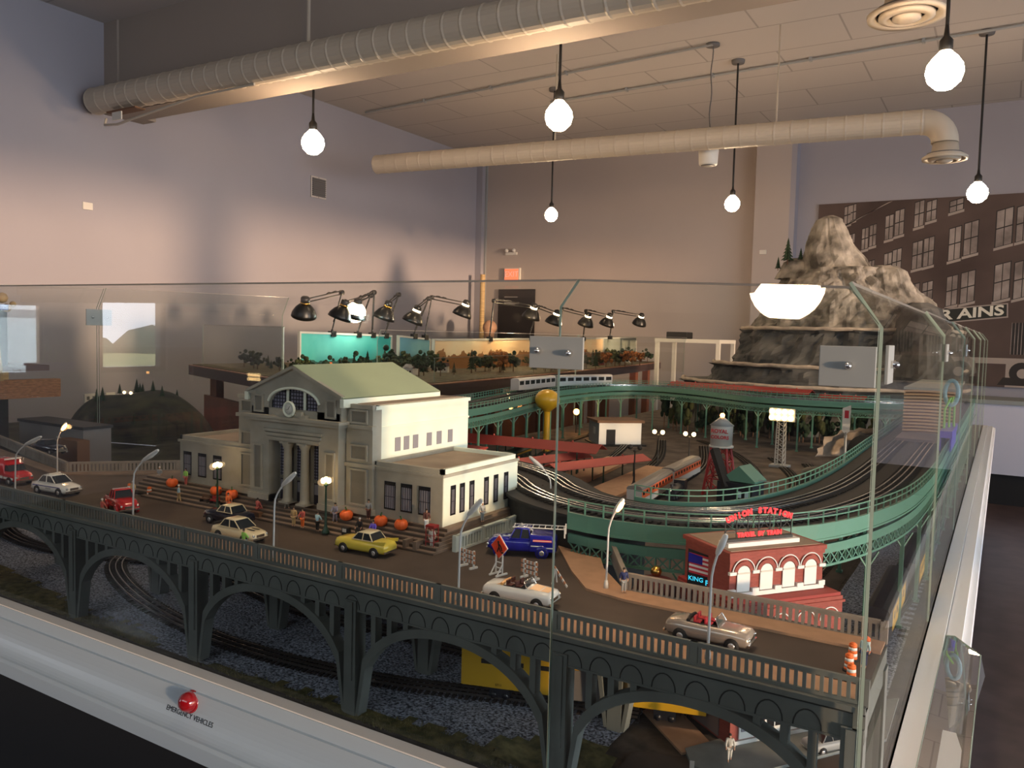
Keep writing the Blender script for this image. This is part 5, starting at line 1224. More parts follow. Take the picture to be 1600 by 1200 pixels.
# ================================================================== GREEN ELEVATED RAILWAY
ZD = 1.200
vp = [(-0.255, 5.75), (-0.255, 5.2), (-0.255, 4.2), (-0.258, 3.0), (-0.262, 2.3), (-0.30, 1.90), (-0.40, 1.62), (-0.58, 1.50), (-0.80, 1.555), (-1.02, 1.75), (-1.35, 1.87), (-1.72, 1.90), (-2.02, 2.08), (-2.10, 2.55), (-2.17, 3.18), (-2.34, 3.95), (-2.44, 4.5), (-2.38, 5.15), (-2.10, 5.42), (-1.70, 5.32), (-1.25, 5.02), (-0.90, 5.02), (-0.62, 5.10), (-0.48, 5.25)]
vpts = resample(catmull([(x, y, 0) for x, y in vp], 10), 0.04)
vd = thing('elevated_railway', 'long green steel elevated railway looping around the layout', 'viaduct', (0, 0, 0))
HW = 0.115
iA = min(range(len(vpts)), key=lambda i: (vpts[i].x + .70) ** 2 + (vpts[i].y - 1.52) ** 2); iB = min(range(len(vpts)), key=lambda i: (vpts[i].x + 1.55) ** 2 + (vpts[i].y - 1.89) ** 2)
spans = [vpts[:iA + 1], vpts[iB:]]
b = MB(); sweep(b, vpts[iA - 1:iB + 2], 0, HW * 2 - .03, G + .002, ZD - .009); b.build('embankment', 'viaduct_deck', vd)
b = MB(); sweep(b, vpts, 0, HW * 2 - .01, ZD - .008, ZD - .002); b.build('deck', 'viaduct_deck', vd)
for d, vq in ((HW, spans[0]), (-HW, spans[0]), (HW, spans[1]), (-HW, spans[1])):
    b = MB(); sweep(b, vq, d, .006, ZD - .024, ZD + .006); sweep(b, vq, d, .010, ZD - .026, ZD - .022); b.build('plate_girder', 'viaduct_green', vd)
    b = MB(); sweep(b, vq, d * .97, .006, ZD - .054, ZD - .036); b.build('lower_girder', 'viaduct_green', vd)
    op = resample(offset(vq, d * .97), 0.026); b = MB()
    for p, q in zip(op, op[1:]):
        zt, zb = ZD - .052, ZD - .078
        b.seg(p + Vector((0, 0, zt)), q + Vector((0, 0, zb)), .0022, .0026); b.seg(p + Vector((0, 0, zb)), q + Vector((0, 0, zt)), .0022, .0026); b.seg(p + Vector((0, 0, zt)), p + Vector((0, 0, zb)), .003, .0035)
    sweep(b, vq, d * .97, .005, ZD - .080, ZD - .075); b.build('lattice', 'viaduct_green', vd)
    b = MB()
    for h in (.030, .018): sweep(b, vq, d, .0022, ZD + h, ZD + h + .0022)
    b.build('handrails', 'viaduct_green', vd)
    b = MB()
    for p in resample(offset(vq, d), 0.040): b.box(p.x - .0013, p.x + .0013, p.y - .0013, p.y + .0013, ZD + .004, ZD + .032)
    b.build('rail_posts', 'viaduct_green', vd)
    for p in resample(offset(vq, d * .92), 0.235):
        b = MB(); b.box(p.x - .0042, p.x + .0042, p.y - .0042, p.y + .0042, G + .002, ZD - .076); b.box(p.x - .008, p.x + .008, p.y - .008, p.y + .008, G + .001, G + .008)
        b.seg((p.x, p.y, ZD - .115), (p.x * .5 + p.x * .5 + .018, p.y + .018, ZD - .080), .003, .003); b.seg((p.x, p.y, ZD - .115), (p.x - .018, p.y - .018, ZD - .080), .003, .003); b.build('column', 'viaduct_green', vd)
def offs(d): return [(p.x, p.y) for p in offset(vpts, d)][::3]
track(offs(.050), ZD - .001, 'bright elevated track on the outer side of the green railway', 'elevated tracks', bright=True, step=.016)
track(offs(-.045), ZD - .001, 'bright elevated track on the inner side of the green railway', 'elevated tracks', bright=True, step=.016)
# ribbed tunnel on the far right of the elevated railway
t = thing('ribbed_tunnel', 'tan ribbed wooden tunnel over the elevated railway at the right', 'tunnel', (-0.235, 3.45, ZD))
b = MB(); b.box(-.082, .082, 0, .8, .0, .172); b.build('core', 'slat_dark', t)
b = MB()
for k in range(14):
    z = .004 + .0125 * k; b.tube([(-.086 + .0172 * j, -.003 - .0, z + .003 * math.sin(PI * j / 10)) for j in range(11)], .0044, 6)
b.build('slats', 'slat_tan', t)
MB().box(-.088, .088, -.006, .81, .173, .182).build('tunnel_roof', 'plate_grey', t)
MB().box(-.085, .085, -.25, -.01, -.001, .010).build('apron', 'mauve_wall', t)
t = thing('loop_sculpture', 'pale blue loop on lime legs and a purple base near the far right glass', 'sculpture', (-0.150, 3.10, ZD + .045))
MB().box(-.016, .020, -.12, .22, .0, .022).build('base', 'purple_plastic', t)
for k in range(3): MB().tube([(-.010 + .012 * k, -.02 + .05 * k, .02), (-.012 + .012 * k, 0 + .05 * k, .085), (.004 + .005 * k, .02 + .04 * k, .125)], .004, 6).build('leg', 'lime', t)
b = MB(); b.tube([(.004 + .020 * math.cos(a), .03, .140 + .042 * math.sin(a)) for a in [2 * PI * k / 20 for k in range(21)]], .007, 8, cap=False); b.build('loop', 'pale_blue', t)
b = MB(); b.box(-.016, -.012, -.11, .20, -.045, .0); b.box(.014, .018, -.11, .20, -.045, .0); b.build('legs_frame', 'purple_plastic', t)

# ------------------------------------------------------------------ trains
def railcar(t, name, L, W_, H_, kb, kr, x0=0.0, win=None, z0=.014, kw='win_dark', trucks=True, band=None):
    b = MB(); r = .003; b.prism([(-W_ / 2, z0), (-W_ / 2, z0 + H_ * .86), (-W_ * .40, z0 + H_ * .96), (-W_ * .2, z0 + H_), (W_ * .2, z0 + H_), (W_ * .40, z0 + H_ * .96), (W_ / 2, z0 + H_ * .86), (W_ / 2, z0)], x0, x0 + L, 'YZ')
    bo = b.build(name, kb, t)
    rb = MB(); rb.prism([(-W_ / 2 - .0004, z0 + H_ * .80), (-W_ / 2 - .0004, z0 + H_ * .865), (-W_ * .40, z0 + H_ * .97), (-W_ * .2, z0 + H_ * 1.012), (W_ * .2, z0 + H_ * 1.012), (W_ * .40, z0 + H_ * .97), (W_ / 2 + .0004, z0 + H_ * .865), (W_ / 2 + .0004, z0 + H_ * .80)], x0 - .0004, x0 + L + .0004, 'YZ'); rb.build('roof', kr, t)
    if win:
        wb = MB(); n, za, zb, frac = win
        for k in range(n):
            c = x0 + L * (k + .5) / n
            for sy in (-1, 1): wb.box(c - L / n * frac / 2, c + L / n * frac / 2, sy * W_ / 2 - .0006, sy * W_ / 2 + .0006, z0 + H_ * za, z0 + H_ * zb)
        wb.build('windows', kw, t)
    if band:
        bb = MB(); za, zb, kk = band
        for sy in (-1, 1): bb.box(x0, x0 + L, sy * W_ / 2 - .0004, sy * W_ / 2 + .0004, z0 + H_ * za, z0 + H_ * zb)
        bb.build('colour_band', kk, t)
    if trucks:
        for f in (.16, .84):
            tb = MB(); c = x0 + L * f; tb.box(c - .018, c + .018, -W_ * .36, W_ * .36, .004, z0)
            for q in (-.011, .011):
                for sy in (-1, 1): tb.lathe([(.0058, -.0012), (.0058, .0012)], (c + q, sy * W_ * .34, .0075), 12, None, True, 'Y')
            tb.build('bogie', 'train_black', t)
    return bo
# yellow passenger train under the bridge
t = thing('yellow_train_car', 'yellow and black train car seen through the bridge arch', 'train', (-0.795, 1.180, GT + .004), .30)
railcar(t, 'car_body', .42, .058, .118, 'train_yellow', 'train_black', z0=.024, band=(.60, .87, 'train_black'))
b = MB()
for k in range(5): b.box(.036 + .050 * k, .062 + .050 * k, -.0300, -.0288, .066, .074)
b.build('vents', 'black', t)
b = MB(); put_text(b, '5711', .006, face((.068, -.0297, .030), (1, 0, 0), (0, 0, 1)), 'black', .0001); b.build('car_number', 'black', t)
MB().box(.20, .245, -.0305, -.0285, .022, .074).build('door', 'train_grey', t)
# yellow train cars at the right edge
for i, (y0, l) in enumerate(((1.84, 'yellow sided dark train car at the right edge, nearest the corner'), (2.27, 'yellow sided dark train car at the right edge, the farther one'))):
    t = thing('freight_car', l, 'train', (-0.200 + .018 * i, y0, GT + .004), PI / 2 + .0, 'yellow sided cars at the right edge')
    railcar(t, 'car_body', .38, .050, .070, 'train_black', 'train_black')
    b = MB()
    b.box(.06, .32, -.0256, -.0246, .020, .066, 'train_yellow')
    for k in range(5): b.box(.085 + .045 * k, .100 + .045 * k, -.0262, -.0256, .040, .056, 'train_black')
    b.build('yellow_side', None, t)
track([(-0.30, 1.50), (-0.225, 1.75), (-0.20, 2.1), (-0.185, 2.5), (-0.18, 4.5)], GT, 'ground track along the right edge under the yellow sided cars')
patch('gravel_bed', [(-0.33, 1.50), (-0.155, 1.45), (-0.155, 4.5), (-0.33, 4.5)], G + .001, 'ballast', 'gravel strip along the right edge under the yellow sided cars', 'gravel', .003)

# silver elevated train: two coupled cars following the track
def on_track(fr, d):
    o = offset(vpts, d); i = int(fr * (len(o) - 1)); T = tangents(o)[i]; return o[i], math.atan2(T.y, T.x)
def idx_near(x, y): return min(range(len(vpts)), key=lambda i: (vpts[i].x - x) ** 2 + (vpts[i].y - y) ** 2)
for (x0, y0, x1, y1, l, kb) in ((-2.437, 4.06, -2.475, 4.60, 'grey silver elevated train car with dark windows, the left one', 'train_lightgrey'), (-2.465, 4.62, -2.300, 5.12, 'bright silver elevated train car on the green curve, the right one', 'train_silver')):
    a = math.atan2(y1 - y0, x1 - x0); L = math.hypot(x1 - x0, y1 - y0)
    t = thing('elevated_train_car', l, 'train', (x0, y0, ZD + .004), a, 'silver elevated train cars')
    railcar(t, 'car_body', L * .96, .055, .068, kb, 'train_lightgrey', win=(7, .44, .78, .74))
# orange-silver streamliner in the yard
for (x0, y0, x1, y1, l) in ((-1.150, 2.80, -1.195, 3.26, 'orange and grey streamlined train car in the yard, the nearer one'), (-1.198, 3.28, -1.225, 3.72, 'orange and grey streamlined train car beside the coal tower')):
    a = math.atan2(y1 - y0, x1 - x0); L = math.hypot(x1 - x0, y1 - y0)
    t = thing('streamliner_car', l, 'train', (x0, y0, GT + .004), a, 'orange and grey streamlined train cars')
    railcar(t, 'car_body', L * .97, .060, .072, 'train_lightgrey', 'train_grey', win=(10, .52, .70, .55), band=(.34, .78, 'train_orange'))
t = thing('steam_locomotive', 'black steam locomotive beside the nearer streamlined train car', 'train', (-1.090, 3.02, GT + .004), PI / 2 + .1)
b = MB(); b.tube([(0, 0, .034), (.16, 0, .034)], .019, 16); b.tube([(.02, 0, .05), (.02, 0, .065)], .006, 10); b.tube([(.07, 0, .05), (.07, 0, .058)], .006, 10); b.box(.14, .19, -.022, .022, .012, .062); b.box(-.005, .17, -.015, .015, .008, .02); b.build('boiler', 'train_black', t)
MB().sphere((-.002, 0, .045), .006).build('headlamp', 'white', t)
b = MB()
for k in range(4):
    for sy in (-1, 1): b.lathe([(.011, -.002), (.011, .002)], (.03 + .032 * k, sy * .02, .012), 14, None, True, 'Y')
b.build('wheels', 'train_black', t)

# yard tracks
yard = [[(-1.10, 2.35), (-1.15, 2.80), (-1.20, 3.40), (-1.28, 4.00), (-1.50, 4.7)], [(-1.32, 2.3), (-1.36, 2.9), (-1.42, 3.5), (-1.55, 4.1), (-1.80, 4.8)],
        [(-1.55, 2.3), (-1.60, 3.0), (-1.68, 3.6), (-1.85, 4.3), (-2.05, 4.9)], [(-1.78, 2.3), (-1.82, 3.0), (-1.90, 3.7), (-2.02, 4.25)],
        [(-0.95, 2.5), (-0.85, 3.1), (-0.95, 3.8), (-1.25, 4.5), (-1.6, 4.95)], [(-0.55, 2.4), (-0.55, 3.0), (-0.62, 3.7), (-0.85, 4.4)],
        [(-0.75, 2.3), (-0.70, 3.0), (-0.78, 3.8), (-1.05, 4.5)], [(-0.42, 2.2), (-0.40, 3.2), (-0.45, 4.2), (-0.6, 4.9)], [(-1.10, 2.35), (-0.98, 2.10), (-0.80, 1.95), (-0.60, 1.92), (-0.45, 2.1)], [(-2.0, 2.3), (-2.02, 3.0), (-2.08, 3.7), (-2.22, 4.3), (-2.3, 5.0)]]
names = ['under the streamlined train', 'left of the streamlined train', 'between the two short red canopies', 'beside the long red canopy', 'passing under the coal tower', 'right of the coal tower', 'just right of the white water tank', 'farthest right before the elevated deck', 'curving in the yard behind the green railway', 'beside the yellow water tower']
for p, nm in zip(yard, names): track(p, GT, 'yard track ' + nm, 'yard tracks', step=.018)
m_('yard_dirt', (0.045, 0.036, 0.030), 0.95, scale=9, col2=(0.115, 0.09, 0.075), bump=0.4)
struct('trim_yard_ground', MB().box(-2.58, -0.34, 1.92, 6.6, G, G + .0012), 'yard_dirt')
for pts, nm in (([(-1.66, 2.9), (-1.50, 2.9), (-1.62, 3.9), (-1.76, 3.9)], 'left'), ([(-1.42, 2.7), (-1.27, 2.7), (-1.34, 3.75), (-1.48, 3.75)], 'right')):
    tag(MB().prism(pts, G + .002, G + .016).build('station_platform', 'sidewalk'), 'long tan station platform in the yard, the %s one' % nm, 'platform', 'yard platforms')

def canopy(pts, w, z, label, kr='canopy_pink', n=4, gable=True, h=.022):
    p = Vector((*pts[0], 0)); q = Vector((*pts[1], 0)); d = (q - p); L = d.length; a = math.atan2(d.y, d.x)
    t = thing('platform_canopy', label, 'canopy', (p.x, p.y, G + .0015), a)
    b = MB(); zz = z - G - .0015
    b.prism([(-w / 2, zz), (0, zz + h), (w / 2, zz), (w / 2, zz - .003), (0, zz + h - .003), (-w / 2, zz - .003)], 0, L, 'YZ'); b.build('canopy_roof', kr, t)
    for k in range(n):
        x = L * (k + .5) / n
        for sy in (-.30, .30): MB().tube([(x, sy * w, 0), (x, sy * w, zz + h * .30)], .0035, 8).build('post', 'post_green', t)
    for k in range(n): MB().sphere((L * (k + .3) / n, 0, zz + h + .003), .005).build('roof_vent', 'canopy_pink', t)
    return t
canopy(((-2.36, 3.28), (-1.545, 3.36)), .16, 1.022, 'long dark red platform canopy behind the station roof', 'brick_roofred', 4, h=.032)
canopy(((-1.61, 2.98), (-1.41, 3.52)), .115, .985, 'short pink red canopy at the right of the long canopy end', 'canopy_pink', 3)
canopy(((-1.80, 2.98), (-1.66, 3.42)), .105, .985, 'short pink red canopy under the long canopy end', 'canopy_pink', 3)
t = thing('yellow_canopy_train', 'green train car with yellow lettered sides under the long canopy', 'train', (-1.93, 3.05, GT + .004), PI / 2 + .18)
railcar(t, 'car_body', .42, .06, .075, 'post_green', 'post_green', win=(8, .45, .62, .5), band=(.70, .80, 'train_yellow'))
# red hut at the left end, picket fence
t = thing('brick_hut', 'small salmon brick hut behind the right wing of the station', 'building', (-2.02, 2.98, G + .0015))
MB().box(-.05, .06, -.04, .05, 0, .13).build('walls', 'canopy_pink', t); MB().box(-.056, .066, -.046, .056, .13, .138).build('hut_roof', 'brick_roofred', t)
t = thing('picket_fence', 'white picket fence at the end of the yard platforms', 'fence', (-1.30, 2.42, G + .0015), -.05)
b = MB(); [b.box(.012 * k, .012 * k + .006, 0, .002, 0, .035) for k in range(22)]; b.box(0, .262, .002, .004, .010, .014); b.box(0, .262, .002, .004, .026, .030); b.build('pickets', 'off_white', t)
t = tag(MB().prism([(-.16, 0), (.02, .05), (.02, .09), (-.16, .05)], 0, .045, 'XZ').build('loading_ramp', 'off_white'), 'white sloping ramp beside the picket fence', 'ramp'); t.location = (-1.28, 2.50, G + .0015); t.scale = (1, 1, .8)
tag(MB().prism([(-1.05, 1.98), (-.86, 1.98), (-.88, 2.06), (-1.05, 2.06)], G + .002, G + .02).build('concrete_slab', 'off_white'), 'pale slab behind the right wing of the station', 'slab')

# yellow water tower
t = thing('water_tower', 'yellow ball-shaped water tower beside the green railway', 'water tower', (-2.13, 3.90, G + .0015))
MB().lathe([(.030, 0), (.020, .010), (.0175, .04), (.017, .205), (.019, .222), (.032, .244)], n=24).build('stem_column', 'tower_yellow', t)
MB().lathe([(.018, .222), (.034, .238), (.056, .254), (.067, .276), (.069, .293), (.063, .314), (.046, .332), (.024, .343), (.001, .346)], n=32).build('tank_ball', 'tower_yellow', t)
# white shed
t = thing('white_shed', 'small white shed with dark doorway in the yard', 'shed', (-1.985, 4.50, G + .0015), .72)
b = MB(); b.box(-.13, .13, -.10, .12, 0, .135, 'paint_white'); b.box(-.1305, -.129, -.10, .12, 0, .135, 'steel_grey'); b.build('walls', None, t)
b = MB(); b.prism([(-.115, .135), (.135, .135), (.135, .145), (-.115, .150)], -.145, .145, 'YZ'); b.build('shed_roof', 'wood_brown', t)
MB().box(-.085, -.030, -.1022, -.0995, .0, .095).build('doorway', 'black', t)
MB().box(-.1325, -.1295, -.02, .02, .06, .10).build('side_window', 'off_white', t)
MB().box(-.15, .15, -.14, .14, -.001, .006).build('shed_base', 'black', t)
# coal tower with white tank and chute
t = thing('tank_tower', 'white water tank with grey cone roof on a red steel trestle', 'water tower', (-0.985, 3.32, G + .0015))
MB().lathe([(.045, .205), (.045, .290), (.0455, .291)], n=28).build('tank', 'tank_white', t)
MB().lathe([(.050, .289), (.010, .322), (.001, .324)], n=28).build('cone_roof', 'steel_grey', t)
MB().sphere((0, 0, .330), .010).build('beacon', 'glow_orange', t)
for k, (sx, sy) in enumerate(((-1, -1), (1, -1), (1, 1), (-1, 1))): MB().seg((sx * .055, sy * .055, 0), (sx * .030, sy * .030, .205), .008, .008).build('leg', 'steel_red', t)
b = MB()
for z0_, z1_ in ((.0, .07), (.07, .14), (.14, .20)):
    w0, w1 = .055 - .122 * z0_, .055 - .122 * z1_
    for (ax, ay), (bx, by) in (((-1, -1), (1, -1)), ((1, -1), (1, 1)), ((1, 1), (-1, 1)), ((-1, 1), (-1, -1))):
        b.seg((ax * w0, ay * w0, z0_), (bx * w1, by * w1, z1_), .004, .004); b.seg((bx * w0, by * w0, z0_), (ax * w1, ay * w1, z1_), .004, .004); b.seg((ax * w1, ay * w1, z1_), (bx * w1, by * w1, z1_), .005, .005)
b.build('bracing', 'steel_red', t)
MB().lathe([(.050, .198), (.050, .205)], n=24).build('tank_ring', 'tank_white', t)
b = MB(); put_text(b, 'ROYAL', .022, face((.004, -.0462, .268), (1, .06, 0), (0, 0, 1)), 'flag_red', .0004, .0006); put_text(b, 'COLORS', .019, face((.006, -.0462, .243), (1, .06, 0), (0, 0, 1)), 'flag_red', .0004, .0006); b.build('tank_lettering', 'flag_red', t)
t = thing('coal_loader', 'dark coal loader with sloping chute and green roof', 'loader', (-0.880, 3.20, G + .0015), -.2)
b = MB(); b.box(-.06, .09, -.05, .05, .0, .085); b.build('bin', 'train_black', t)
b = MB(); b.seg((-.105, .0, .200), (-.02, -.045, .060), .030, .026); b.build('chute', 'steel_black', t)
b = MB(); b.prism([(-.05, .095), (.02, .150), (.09, .095), (.09, .088), (-.05, .088)], -.03, .07, 'XZ'); b.build('loader_roof', 'viaduct_green', t)
b = MB(); b.box(.03, .045, -.052, -.049, .03, .055); b.box(.06, .075, -.052, -.049, .03, .055); b.build('placards', 'pale_blue', t)
b = MB(); b.seg((.09, 0, .1), (.15, 0, .10), .003, .003); b.seg((.15, 0, .1), (.15, 0, 0), .003, .003); b.build('pipe', 'steel_grey', t)
# flood light tower
t = thing('floodlight_tower', 'grey lattice tower with eight glowing floodlights', 'floodlight', (-0.952, 4.24, G + .0015), -.1)
b = MB()
for sx in (-1, 1):
    for sy in (-1, 1): b.seg((sx * .020, sy * .020, 0), (sx * .017, sy * .017, .235), .005, .005)
for k in range(9):
    z = .026 * k
    b.seg((-.02, -.02, z), (.02, -.02, z + .026), .003, .003); b.seg((.02, -.02, z), (-.02, -.02, z + .026), .003, .003); b.seg((.02, -.02, z), (.02, .02, z + .026), .003, .003)
b.build('lattice_mast', 'steel_grey', t)
MB().box(-.045, .045, -.035, .035, 0, .012).build('base_plate', 'steel_grey', t)
MB().box(-.066, .066, .000, .012, .235, .300).build('light_frame', 'steel_grey', t)
for r_ in range(2):
    for c_ in range(4): MB().sphere((-.049 + .0325 * c_, -.008, .252 + .032 * r_), .0135, n=12, m=8).build('floodlight_lens', 'glow_warm', t)
globe_lamp(-1.318, 3.20, G + .0155, 'dark unlit lamp post between the two platforms', .155, 2, .011, 'yard lamp posts', 'steel_black', spread=.022)
for o in [c for c in bpy.data.objects if c.parent and c.parent.get('label', '').startswith('dark unlit')]:
    if o.name.startswith('globe'): o.data.materials[0] = M['steel_black']
globe_lamp(-1.500, 3.95, G + .0015, 'lit double lamp post in the yard, the left one', .150, 2, .011, 'yard lamp posts', 'steel_black', spread=.022, light=.05)
globe_lamp(-1.345, 3.98, G + .0015, 'lit double lamp post in the yard, the right one', .150, 2, .011, 'yard lamp posts', 'steel_black', spread=.022, light=.05)
t = thing('signal_lamp', 'glowing orange lamp below the green railway beside the yellow tower', 'lamp', (-2.40, 4.80, G + .0015))
MB().tube([(0, 0, 0), (0, 0, .125)], .004, 8).build('mast', 'steel_black', t); MB().sphere((0, 0, .140), .020).build('bulb', 'glow_orange', t)
l = bpy.data.lights.new('signal_light', 'POINT'); l.energy = .9; l.color = (1, .45, .15); l.shadow_soft_size = .02; o = bpy.data.objects.new('signal_light', l); COL.objects.link(o); o.parent = t; o.location = (.05, -.03, .14)
t = thing('pylon_sign', 'white arrow shaped pylon sign with a red panel near the right glass', 'sign', (-0.60, 3.95, G + .0015))
b = MB(); b.prism([(0, .225), (.016, .24), (.018, .36), (-.018, .345), (-.016, .24)], -.004, .004, 'XZ'); b.build('sign_board', 'white', t); MB().box(-.008, .010, -.0055, -.004, .30, .335).build('red_panel', 'flag_red', t)
MB().tube([(0, 0, 0), (0, 0, .235)], .006, 8).build('pole', 'steel_grey', t)
t = thing('round_tank', 'dark round storage tank near the right glass', 'tank', (-0.60, 3.45, G + .0015))
MB().lathe([(.085, 0), (.085, .12), (.07, .13), (.001, .14)], n=32).build('shell', 'steel_black', t)
t = thing('tunnel_rock', 'pale rocky tunnel mouth below the elevated railway at the right', 'rock', (-0.62, 4.75, G + .0015))
b = MB(); vs = []
for i in range(9):
    for j in range(25):
        a = PI * j / 24; rr = (.20 - .012 * i) * (1 + .16 * noise.noise(Vector((i * .9, j * .6, 2)))); vs.append((rr * 1.25 * math.cos(a), .02 * i, rr * .9 * math.sin(a)))
b.add(vs, [(i * 25 + j, i * 25 + j + 1, (i + 1) * 25 + j + 1, (i + 1) * 25 + j) for i in range(8) for j in range(24)], None, True)
m_('rock_pale', (0.26, 0.21, 0.17), 0.95, scale=14, col2=(0.45, 0.38, 0.31), bump=.6); b.build('rock_face', 'rock_pale', t, fix=False)
b = MB(); b.lathe([(.09, 0), (.085, .01)], (0, -.01, .055), 20, None, True, 'Y'); b.build('tunnel_mouth', 'black', t)

# ------------------------------------------------------------------ red brick building with the neon roof sign
bb_ = thing('brick_station', 'red brick building with white arched windows and a red neon roof sign', 'building', (-0.358, 1.282, G + .005), math.radians(53))
def P3(b, x0, x1, y0, y1, z0, z1, k=None): b.box(x0, x1, y0, y1, z0 - G - .005, z1 - G - .005, k)
b = MB(); P3(b, -.012, .205, -.033, .13, G + .005, 1.128, 'brick'); P3(b, -.015, .208, -.036, .13, 1.118, 1.122, 'brick'); P3(b, -.010, .203, -.030, .13, 1.128, 1.133, 'brick_roofred'); b.build('lower_storey', None, bb_)
b = MB(); P3(b, 0, .190, 0, .125, 1.128, 1.200, 'brick'); P3(b, -.004, .194, -.004, .129, 1.200, 1.207, 'brick'); P3(b, -.002, .192, -.002, .0, 1.193, 1.200, 'brick'); P3(b, .004, .186, .004, .121, 1.207, 1.208, 'roof_tan'); b.build('upper_storey', None, bb_)
ZB = G + .005
for k in range(4):
    cx = .026 + .0455 * k; zb, zs = 1.142 - ZB, 1.172 - ZB; b = MB()
    pts = [(cx - .0125, zb), (cx - .0125, zs)] + [(cx + .0125 * math.cos(a), zs + .0125 * math.sin(a)) for a in [PI - PI * j / 12 for j in range(13)]] + [(cx + .0125, zb)]
    b.prism(pts, -.0025, -.0010, 'XZ', 'white'); b.box(cx - .012, cx + .012, -.0035, -.0025, zs - .001, zs + .0015, 'off_white'); b.build('arched_window', None, bb_)
    b = MB(); b.tube([(cx + .0215 * math.cos(a), -.0020, zs + .002 + .0215 * math.sin(a)) for a in [PI * j / 16 for j in range(17)]], .0012, 5, 'white')
    b.prism([(cx + .0135 * math.cos(PI * j / 12), zs + .0135 * math.sin(PI * j / 12)) for j in range(13)] + [(cx + .0195 * math.cos(PI - PI * j / 12), zs + .0195 * math.sin(PI - PI * j / 12)) for j in range(13)], -.0030, -.0002, 'XZ', 'brick'); b.build('arch_moulding', None, bb_)
b = MB(); b.box(0, .190, -.005, 0, 1.134 - ZB, 1.141 - ZB)
for k in range(5): x = .0032 + .0455 * k; b.box(x - .0065, x + .0065, -.0055, 0, zs - .001, zs + .004); b.box(x - .0065, x + .0065, -.0055, 0, 1.139 - ZB, 1.147 - ZB)
b.build('white_trim', 'white', bb_)
# shop front of the lower storey
for k in range(4):
    x = .004 + .050 * k; b = MB(); b.box(x, x + .036, -.0355, -.033, .010, .066, 'white'); b.box(x + .004, x + .032, -.0365, -.0355, .022, .052, 'pane_grey' if k % 2 == 0 else 'win_dark'); b.box(x + .0172, x + .0188, -.0375, -.0355, .012, .066, 'white') if k % 2 else b.box(x, x + .036, -.038, -.0355, .055, .059, 'white'); b.build('shop_window', None, bb_)
MB().box(-.012, .206, -.0360, -.033, .082, .094).build('white_frieze', 'white', bb_); MB().box(-.012, .206, -.0365, -.033, 0, .008).build('plinth', 'white', bb_)
for k in range(4):
    cx = .028 + .050 * k; b = MB(); b.tube([(cx + .020 * math.cos(a), -.0340, .186 + .020 * math.sin(a)) for a in [PI * j / 14 for j in range(15)]], .0012, 5, 'white'); b.build('arch_moulding', None, bb_)
MB().box(-.0135, -.012, -.005, .085, .004, .105).build('loading_door', 'mauve_wall', bb_)
# neon sign on the roof
sg = thing('neon_sign', 'red neon UNION STATION sign on a black frame on the brick roof', 'sign', (-0.358, 1.282, 1.208), math.radians(53))
b = MB(); b.box(.012, .158, .022, .048, 0, .007); b.build('white_base', 'white', sg)
b = MB(); b.box(.014, .150, .030, .040, .007, .0115)
arcp = [(.014 + .136 * k / 12, .035, .040 + .013 * math.sin(PI * k / 12)) for k in range(13)]
b.tube(arcp, .0008, 5)
for k in range(0, 13, 2): p = arcp[k]; b.seg((p[0], .035, .010), p, .0014, .0014)
for k in range(0, 12, 2):
    p, q = arcp[k], arcp[k + 2]; b.seg((p[0], .035, .022), q, .0008, .0008); b.seg((q[0], .035, .022), p, .0008, .0008)
b.seg((.014, .035, .022), (.150, .035, .022), .001, .001); b.build('steel_frame', 'steel_black', sg)
b = MB(); word = 'UNION STATION'
for i, ch in enumerate(word):
    if ch == ' ': continue
    u = (i + .5) / len(word); x = .014 + .136 * u; z = .041 + .014 * math.sin(PI * u); an = math.atan2(.014 * PI * math.cos(PI * u), .136)
    put_text(b, ch, .0128, face((x, .0335, z + .001), (math.cos(an), 0, math.sin(an)), (-math.sin(an), 0, math.cos(an))), 'glow_red', .0008, .0008)
b.build('upper_lettering', 'glow_red', sg)
b = MB(); put_text(b, 'TRAVEL  BY  TRAIN', .0105, face((.082, .0320, .0172), (1, 0, 0), (0, 0, 1)), 'glow_red', .0008, .0006); b.build('lower_lettering', 'glow_red', sg)
# flag billboard
t = thing('flag_billboard', 'billboard with an American flag and cyan lettering beside the brick building', 'billboard', (-0.402, 1.318, 1.128), .25)
b = MB(); b.prism([(-.036, 0), (.036, -.006), (.036, .040), (.028, .050), (-.036, .068)], 0, .003, 'XZ'); b.build('board', 'black', t)
b = MB()
for k in range(9):
    z0_ = .022 + .0038 * k; b.add([(-.034, -.0006, z0_ + .006), (.034 - .0008 * k, -.0006, z0_ - .006), (.034 - .0008 * k, -.0006, z0_ - .0022), (-.034, -.0006, z0_ + .0098)], [(0, 1, 2, 3)], 'flag_red' if k % 2 == 0 else 'white')
b.add([(-.035, -.0010, .046), (-.012, -.0010, .042), (-.012, -.0010, .056), (-.035, -.0010, .062)], [(0, 1, 2, 3)], 'paint_blue')
b.build('flag_panel', None, t)
b = MB(); put_text(b, 'PLAZA', .0125, face((.012, -.0008, .010), (1, 0, -.12), (0, 0, 1)), 'glow_cyan', .0003, .0002); put_text(b, 'KING', .0105, face((-.022, -.0008, .017), (1, 0, -.12), (0, 0, 1)), 'glow_cyan', .0003, .0001); b.build('cyan_lettering', 'glow_cyan', t)
for sx in (-.03, .03): MB().box(sx - .002, sx + .002, .003, .007, -.225, .03).build('post', 'steel_black', t)
t = thing('gold_dome_kiosk', 'dark red kiosk with a small gold dome left of the flag billboard', 'kiosk', (-0.500, 1.330, G + .0045))
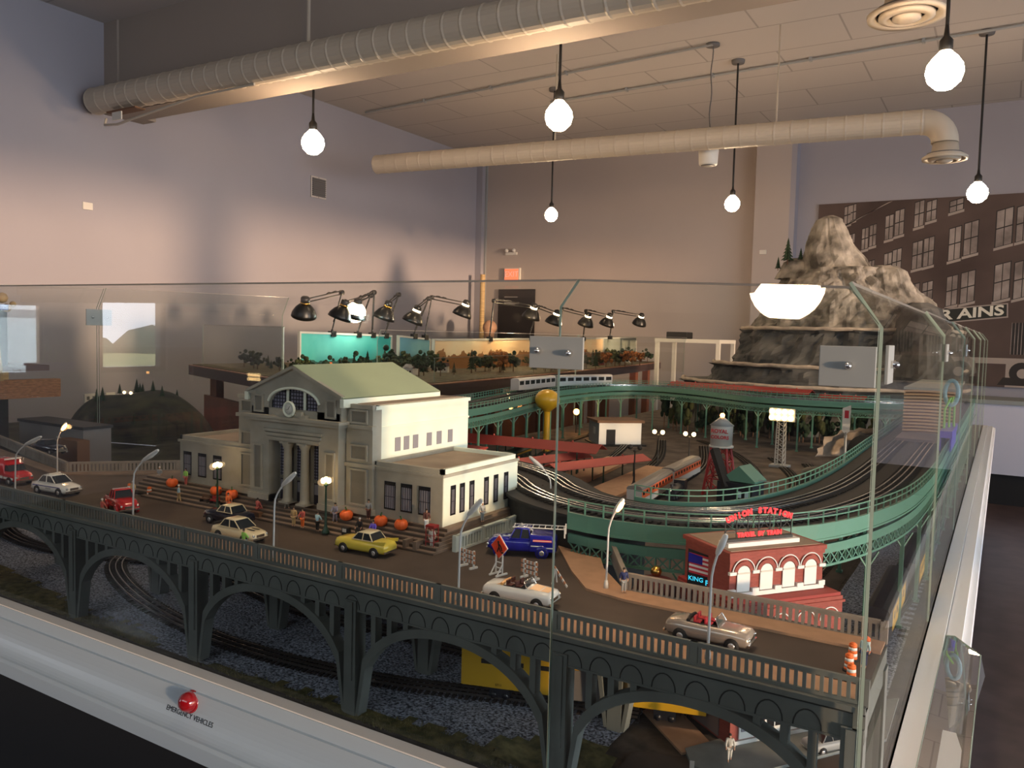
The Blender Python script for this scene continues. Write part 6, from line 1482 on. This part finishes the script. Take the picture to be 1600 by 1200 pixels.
m_('kiosk_red', (0.10, 0.012, 0.012), 0.7); MB().box(-.035, .035, -.03, .03, 0, .205).build('kiosk_body', 'kiosk_red', t); MB().lathe([(.040, .205), (.028, .222), (.010, .228)], n=20).build('kiosk_roof', 'kiosk_red', t); MB().sphere((0, 0, .236), .010).build('dome', 'gold', t)
# white signal frame beside the viaduct, small people under the bridge
person(-0.325, 1.205, G + .008, .4, 'pale figurine on the lower sidewalk corner by the brick building', 'off_white', 'off_white', 'hair', 'walk')
person(-0.262, 1.275, G + .008, .4, 'dark figurine by the shop windows under the bridge', 'black', 'black', 'hair', 'stand')
t = tag(MB().box(-.0015, .0015, -.03, .03, 0, .034, 'steel_red').build('red_panel', None), 'small red board standing at the bottom edge under the bridge', 'board'); t.location = (-.345, 1.085, G + .0025); t.rotation_euler = (0, 0, .3)
MB().box(-.003, .0035, -.0315, .0315, .034, .037).build('white_edge', 'white', t)
car('parked_motorcar', -0.205, 1.34, .9, .085, 'steel_grey', 'small grey car parked on the lower street under the right arch', 'sedan', z=G + .0025)

# ------------------------------------------------------------------ the mountain
m_('rock_grey', (0.035, 0.038, 0.040), 0.95, scale=5, col2=(0.13, 0.125, 0.115), bump=1.0, detail=10)
m_('rock_tan', (0.07, 0.062, 0.050), 0.95, scale=9, col2=(0.33, 0.30, 0.25), bump=1.0, detail=10)
m_('rock_ledge', (0.42, 0.35, 0.28), 0.9, noise_amt=.15, scale=20)
mt = thing('rock_mountain', 'tall layered rock mountain with a pale pointed peak', 'mountain', (0, 0, 0))
def rocks(levels, name, k, amp=.05, seg=150, sub=9):
    # levels: (z, cx, cy, rx, ry)
    vs = []; L = []
    for a, c in zip(levels, levels[1:]):
        for j in range(sub): L.append([a[i] + (c[i] - a[i]) * j / sub for i in range(5)])
    L.append(list(levels[-1])); 
    for (z, cx, cy, rx, ry) in L:
        for j in range(seg):
            a = 2 * PI * j / seg; p = Vector((cx + rx * math.cos(a), cy + ry * math.sin(a), z))
            f = noise.fractal(p * 3.2, 1.0, 2.0, 4) * amp + noise.noise(Vector((a * 5, z * 2.0, 1))) * amp * .6 + (abs(noise.noise(p * 6.0 + Vector((0, 0, 5)))) - .2) * amp * 1.5 + (abs(noise.noise(p * 15)) - .2) * amp * .9 + (.25 if noise.cell(Vector((a * 5, z * 9, 0))) > .3 else 0) * amp * .5
            k2 = min(1, rx * 3); p += Vector((math.cos(a), math.sin(a), 0)) * f * k2; p.z += noise.noise(p * 6) * amp * .25; vs.append(p)
    n = len(L); fs = [(i * seg + j, i * seg + (j + 1) % seg, (i + 1) * seg + (j + 1) % seg, (i + 1) * seg + j) for i in range(n - 1) for j in range(seg)] + [tuple((n - 1) * seg + j for j in range(seg))]
    b = MB(); b.add(vs, fs, None, False); return b.build(name, k, mt)
rocks([(.90, -1.21, 6.45, .97, .76), (1.21, -1.21, 6.45, .99, .78), (1.225, -1.21, 6.45, 1.02, .80)], 'lowest_tier', 'rock_grey', .035)
rocks([(1.21, -1.10, 6.42, .90, .70), (1.345, -1.09, 6.42, .86, .68), (1.36, -1.09, 6.42, .89, .71)], 'second_tier', 'rock_grey', .04)
rocks([(1.35, -1.02, 6.38, .80, .64), (1.60, -1.00, 6.38, .74, .59), (1.62, -1.00, 6.38, .76, .61)], 'third_tier', 'rock_grey', .05)
rocks([(1.60, -.98, 6.30, .68, .50), (1.82, -.99, 6.28, .53, .40), (1.98, -1.02, 6.28, .36, .30), (2.06, -1.03, 6.28, .30, .26)], 'upper_slopes', 'rock_tan', .06)
rocks([(2.02, -1.05, 6.25, .24, .2), (2.16, -1.10, 6.22, .185, .16), (2.30, -1.12, 6.2, .135, .12), (2.42, -1.13, 6.2, .085, .08), (2.445, -1.13, 6.2, .03, .03)], 'peak', 'rock_tan', .045, 60, 6)
rocks([(2.0, -1.36, 6.22, .13, .12), (2.12, -1.33, 6.22, .10, .09), (2.15, -1.33, 6.22, .05, .05)], 'left_knob', 'rock_tan', .03, 40)
rocks([(1.60, -.62, 6.2, .28, .30), (1.86, -.70, 6.2, .20, .2), (2.04, -.74, 6.2, .13, .14), (2.08, -.75, 6.2, .07, .08)], 'right_shoulder', 'rock_tan', .06, 60)
rocks([(1.34, -.44, 5.95, .23, .45), (1.60, -.46, 6.0, .18, .32), (1.78, -.50, 6.1, .12, .2), (1.82, -.5, 6.1, .05, .1)], 'right_slope', 'rock_grey', .05, 60)
def ring(rx, ry, cx, cy, z, name):
    b = MB(); pts = []
    for j in range(61):
        a = PI * 1.02 + PI * .98 * j / 60; pts.append((cx + rx * math.cos(a) * (1 + .02 * noise.noise(Vector((a * 4, z, 0)))), cy + ry * math.sin(a) * (1 + .02 * noise.noise(Vector((a * 5, z, 3)))), z + .006 * noise.noise(Vector((a * 9, 0, z)))))
    b.tube(pts, .013, 7, smooth=False); b.build(name, 'rock_ledge', mt)
ring(1.02, .80, -1.21, 6.45, 1.235, 'pale_ledge'); ring(.89, .71, -1.09, 6.42, 1.372, 'pale_ledge'); ring(.76, .61, -1.00, 6.38, 1.632, 'pale_ledge'); 
def fir(x, y, z, h, label, k='tree_green', group='model fir trees', s=1.0):
    t = thing('fir_tree', label, 'tree', (x, y, z), random.uniform(0, 6), group)
    MB().tube([(0, 0, 0), (0, 0, h)], [h * .03, h * .01], 6).build('trunk', 'wood_brown', t)
    b = MB(); n = 6
    for i in range(n):
        z0_ = h * (.18 + .78 * i / n); r = h * .24 * (1 - i / n) + h * .02
        vs = [(0, 0, z0_ + h * .20)]
        for j in range(14): a = 2 * PI * j / 14; q = r * (1 if j % 2 == 0 else .62); vs.append((q * math.cos(a), q * math.sin(a), z0_ - h * .03 * (j % 2 == 0)))
        b.add(vs, [(0, j + 1, (j + 1) % 14 + 1) for j in range(14)])
    b.build('branches', k, t); return t
f0 = fir(-1.385, 6.12, 2.10, .19, 'tall fir tree on the left knob of the mountain'); fir(-1.46, 6.16, 2.06, .10, 'small fir tree left of the tall one on the mountain'); fir(-1.30, 6.15, 2.12, .10, 'small fir tree right of the tall one on the mountain')
canopy(((-2.05, 5.62), (-1.05, 5.50)), .14, 1.205, 'long red canopy at the foot of the mountain', 'brick_roofred', 7, h=.028)
canopy(((-1.00, 5.50), (-.72, 5.48)), .12, 1.19, 'shorter dark red canopy at the foot of the mountain', 'steel_red', 3, h=.02)
rnd = random.Random(3)
for i in range(34):
    x = -2.0 + 1.6 * i / 34 + rnd.uniform(-.02, .02); y = 5.38 + rnd.uniform(-.04, .06)
    k = ['tree_green', 'tree_olive', 'tree_green'][i % 3]
    b = MB(); vs = []
    for q in range(14):
        c = Vector((rnd.uniform(-.02, .02), rnd.uniform(-.02, .02), rnd.uniform(.03, .10))); b.sphere(c, rnd.uniform(.008, .02), None, 6, 4)
    o = b.build('shrub', k); o.location = (x, y, G + .0015 + .0); o.scale = (1.2, 1.2, rnd.uniform(1.3, 2.4)); tag(o, 'small dark green model shrub in the row at the foot of the mountain', 'shrub', 'model shrubs at the mountain foot')
    b2 = MB(); b2.tube([(0, 0, 0), (0, 0, .06)], .003, 5); b2.build('trunk', 'wood_brown', o)

# ================================================================== SECOND LAYOUT BY THE WALL
ZT = 1.25
edge = [(-5.30, 4.0), (-3.62, 3.32), (-2.98, 3.12), (-2.76, 3.75), (-2.92, 5.3), (-3.30, 8.05), (-3.50, 9.2), (-4.40, 9.2), (-4.40, 5.2), (-5.30, 4.9)]
t = thing('display_table', 'dark purple edged L-shaped display table along the left wall', 'table', (0, 0, 0))
MB().prism(edge, ZT - .075, ZT - .006).build('apron', 'table_purple', t)
ins = [(x - .02 if x > -5 else x + .02, y) for x, y in edge]
MB().prism(edge, ZT - .006, ZT).build('table_top', 'table_edge', t)
for x, y in ((-3.55, 3.48), (-3.05, 3.30), (-2.92, 3.95), (-2.99, 4.7), (-3.05, 5.5), (-3.18, 6.4), (-3.30, 7.2), (-3.42, 8.2), (-3.6, 9.0), (-4.3, 9.0), (-4.2, 3.7), (-5.1, 4.1)):
    MB().box(x - .035, x + .035, y - .035, y + .035, 0, ZT - .076).build('leg', 'wood_orange', t)
b = MB(); b.prism([(-5.25, 4.10), (-3.62, 3.46), (-3.12, 3.28), (-3.12, 3.31), (-3.60, 3.49), (-5.25, 4.13)], .55, 1.02); b.build('lower_panel', 'wood_orange', t)
b = MB(); b.prism([(-2.98, 3.9), (-3.20, 6.4), (-3.23, 6.4), (-3.01, 3.9)], .45, 1.05); b.build('side_panel', 'wood_orange', t)
struct('trim_table_sand', MB().prism([(-5.28, 4.02), (-3.63, 3.36), (-3.02, 3.17), (-2.80, 3.76), (-2.96, 5.3), (-3.34, 8.04), (-3.54, 9.17), (-4.38, 9.17), (-4.38, 5.22), (-5.28, 4.88)], ZT, ZT + .004), 'table_sand')
def backdrop(x, y0, y1, z0a, z0b, k, label):
    t = thing('painted_backdrop', label, 'backdrop', (x, y0, ZT + .005), group=None)
    L = y1 - y0; a, c = z0a - ZT - .005, z0b - ZT - .005
    b = MB(); b.prism([(0, 0), (L, 0), (L, c), (0, a)], -.012, 0, 'YZ'); b.build('panel', k, t)
    b = MB(); b.seg((-.006, 0, a), (-.006, L, c), .024, .014); b.seg((-.004, .004, 0), (-.004, .004, a), .024, .012); b.seg((-.004, L - .004, 0), (-.004, L - .004, c), .024, .012); b.build('white_frame', 'off_white', t)
    return t
backdrop(-4.10, 3.97, 4.94, 1.520, 1.505, 'backdrop_teal', 'turquoise lit painted sky backdrop behind the little trees, left')
backdrop(-4.04, 4.95, 5.36, 1.505, 1.482, 'backdrop_blue', 'blue painted sky backdrop right of the turquoise one')
backdrop(-3.75, 5.02, 8.10, 1.484, 1.520, 'backdrop_sunset', 'golden sunset city backdrop in the middle of the wall table')
backdrop(-3.78, 8.13, 9.10, 1.520, 1.535, 'backdrop_dusk', 'dull olive sky backdrop at the far end of the wall table')
# clear fence along the table edge
pane('table_fence', [((-2.83, 3.80, ZT + .005), (-2.83, 3.80, ZT + .14), (-2.835, 3.80, ZT + .145)), ((-3.36, 8.0, ZT + .005), (-3.36, 8.0, ZT + .14), (-3.365, 8.0, ZT + .145))], 'low clear fence along the long edge of the wall table', 'clear fences on the wall table')
pane('table_fence', [((-5.2, 4.05, ZT + .005), (-5.2, 4.05, ZT + .30), (-5.2, 4.06, ZT + .305)), ((-3.64, 3.40, ZT + .005), (-3.64, 3.40, ZT + .30), (-3.64, 3.41, ZT + .305))], 'tall clear fence at the left end of the wall table', 'clear fences on the wall table')
# desk lamps clamped on the backdrops
DL = [(-4.1, (3.923, 1.679), (4.351, 1.81), (4.291, 1.513), 0), (-4.1, (4.282, 1.675), (4.659, 1.804), (4.56, 1.509), 0), (-4.1, (4.426, 1.69), (4.70, 1.83), (4.72, 1.508), 1), (-4.1, (4.756, 1.688), (4.99, 1.829), (4.873, 1.505), 0),
      (-4.04, (5.03, 1.666), (5.30, 1.814), (5.155, 1.505), 2), (-4.04, (5.70, 1.739), (5.34, 1.825), (5.300, 1.498), 3), (-3.75, (6.368, 1.742), (5.827, 1.821), (5.821, 1.495), 3), (-3.75, (6.80, 1.70), (6.60, 1.80), (6.50, 1.51), 3),
      (-3.75, (7.485, 1.702), (7.071, 1.800), (7.10, 1.51), 3), (-3.75, (8.0, 1.71), (7.60, 1.80), (7.62, 1.51), 3), (-3.75, (8.9, 1.74), (8.281, 1.82), (8.29, 1.53), 3)]
lab = ['black desk lamp with its hood stretched farthest left', 'black desk lamp with dark hood just left of the glowing one', 'black desk lamp with the brightly glowing bulb over the turquoise backdrop', 'black desk lamp with dark hood over the right part of the turquoise backdrop',
       'black desk lamp lit white over the blue backdrop', 'black desk lamp with yellow lit collar left of the tan pole', 'black desk lamp lit in front of the black poster', 'black desk lamp just right of the black poster', 'black desk lamp over the golden backdrop behind the middle clamp plate', 'black desk lamp second from the far right end of the row', 'black desk lamp at the far right end of the row']
for i, (x, h, e, bs, lit) in enumerate(DL):
    t = thing('desk_lamp', lab[i], 'desk lamp', (x - .006, bs[0], bs[1]), group='black clamp-on desk lamps')
    H_ = Vector((.10, h[0] - bs[0], h[1] - bs[1])); E_ = Vector((.03, e[0] - bs[0], e[1] - bs[1])); B_ = Vector((0, 0, .03))
    b = MB(); b.box(-.02, .02, -.022, .022, -.02, .02); b.tube([(0, 0, .01), B_], .009, 8); b.build('clamp', 'black_metal', t)
    for nm, p, q in (('lower_arm', B_, E_), ('upper_arm', E_, H_ + Vector((0, 0, .05)))):
        b = MB()
        for s_ in (-.012, .012): b.tube([p + Vector((s_ * .3, 0, s_)), q + Vector((s_ * .3, 0, s_))], .0048, 6)
        d = (q - p); b.tube([p + d * k / 14 + Vector((.004 * math.sin(k * 2.4), 0, .018 + .004 * math.cos(k * 2.4))) for k in range(2, 7)], .004, 5); b.build(nm, 'black_metal', t)
    b = MB(); b.lathe([(.018, -.012), (.018, .012)], E_, 12, None, True, 'X'); b.build('elbow_joint', 'black_metal', t)
    tilt = Matrix.Rotation(random.uniform(-.2, .3), 4, 'X') @ Matrix.Rotation(.35, 4, 'Y')
    b = MB(); b.T = Matrix.Translation(H_) @ tilt
    b.lathe([(.085, -.055), (.080, -.030), (.060, .005), (.036, .030), (.030, .034)], (0, 0, 0), 24); b.build('shade', 'black_metal', t, fix=False)
    b = MB(); b.T = Matrix.Translation(H_) @ tilt; b.lathe([(.030, .034), (.031, .075), (.022, .085), (.001, .09)], (0, 0, 0), 18); so_ = b.build('socket', 'black_metal' if lit == 0 else 'black_metal', t)
    b = MB(); b.T = Matrix.Translation(H_) @ tilt; b.lathe([(.031, .036), (.0315, .050)], (0, 0, 0), 18); b.build('collar', 'gold' if lit == 0 else 'glow_desk', t)
    b = MB(); b.T = Matrix.Translation(H_) @ tilt; b.sphere((0, 0, -.020), .040 if lit != 1 else .075, n=16, m=10); b.build('bulb', 'glow_desk' if lit else 'off_white', t)
for p, c, e in (((-3.93, 4.43, 1.63), (.75, .95, .9), 4.0), ((-3.90, 5.03, 1.62), (1, .9, .75), 3.0), ((-3.60, 6.0, 1.68), (1, .68, .36), 6.5), ((-3.60, 7.1, 1.66), (1, .66, .34), 6.0), ((-3.60, 8.3, 1.68), (1, .75, .5), 2.5)):
    l = bpy.data.lights.new('desk_lamp_light', 'POINT'); l.energy = e; l.color = c; l.shadow_soft_size = .04; o = bpy.data.objects.new('desk_lamp_light', l); COL.objects.link(o); o.location = p
# model trees on the wall table
rnd = random.Random(11)
tproto = {}
KD = {'fir': 'dark pointed fir', 'olive': 'olive round', 'autumn': 'rust coloured round', 'green': 'dark green round'}
def mtree(x, y, kind, h, label, group):
    key = kind; label = label % KD[kind]
    if key not in tproto:
        if kind == 'fir': t = fir(x, y, ZT + .005, .12, label, 'tree_green', group)
        else:
            t = thing('broadleaf_tree', label, 'tree', (x, y, ZT + .005), 0, group)
            MB().tube([(0, 0, 0), (0, 0, .06)], [.005, .003], 6).build('trunk', 'wood_brown', t)
            b = MB()
            for q in range(26): c = Vector((rnd.gauss(0, .020), rnd.gauss(0, .020), .082 + rnd.gauss(0, .018))); b.sphere(c, rnd.uniform(.008, .018), None, 6, 4)
            b.build('foliage', {'olive': 'tree_olive', 'autumn': 'tree_autumn', 'green': 'tree_green'}[kind], t)
        tproto[key] = t
    else: t = dup(tproto[key], (x, y, ZT + .005), label=label); t['group'] = group
    t.location = (x, y, ZT + .005); t.rotation_euler = (0, 0, rnd.uniform(0, 6)); q = h / .12; t.scale = (q, q, q)
for i in range(26):
    y = 3.98 + 1.3 * i / 26; x = -3.98 + rnd.uniform(-.03, .85)
    k = ['fir', 'green', 'olive'][i % 3]; mtree(x, y, k, rnd.uniform(.08, .17), 'small %s model tree in the crowd before the turquoise and blue backdrops', 'model trees before the turquoise backdrop')
for i in range(44):
    y = 5.15 + 3.0 * i / 44; x = -3.62 + rnd.uniform(-.06, .60) - .05 * (y - 5)
    k = ['autumn', 'olive', 'autumn', 'green', 'fir'][i % 5]; mtree(x + .05, y, k, rnd.uniform(.08, .16), 'small %s model tree in the crowd before the golden backdrop', 'model trees before the golden backdrop')
for i in range(16):
    x = -4.75 + 1.3 * i / 16; y = 3.95 - (x + 4.75) * .38 + rnd.uniform(.06, .25); mtree(x, y, ['green', 'olive', 'fir'][i % 3], rnd.uniform(.06, .11), 'small %s model tree at the bare left end of the wall table', 'model trees at the left end of the wall table')
for i in range(10):
    mtree(-3.80 + rnd.uniform(-.15, .25), 8.2 + .09 * i, ['olive', 'green'][i % 2], rnd.uniform(.08, .14), 'small %s model tree before the dull olive backdrop', 'model trees before the olive backdrop')
tank = thing('oil_tank', 'white round tank with orange top left of the turquoise backdrop', 'tank', (-3.62, 3.75, ZT + .005))
MB().lathe([(.050, 0), (.050, .055), (.046, .062), (.001, .064)], n=24).build('shell', 'tank_white', tank); MB().box(-.02, .02, -.015, .015, .064, .085).build('crate', 'orange_plain', tank)
for i, (x, y, k, l) in enumerate(((-3.40, 4.30, 'white', 'tiny white house before the turquoise backdrop, left'), (-3.46, 4.75, 'off_white', 'tiny cream house before the blue backdrop'), (-3.30, 6.2, 'canopy_pink', 'tiny red house before the golden backdrop'), (-3.46, 7.4, 'brick_roofred', 'tiny red shed at the right of the golden backdrop'), (-3.62, 8.5, 'off_white', 'tiny lit house near the far end of the wall table'))):
    t = thing('model_house', l, 'house', (x, y, ZT + .005), .4 * i)
    MB().box(-.04, .04, -.03, .03, 0, .045).build('walls', k, t); b = MB(); b.prism([(-.036, .045), (.036, .045), (0, .07)], -.044, .044, 'YZ'); b.build('house_roof', 'table_purple', t)
    b = MB(); [b.box(-.03 + .022 * q, -.018 + .022 * q, -.0312, -.030, .015, .03) for q in range(3)]; b.build('windows', 'glow_desk' if i == 4 else 'win_dark', t)
# white frame table with a black box
t = thing('white_frame_table', 'white bench frame standing past the end of the wall table', 'table', (-3.10, 8.42, 0))
MB().box(-.36, .36, -.30, .30, 1.495, 1.535).build('top_frame', 'plastic_white', t)
for sx in (-1, 1):
    for sy in (-1, 1): MB().box(sx * .34 - .02, sx * .34 + .02, sy * .27 - .02, sy * .27 + .02, 0, 1.495).build('leg', 'plastic_white', t)
t.location = (-2.93, 8.75, 0)
tag(MB().box(-3.22, -2.98, 8.6, 8.8, 1.5355, 1.61).build('black_box', 'black', bevel=.01), 'black box lying on top of the white bench frame', 'box')

# ------------------------------------------------------------------ third dark layout and timber frame at the left
t = thing('dark_layout', 'low dark hilly layout near the left wall behind the road', 'layout', (0, 0, 0))
b = MB(); vs = []; nx, ny = 60, 46
for i in range(nx + 1):
    for j in range(ny + 1):
        x = -5.9 + 2.75 * i / nx * .98; y = 2.35 + 1.02 * j / ny; u = (x + 5.9) / 2.7; v = (y - 2.35) / 1.02
        e = min(1, 6 * min(u, 1 - u, v, 1 - v)); h = .04 + .28 * max(0, 1 - ((x + 4.35) / .48) ** 2 - ((y - 2.95) / .36) ** 2) ** .6 + .05 * noise.noise(Vector((x * 3, y * 3, 0)))
        vs.append((x, y, .84 + e * max(0, h)))
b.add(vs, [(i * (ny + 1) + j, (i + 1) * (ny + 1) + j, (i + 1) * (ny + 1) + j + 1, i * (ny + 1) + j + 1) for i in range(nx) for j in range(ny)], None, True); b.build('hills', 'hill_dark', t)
MB().box(-5.9, -3.2, 2.35, 3.38, .74, .838).build('base_board', 'black', t); MB().box(-5.8, -3.35, 2.45, 3.30, 0, .74).build('skirt', 'cloth_black', t)
MB().tube([(-4.75, 2.55, .925), (-4.1, 2.52, .92), (-3.7, 2.60, .925)], .004, 6).build('silver_track', 'rail_bright', t)
for i in range(14):
    x, y = rnd.uniform(-4.9, -3.8), rnd.uniform(2.6, 3.25)
    hz = .84 + (.04 + .28 * max(0, 1 - ((x + 4.35) / .48) ** 2 - ((y - 2.95) / .36) ** 2) ** .6)
    o = fir(x, y, hz - .02, rnd.uniform(.06, .10), 'small dark fir tree on the low dark hilly layout', 'tree_green', 'fir trees on the dark layout')
for x, l in ((-4.20, 'tiny glowing light on the dark hill, left one'), (-4.14, 'tiny glowing light on the dark hill, right one')):
    tag(MB().sphere((x, 2.75, 1.165), .008, None, 8, 6).build('small_light', 'glow_warm'), l, 'light')
t = thing('timber_frame', 'raw pine timber frame with a shelf board at the left edge', 'timber frame', (-3.3, 1.2, 0))
b = MB(); b.box(-.045, .0, -.2, .68, 1.245, 1.318); b.build('beam', 'wood_beam', t)
b = MB(); b.seg((.0, .43, 1.318), (-.0, .405, 1.60), .055, .030, None, (0, 1, 0)); b.build('post', 'wood_pine', t)
MB().box(-.10, -.045, -.2, .50, 1.318, 1.350).build('shelf_board', 'wood_pine', t); MB().box(-.30, -.046, -.2, .66, 1.350, 1.372).build('plank_stack', 'mauve_wall', t)
MB().box(-.15, -.09, .48, .52, .901, 1.60).build('steel_upright', 'steel_black', t)
b = MB()
for q in range(30): b.sphere((rnd.uniform(-.10, .03), rnd.uniform(.25, .50), 1.615 + rnd.uniform(-.02, .03)), rnd.uniform(.010, .022), None, 6, 4)
b.build('crumpled_wrap', 'wood_pine', t); MB().box(-.12, .02, .2, .47, 1.59, 1.612).build('blue_board', 'paint_blue', t)
t = thing('dark_model_building', 'dark brown model building at the far left edge beyond the road', 'building', (-2.75, 1.585, G + .001))
MB().box(-.30, .10, 0, .10, 0, .285).build('walls', 'train_grey', t); MB().box(-.305, .105, -.005, .105, .285, .295).build('building_roof', 'steel_black', t)
b = MB(); put_text(b, 'T', .040, face((-.045, -.002, .235), (1, 0, 0), (0, 0, 1)), 'off_white', .0005); b.build('wall_letter', 'off_white', t)
MB().box(.02, .14, -.045, -.002, 0, .255).build('annex', 'wood_brown', t)
b = MB(); b.seg((.05, -.047, .235), (.065, -.047, .215), .004, .004); b.seg((.07, -.047, .235), (.085, -.047, .215), .004, .004); b.build('white_stripes', 'white', t)
car('parked_dark_car', -2.60, 1.44, .1, .12, 'paint_black', 'dark car behind the ambulance at the far left edge', 'old', z=R + .004)

t = thing('deck_lamp', 'small glowing orange lamp behind the left wing of the station', 'lamp', (-1.86, 1.90, ZD + .001))
MB().tube([(0, 0, 0), (0, 0, .045)], .0025, 8).build('mast', 'steel_black', t); MB().sphere((0, 0, .052), .0075).build('bulb', 'glow_orange', t)
t = thing('black_fence', 'black rail fence seen under the bridge behind the tracks', 'fence', (-1.44, 1.46, G + .0015))
b = MB()
for z in (.028, .044, .060): b.seg((0, 0, z), (.62, 0, z), .003, .004)
for k in range(17): b.box(.0385 * k - .002, .0385 * k + .002, -.002, .002, 0, .062)
b.build('rails', 'black', t)
t = tag(MB().prism([(-.06, 0), (.10, 0), (.10, .09), (-.06, .09)], -.012, .012, 'XZ').build('concrete_wall', 'rail_white'), 'pale concrete wall end seen under the bridge between the tracks', 'wall'); t.location = (-.70, 1.40, G + .0015); t.rotation_euler = (0, 0, .5)
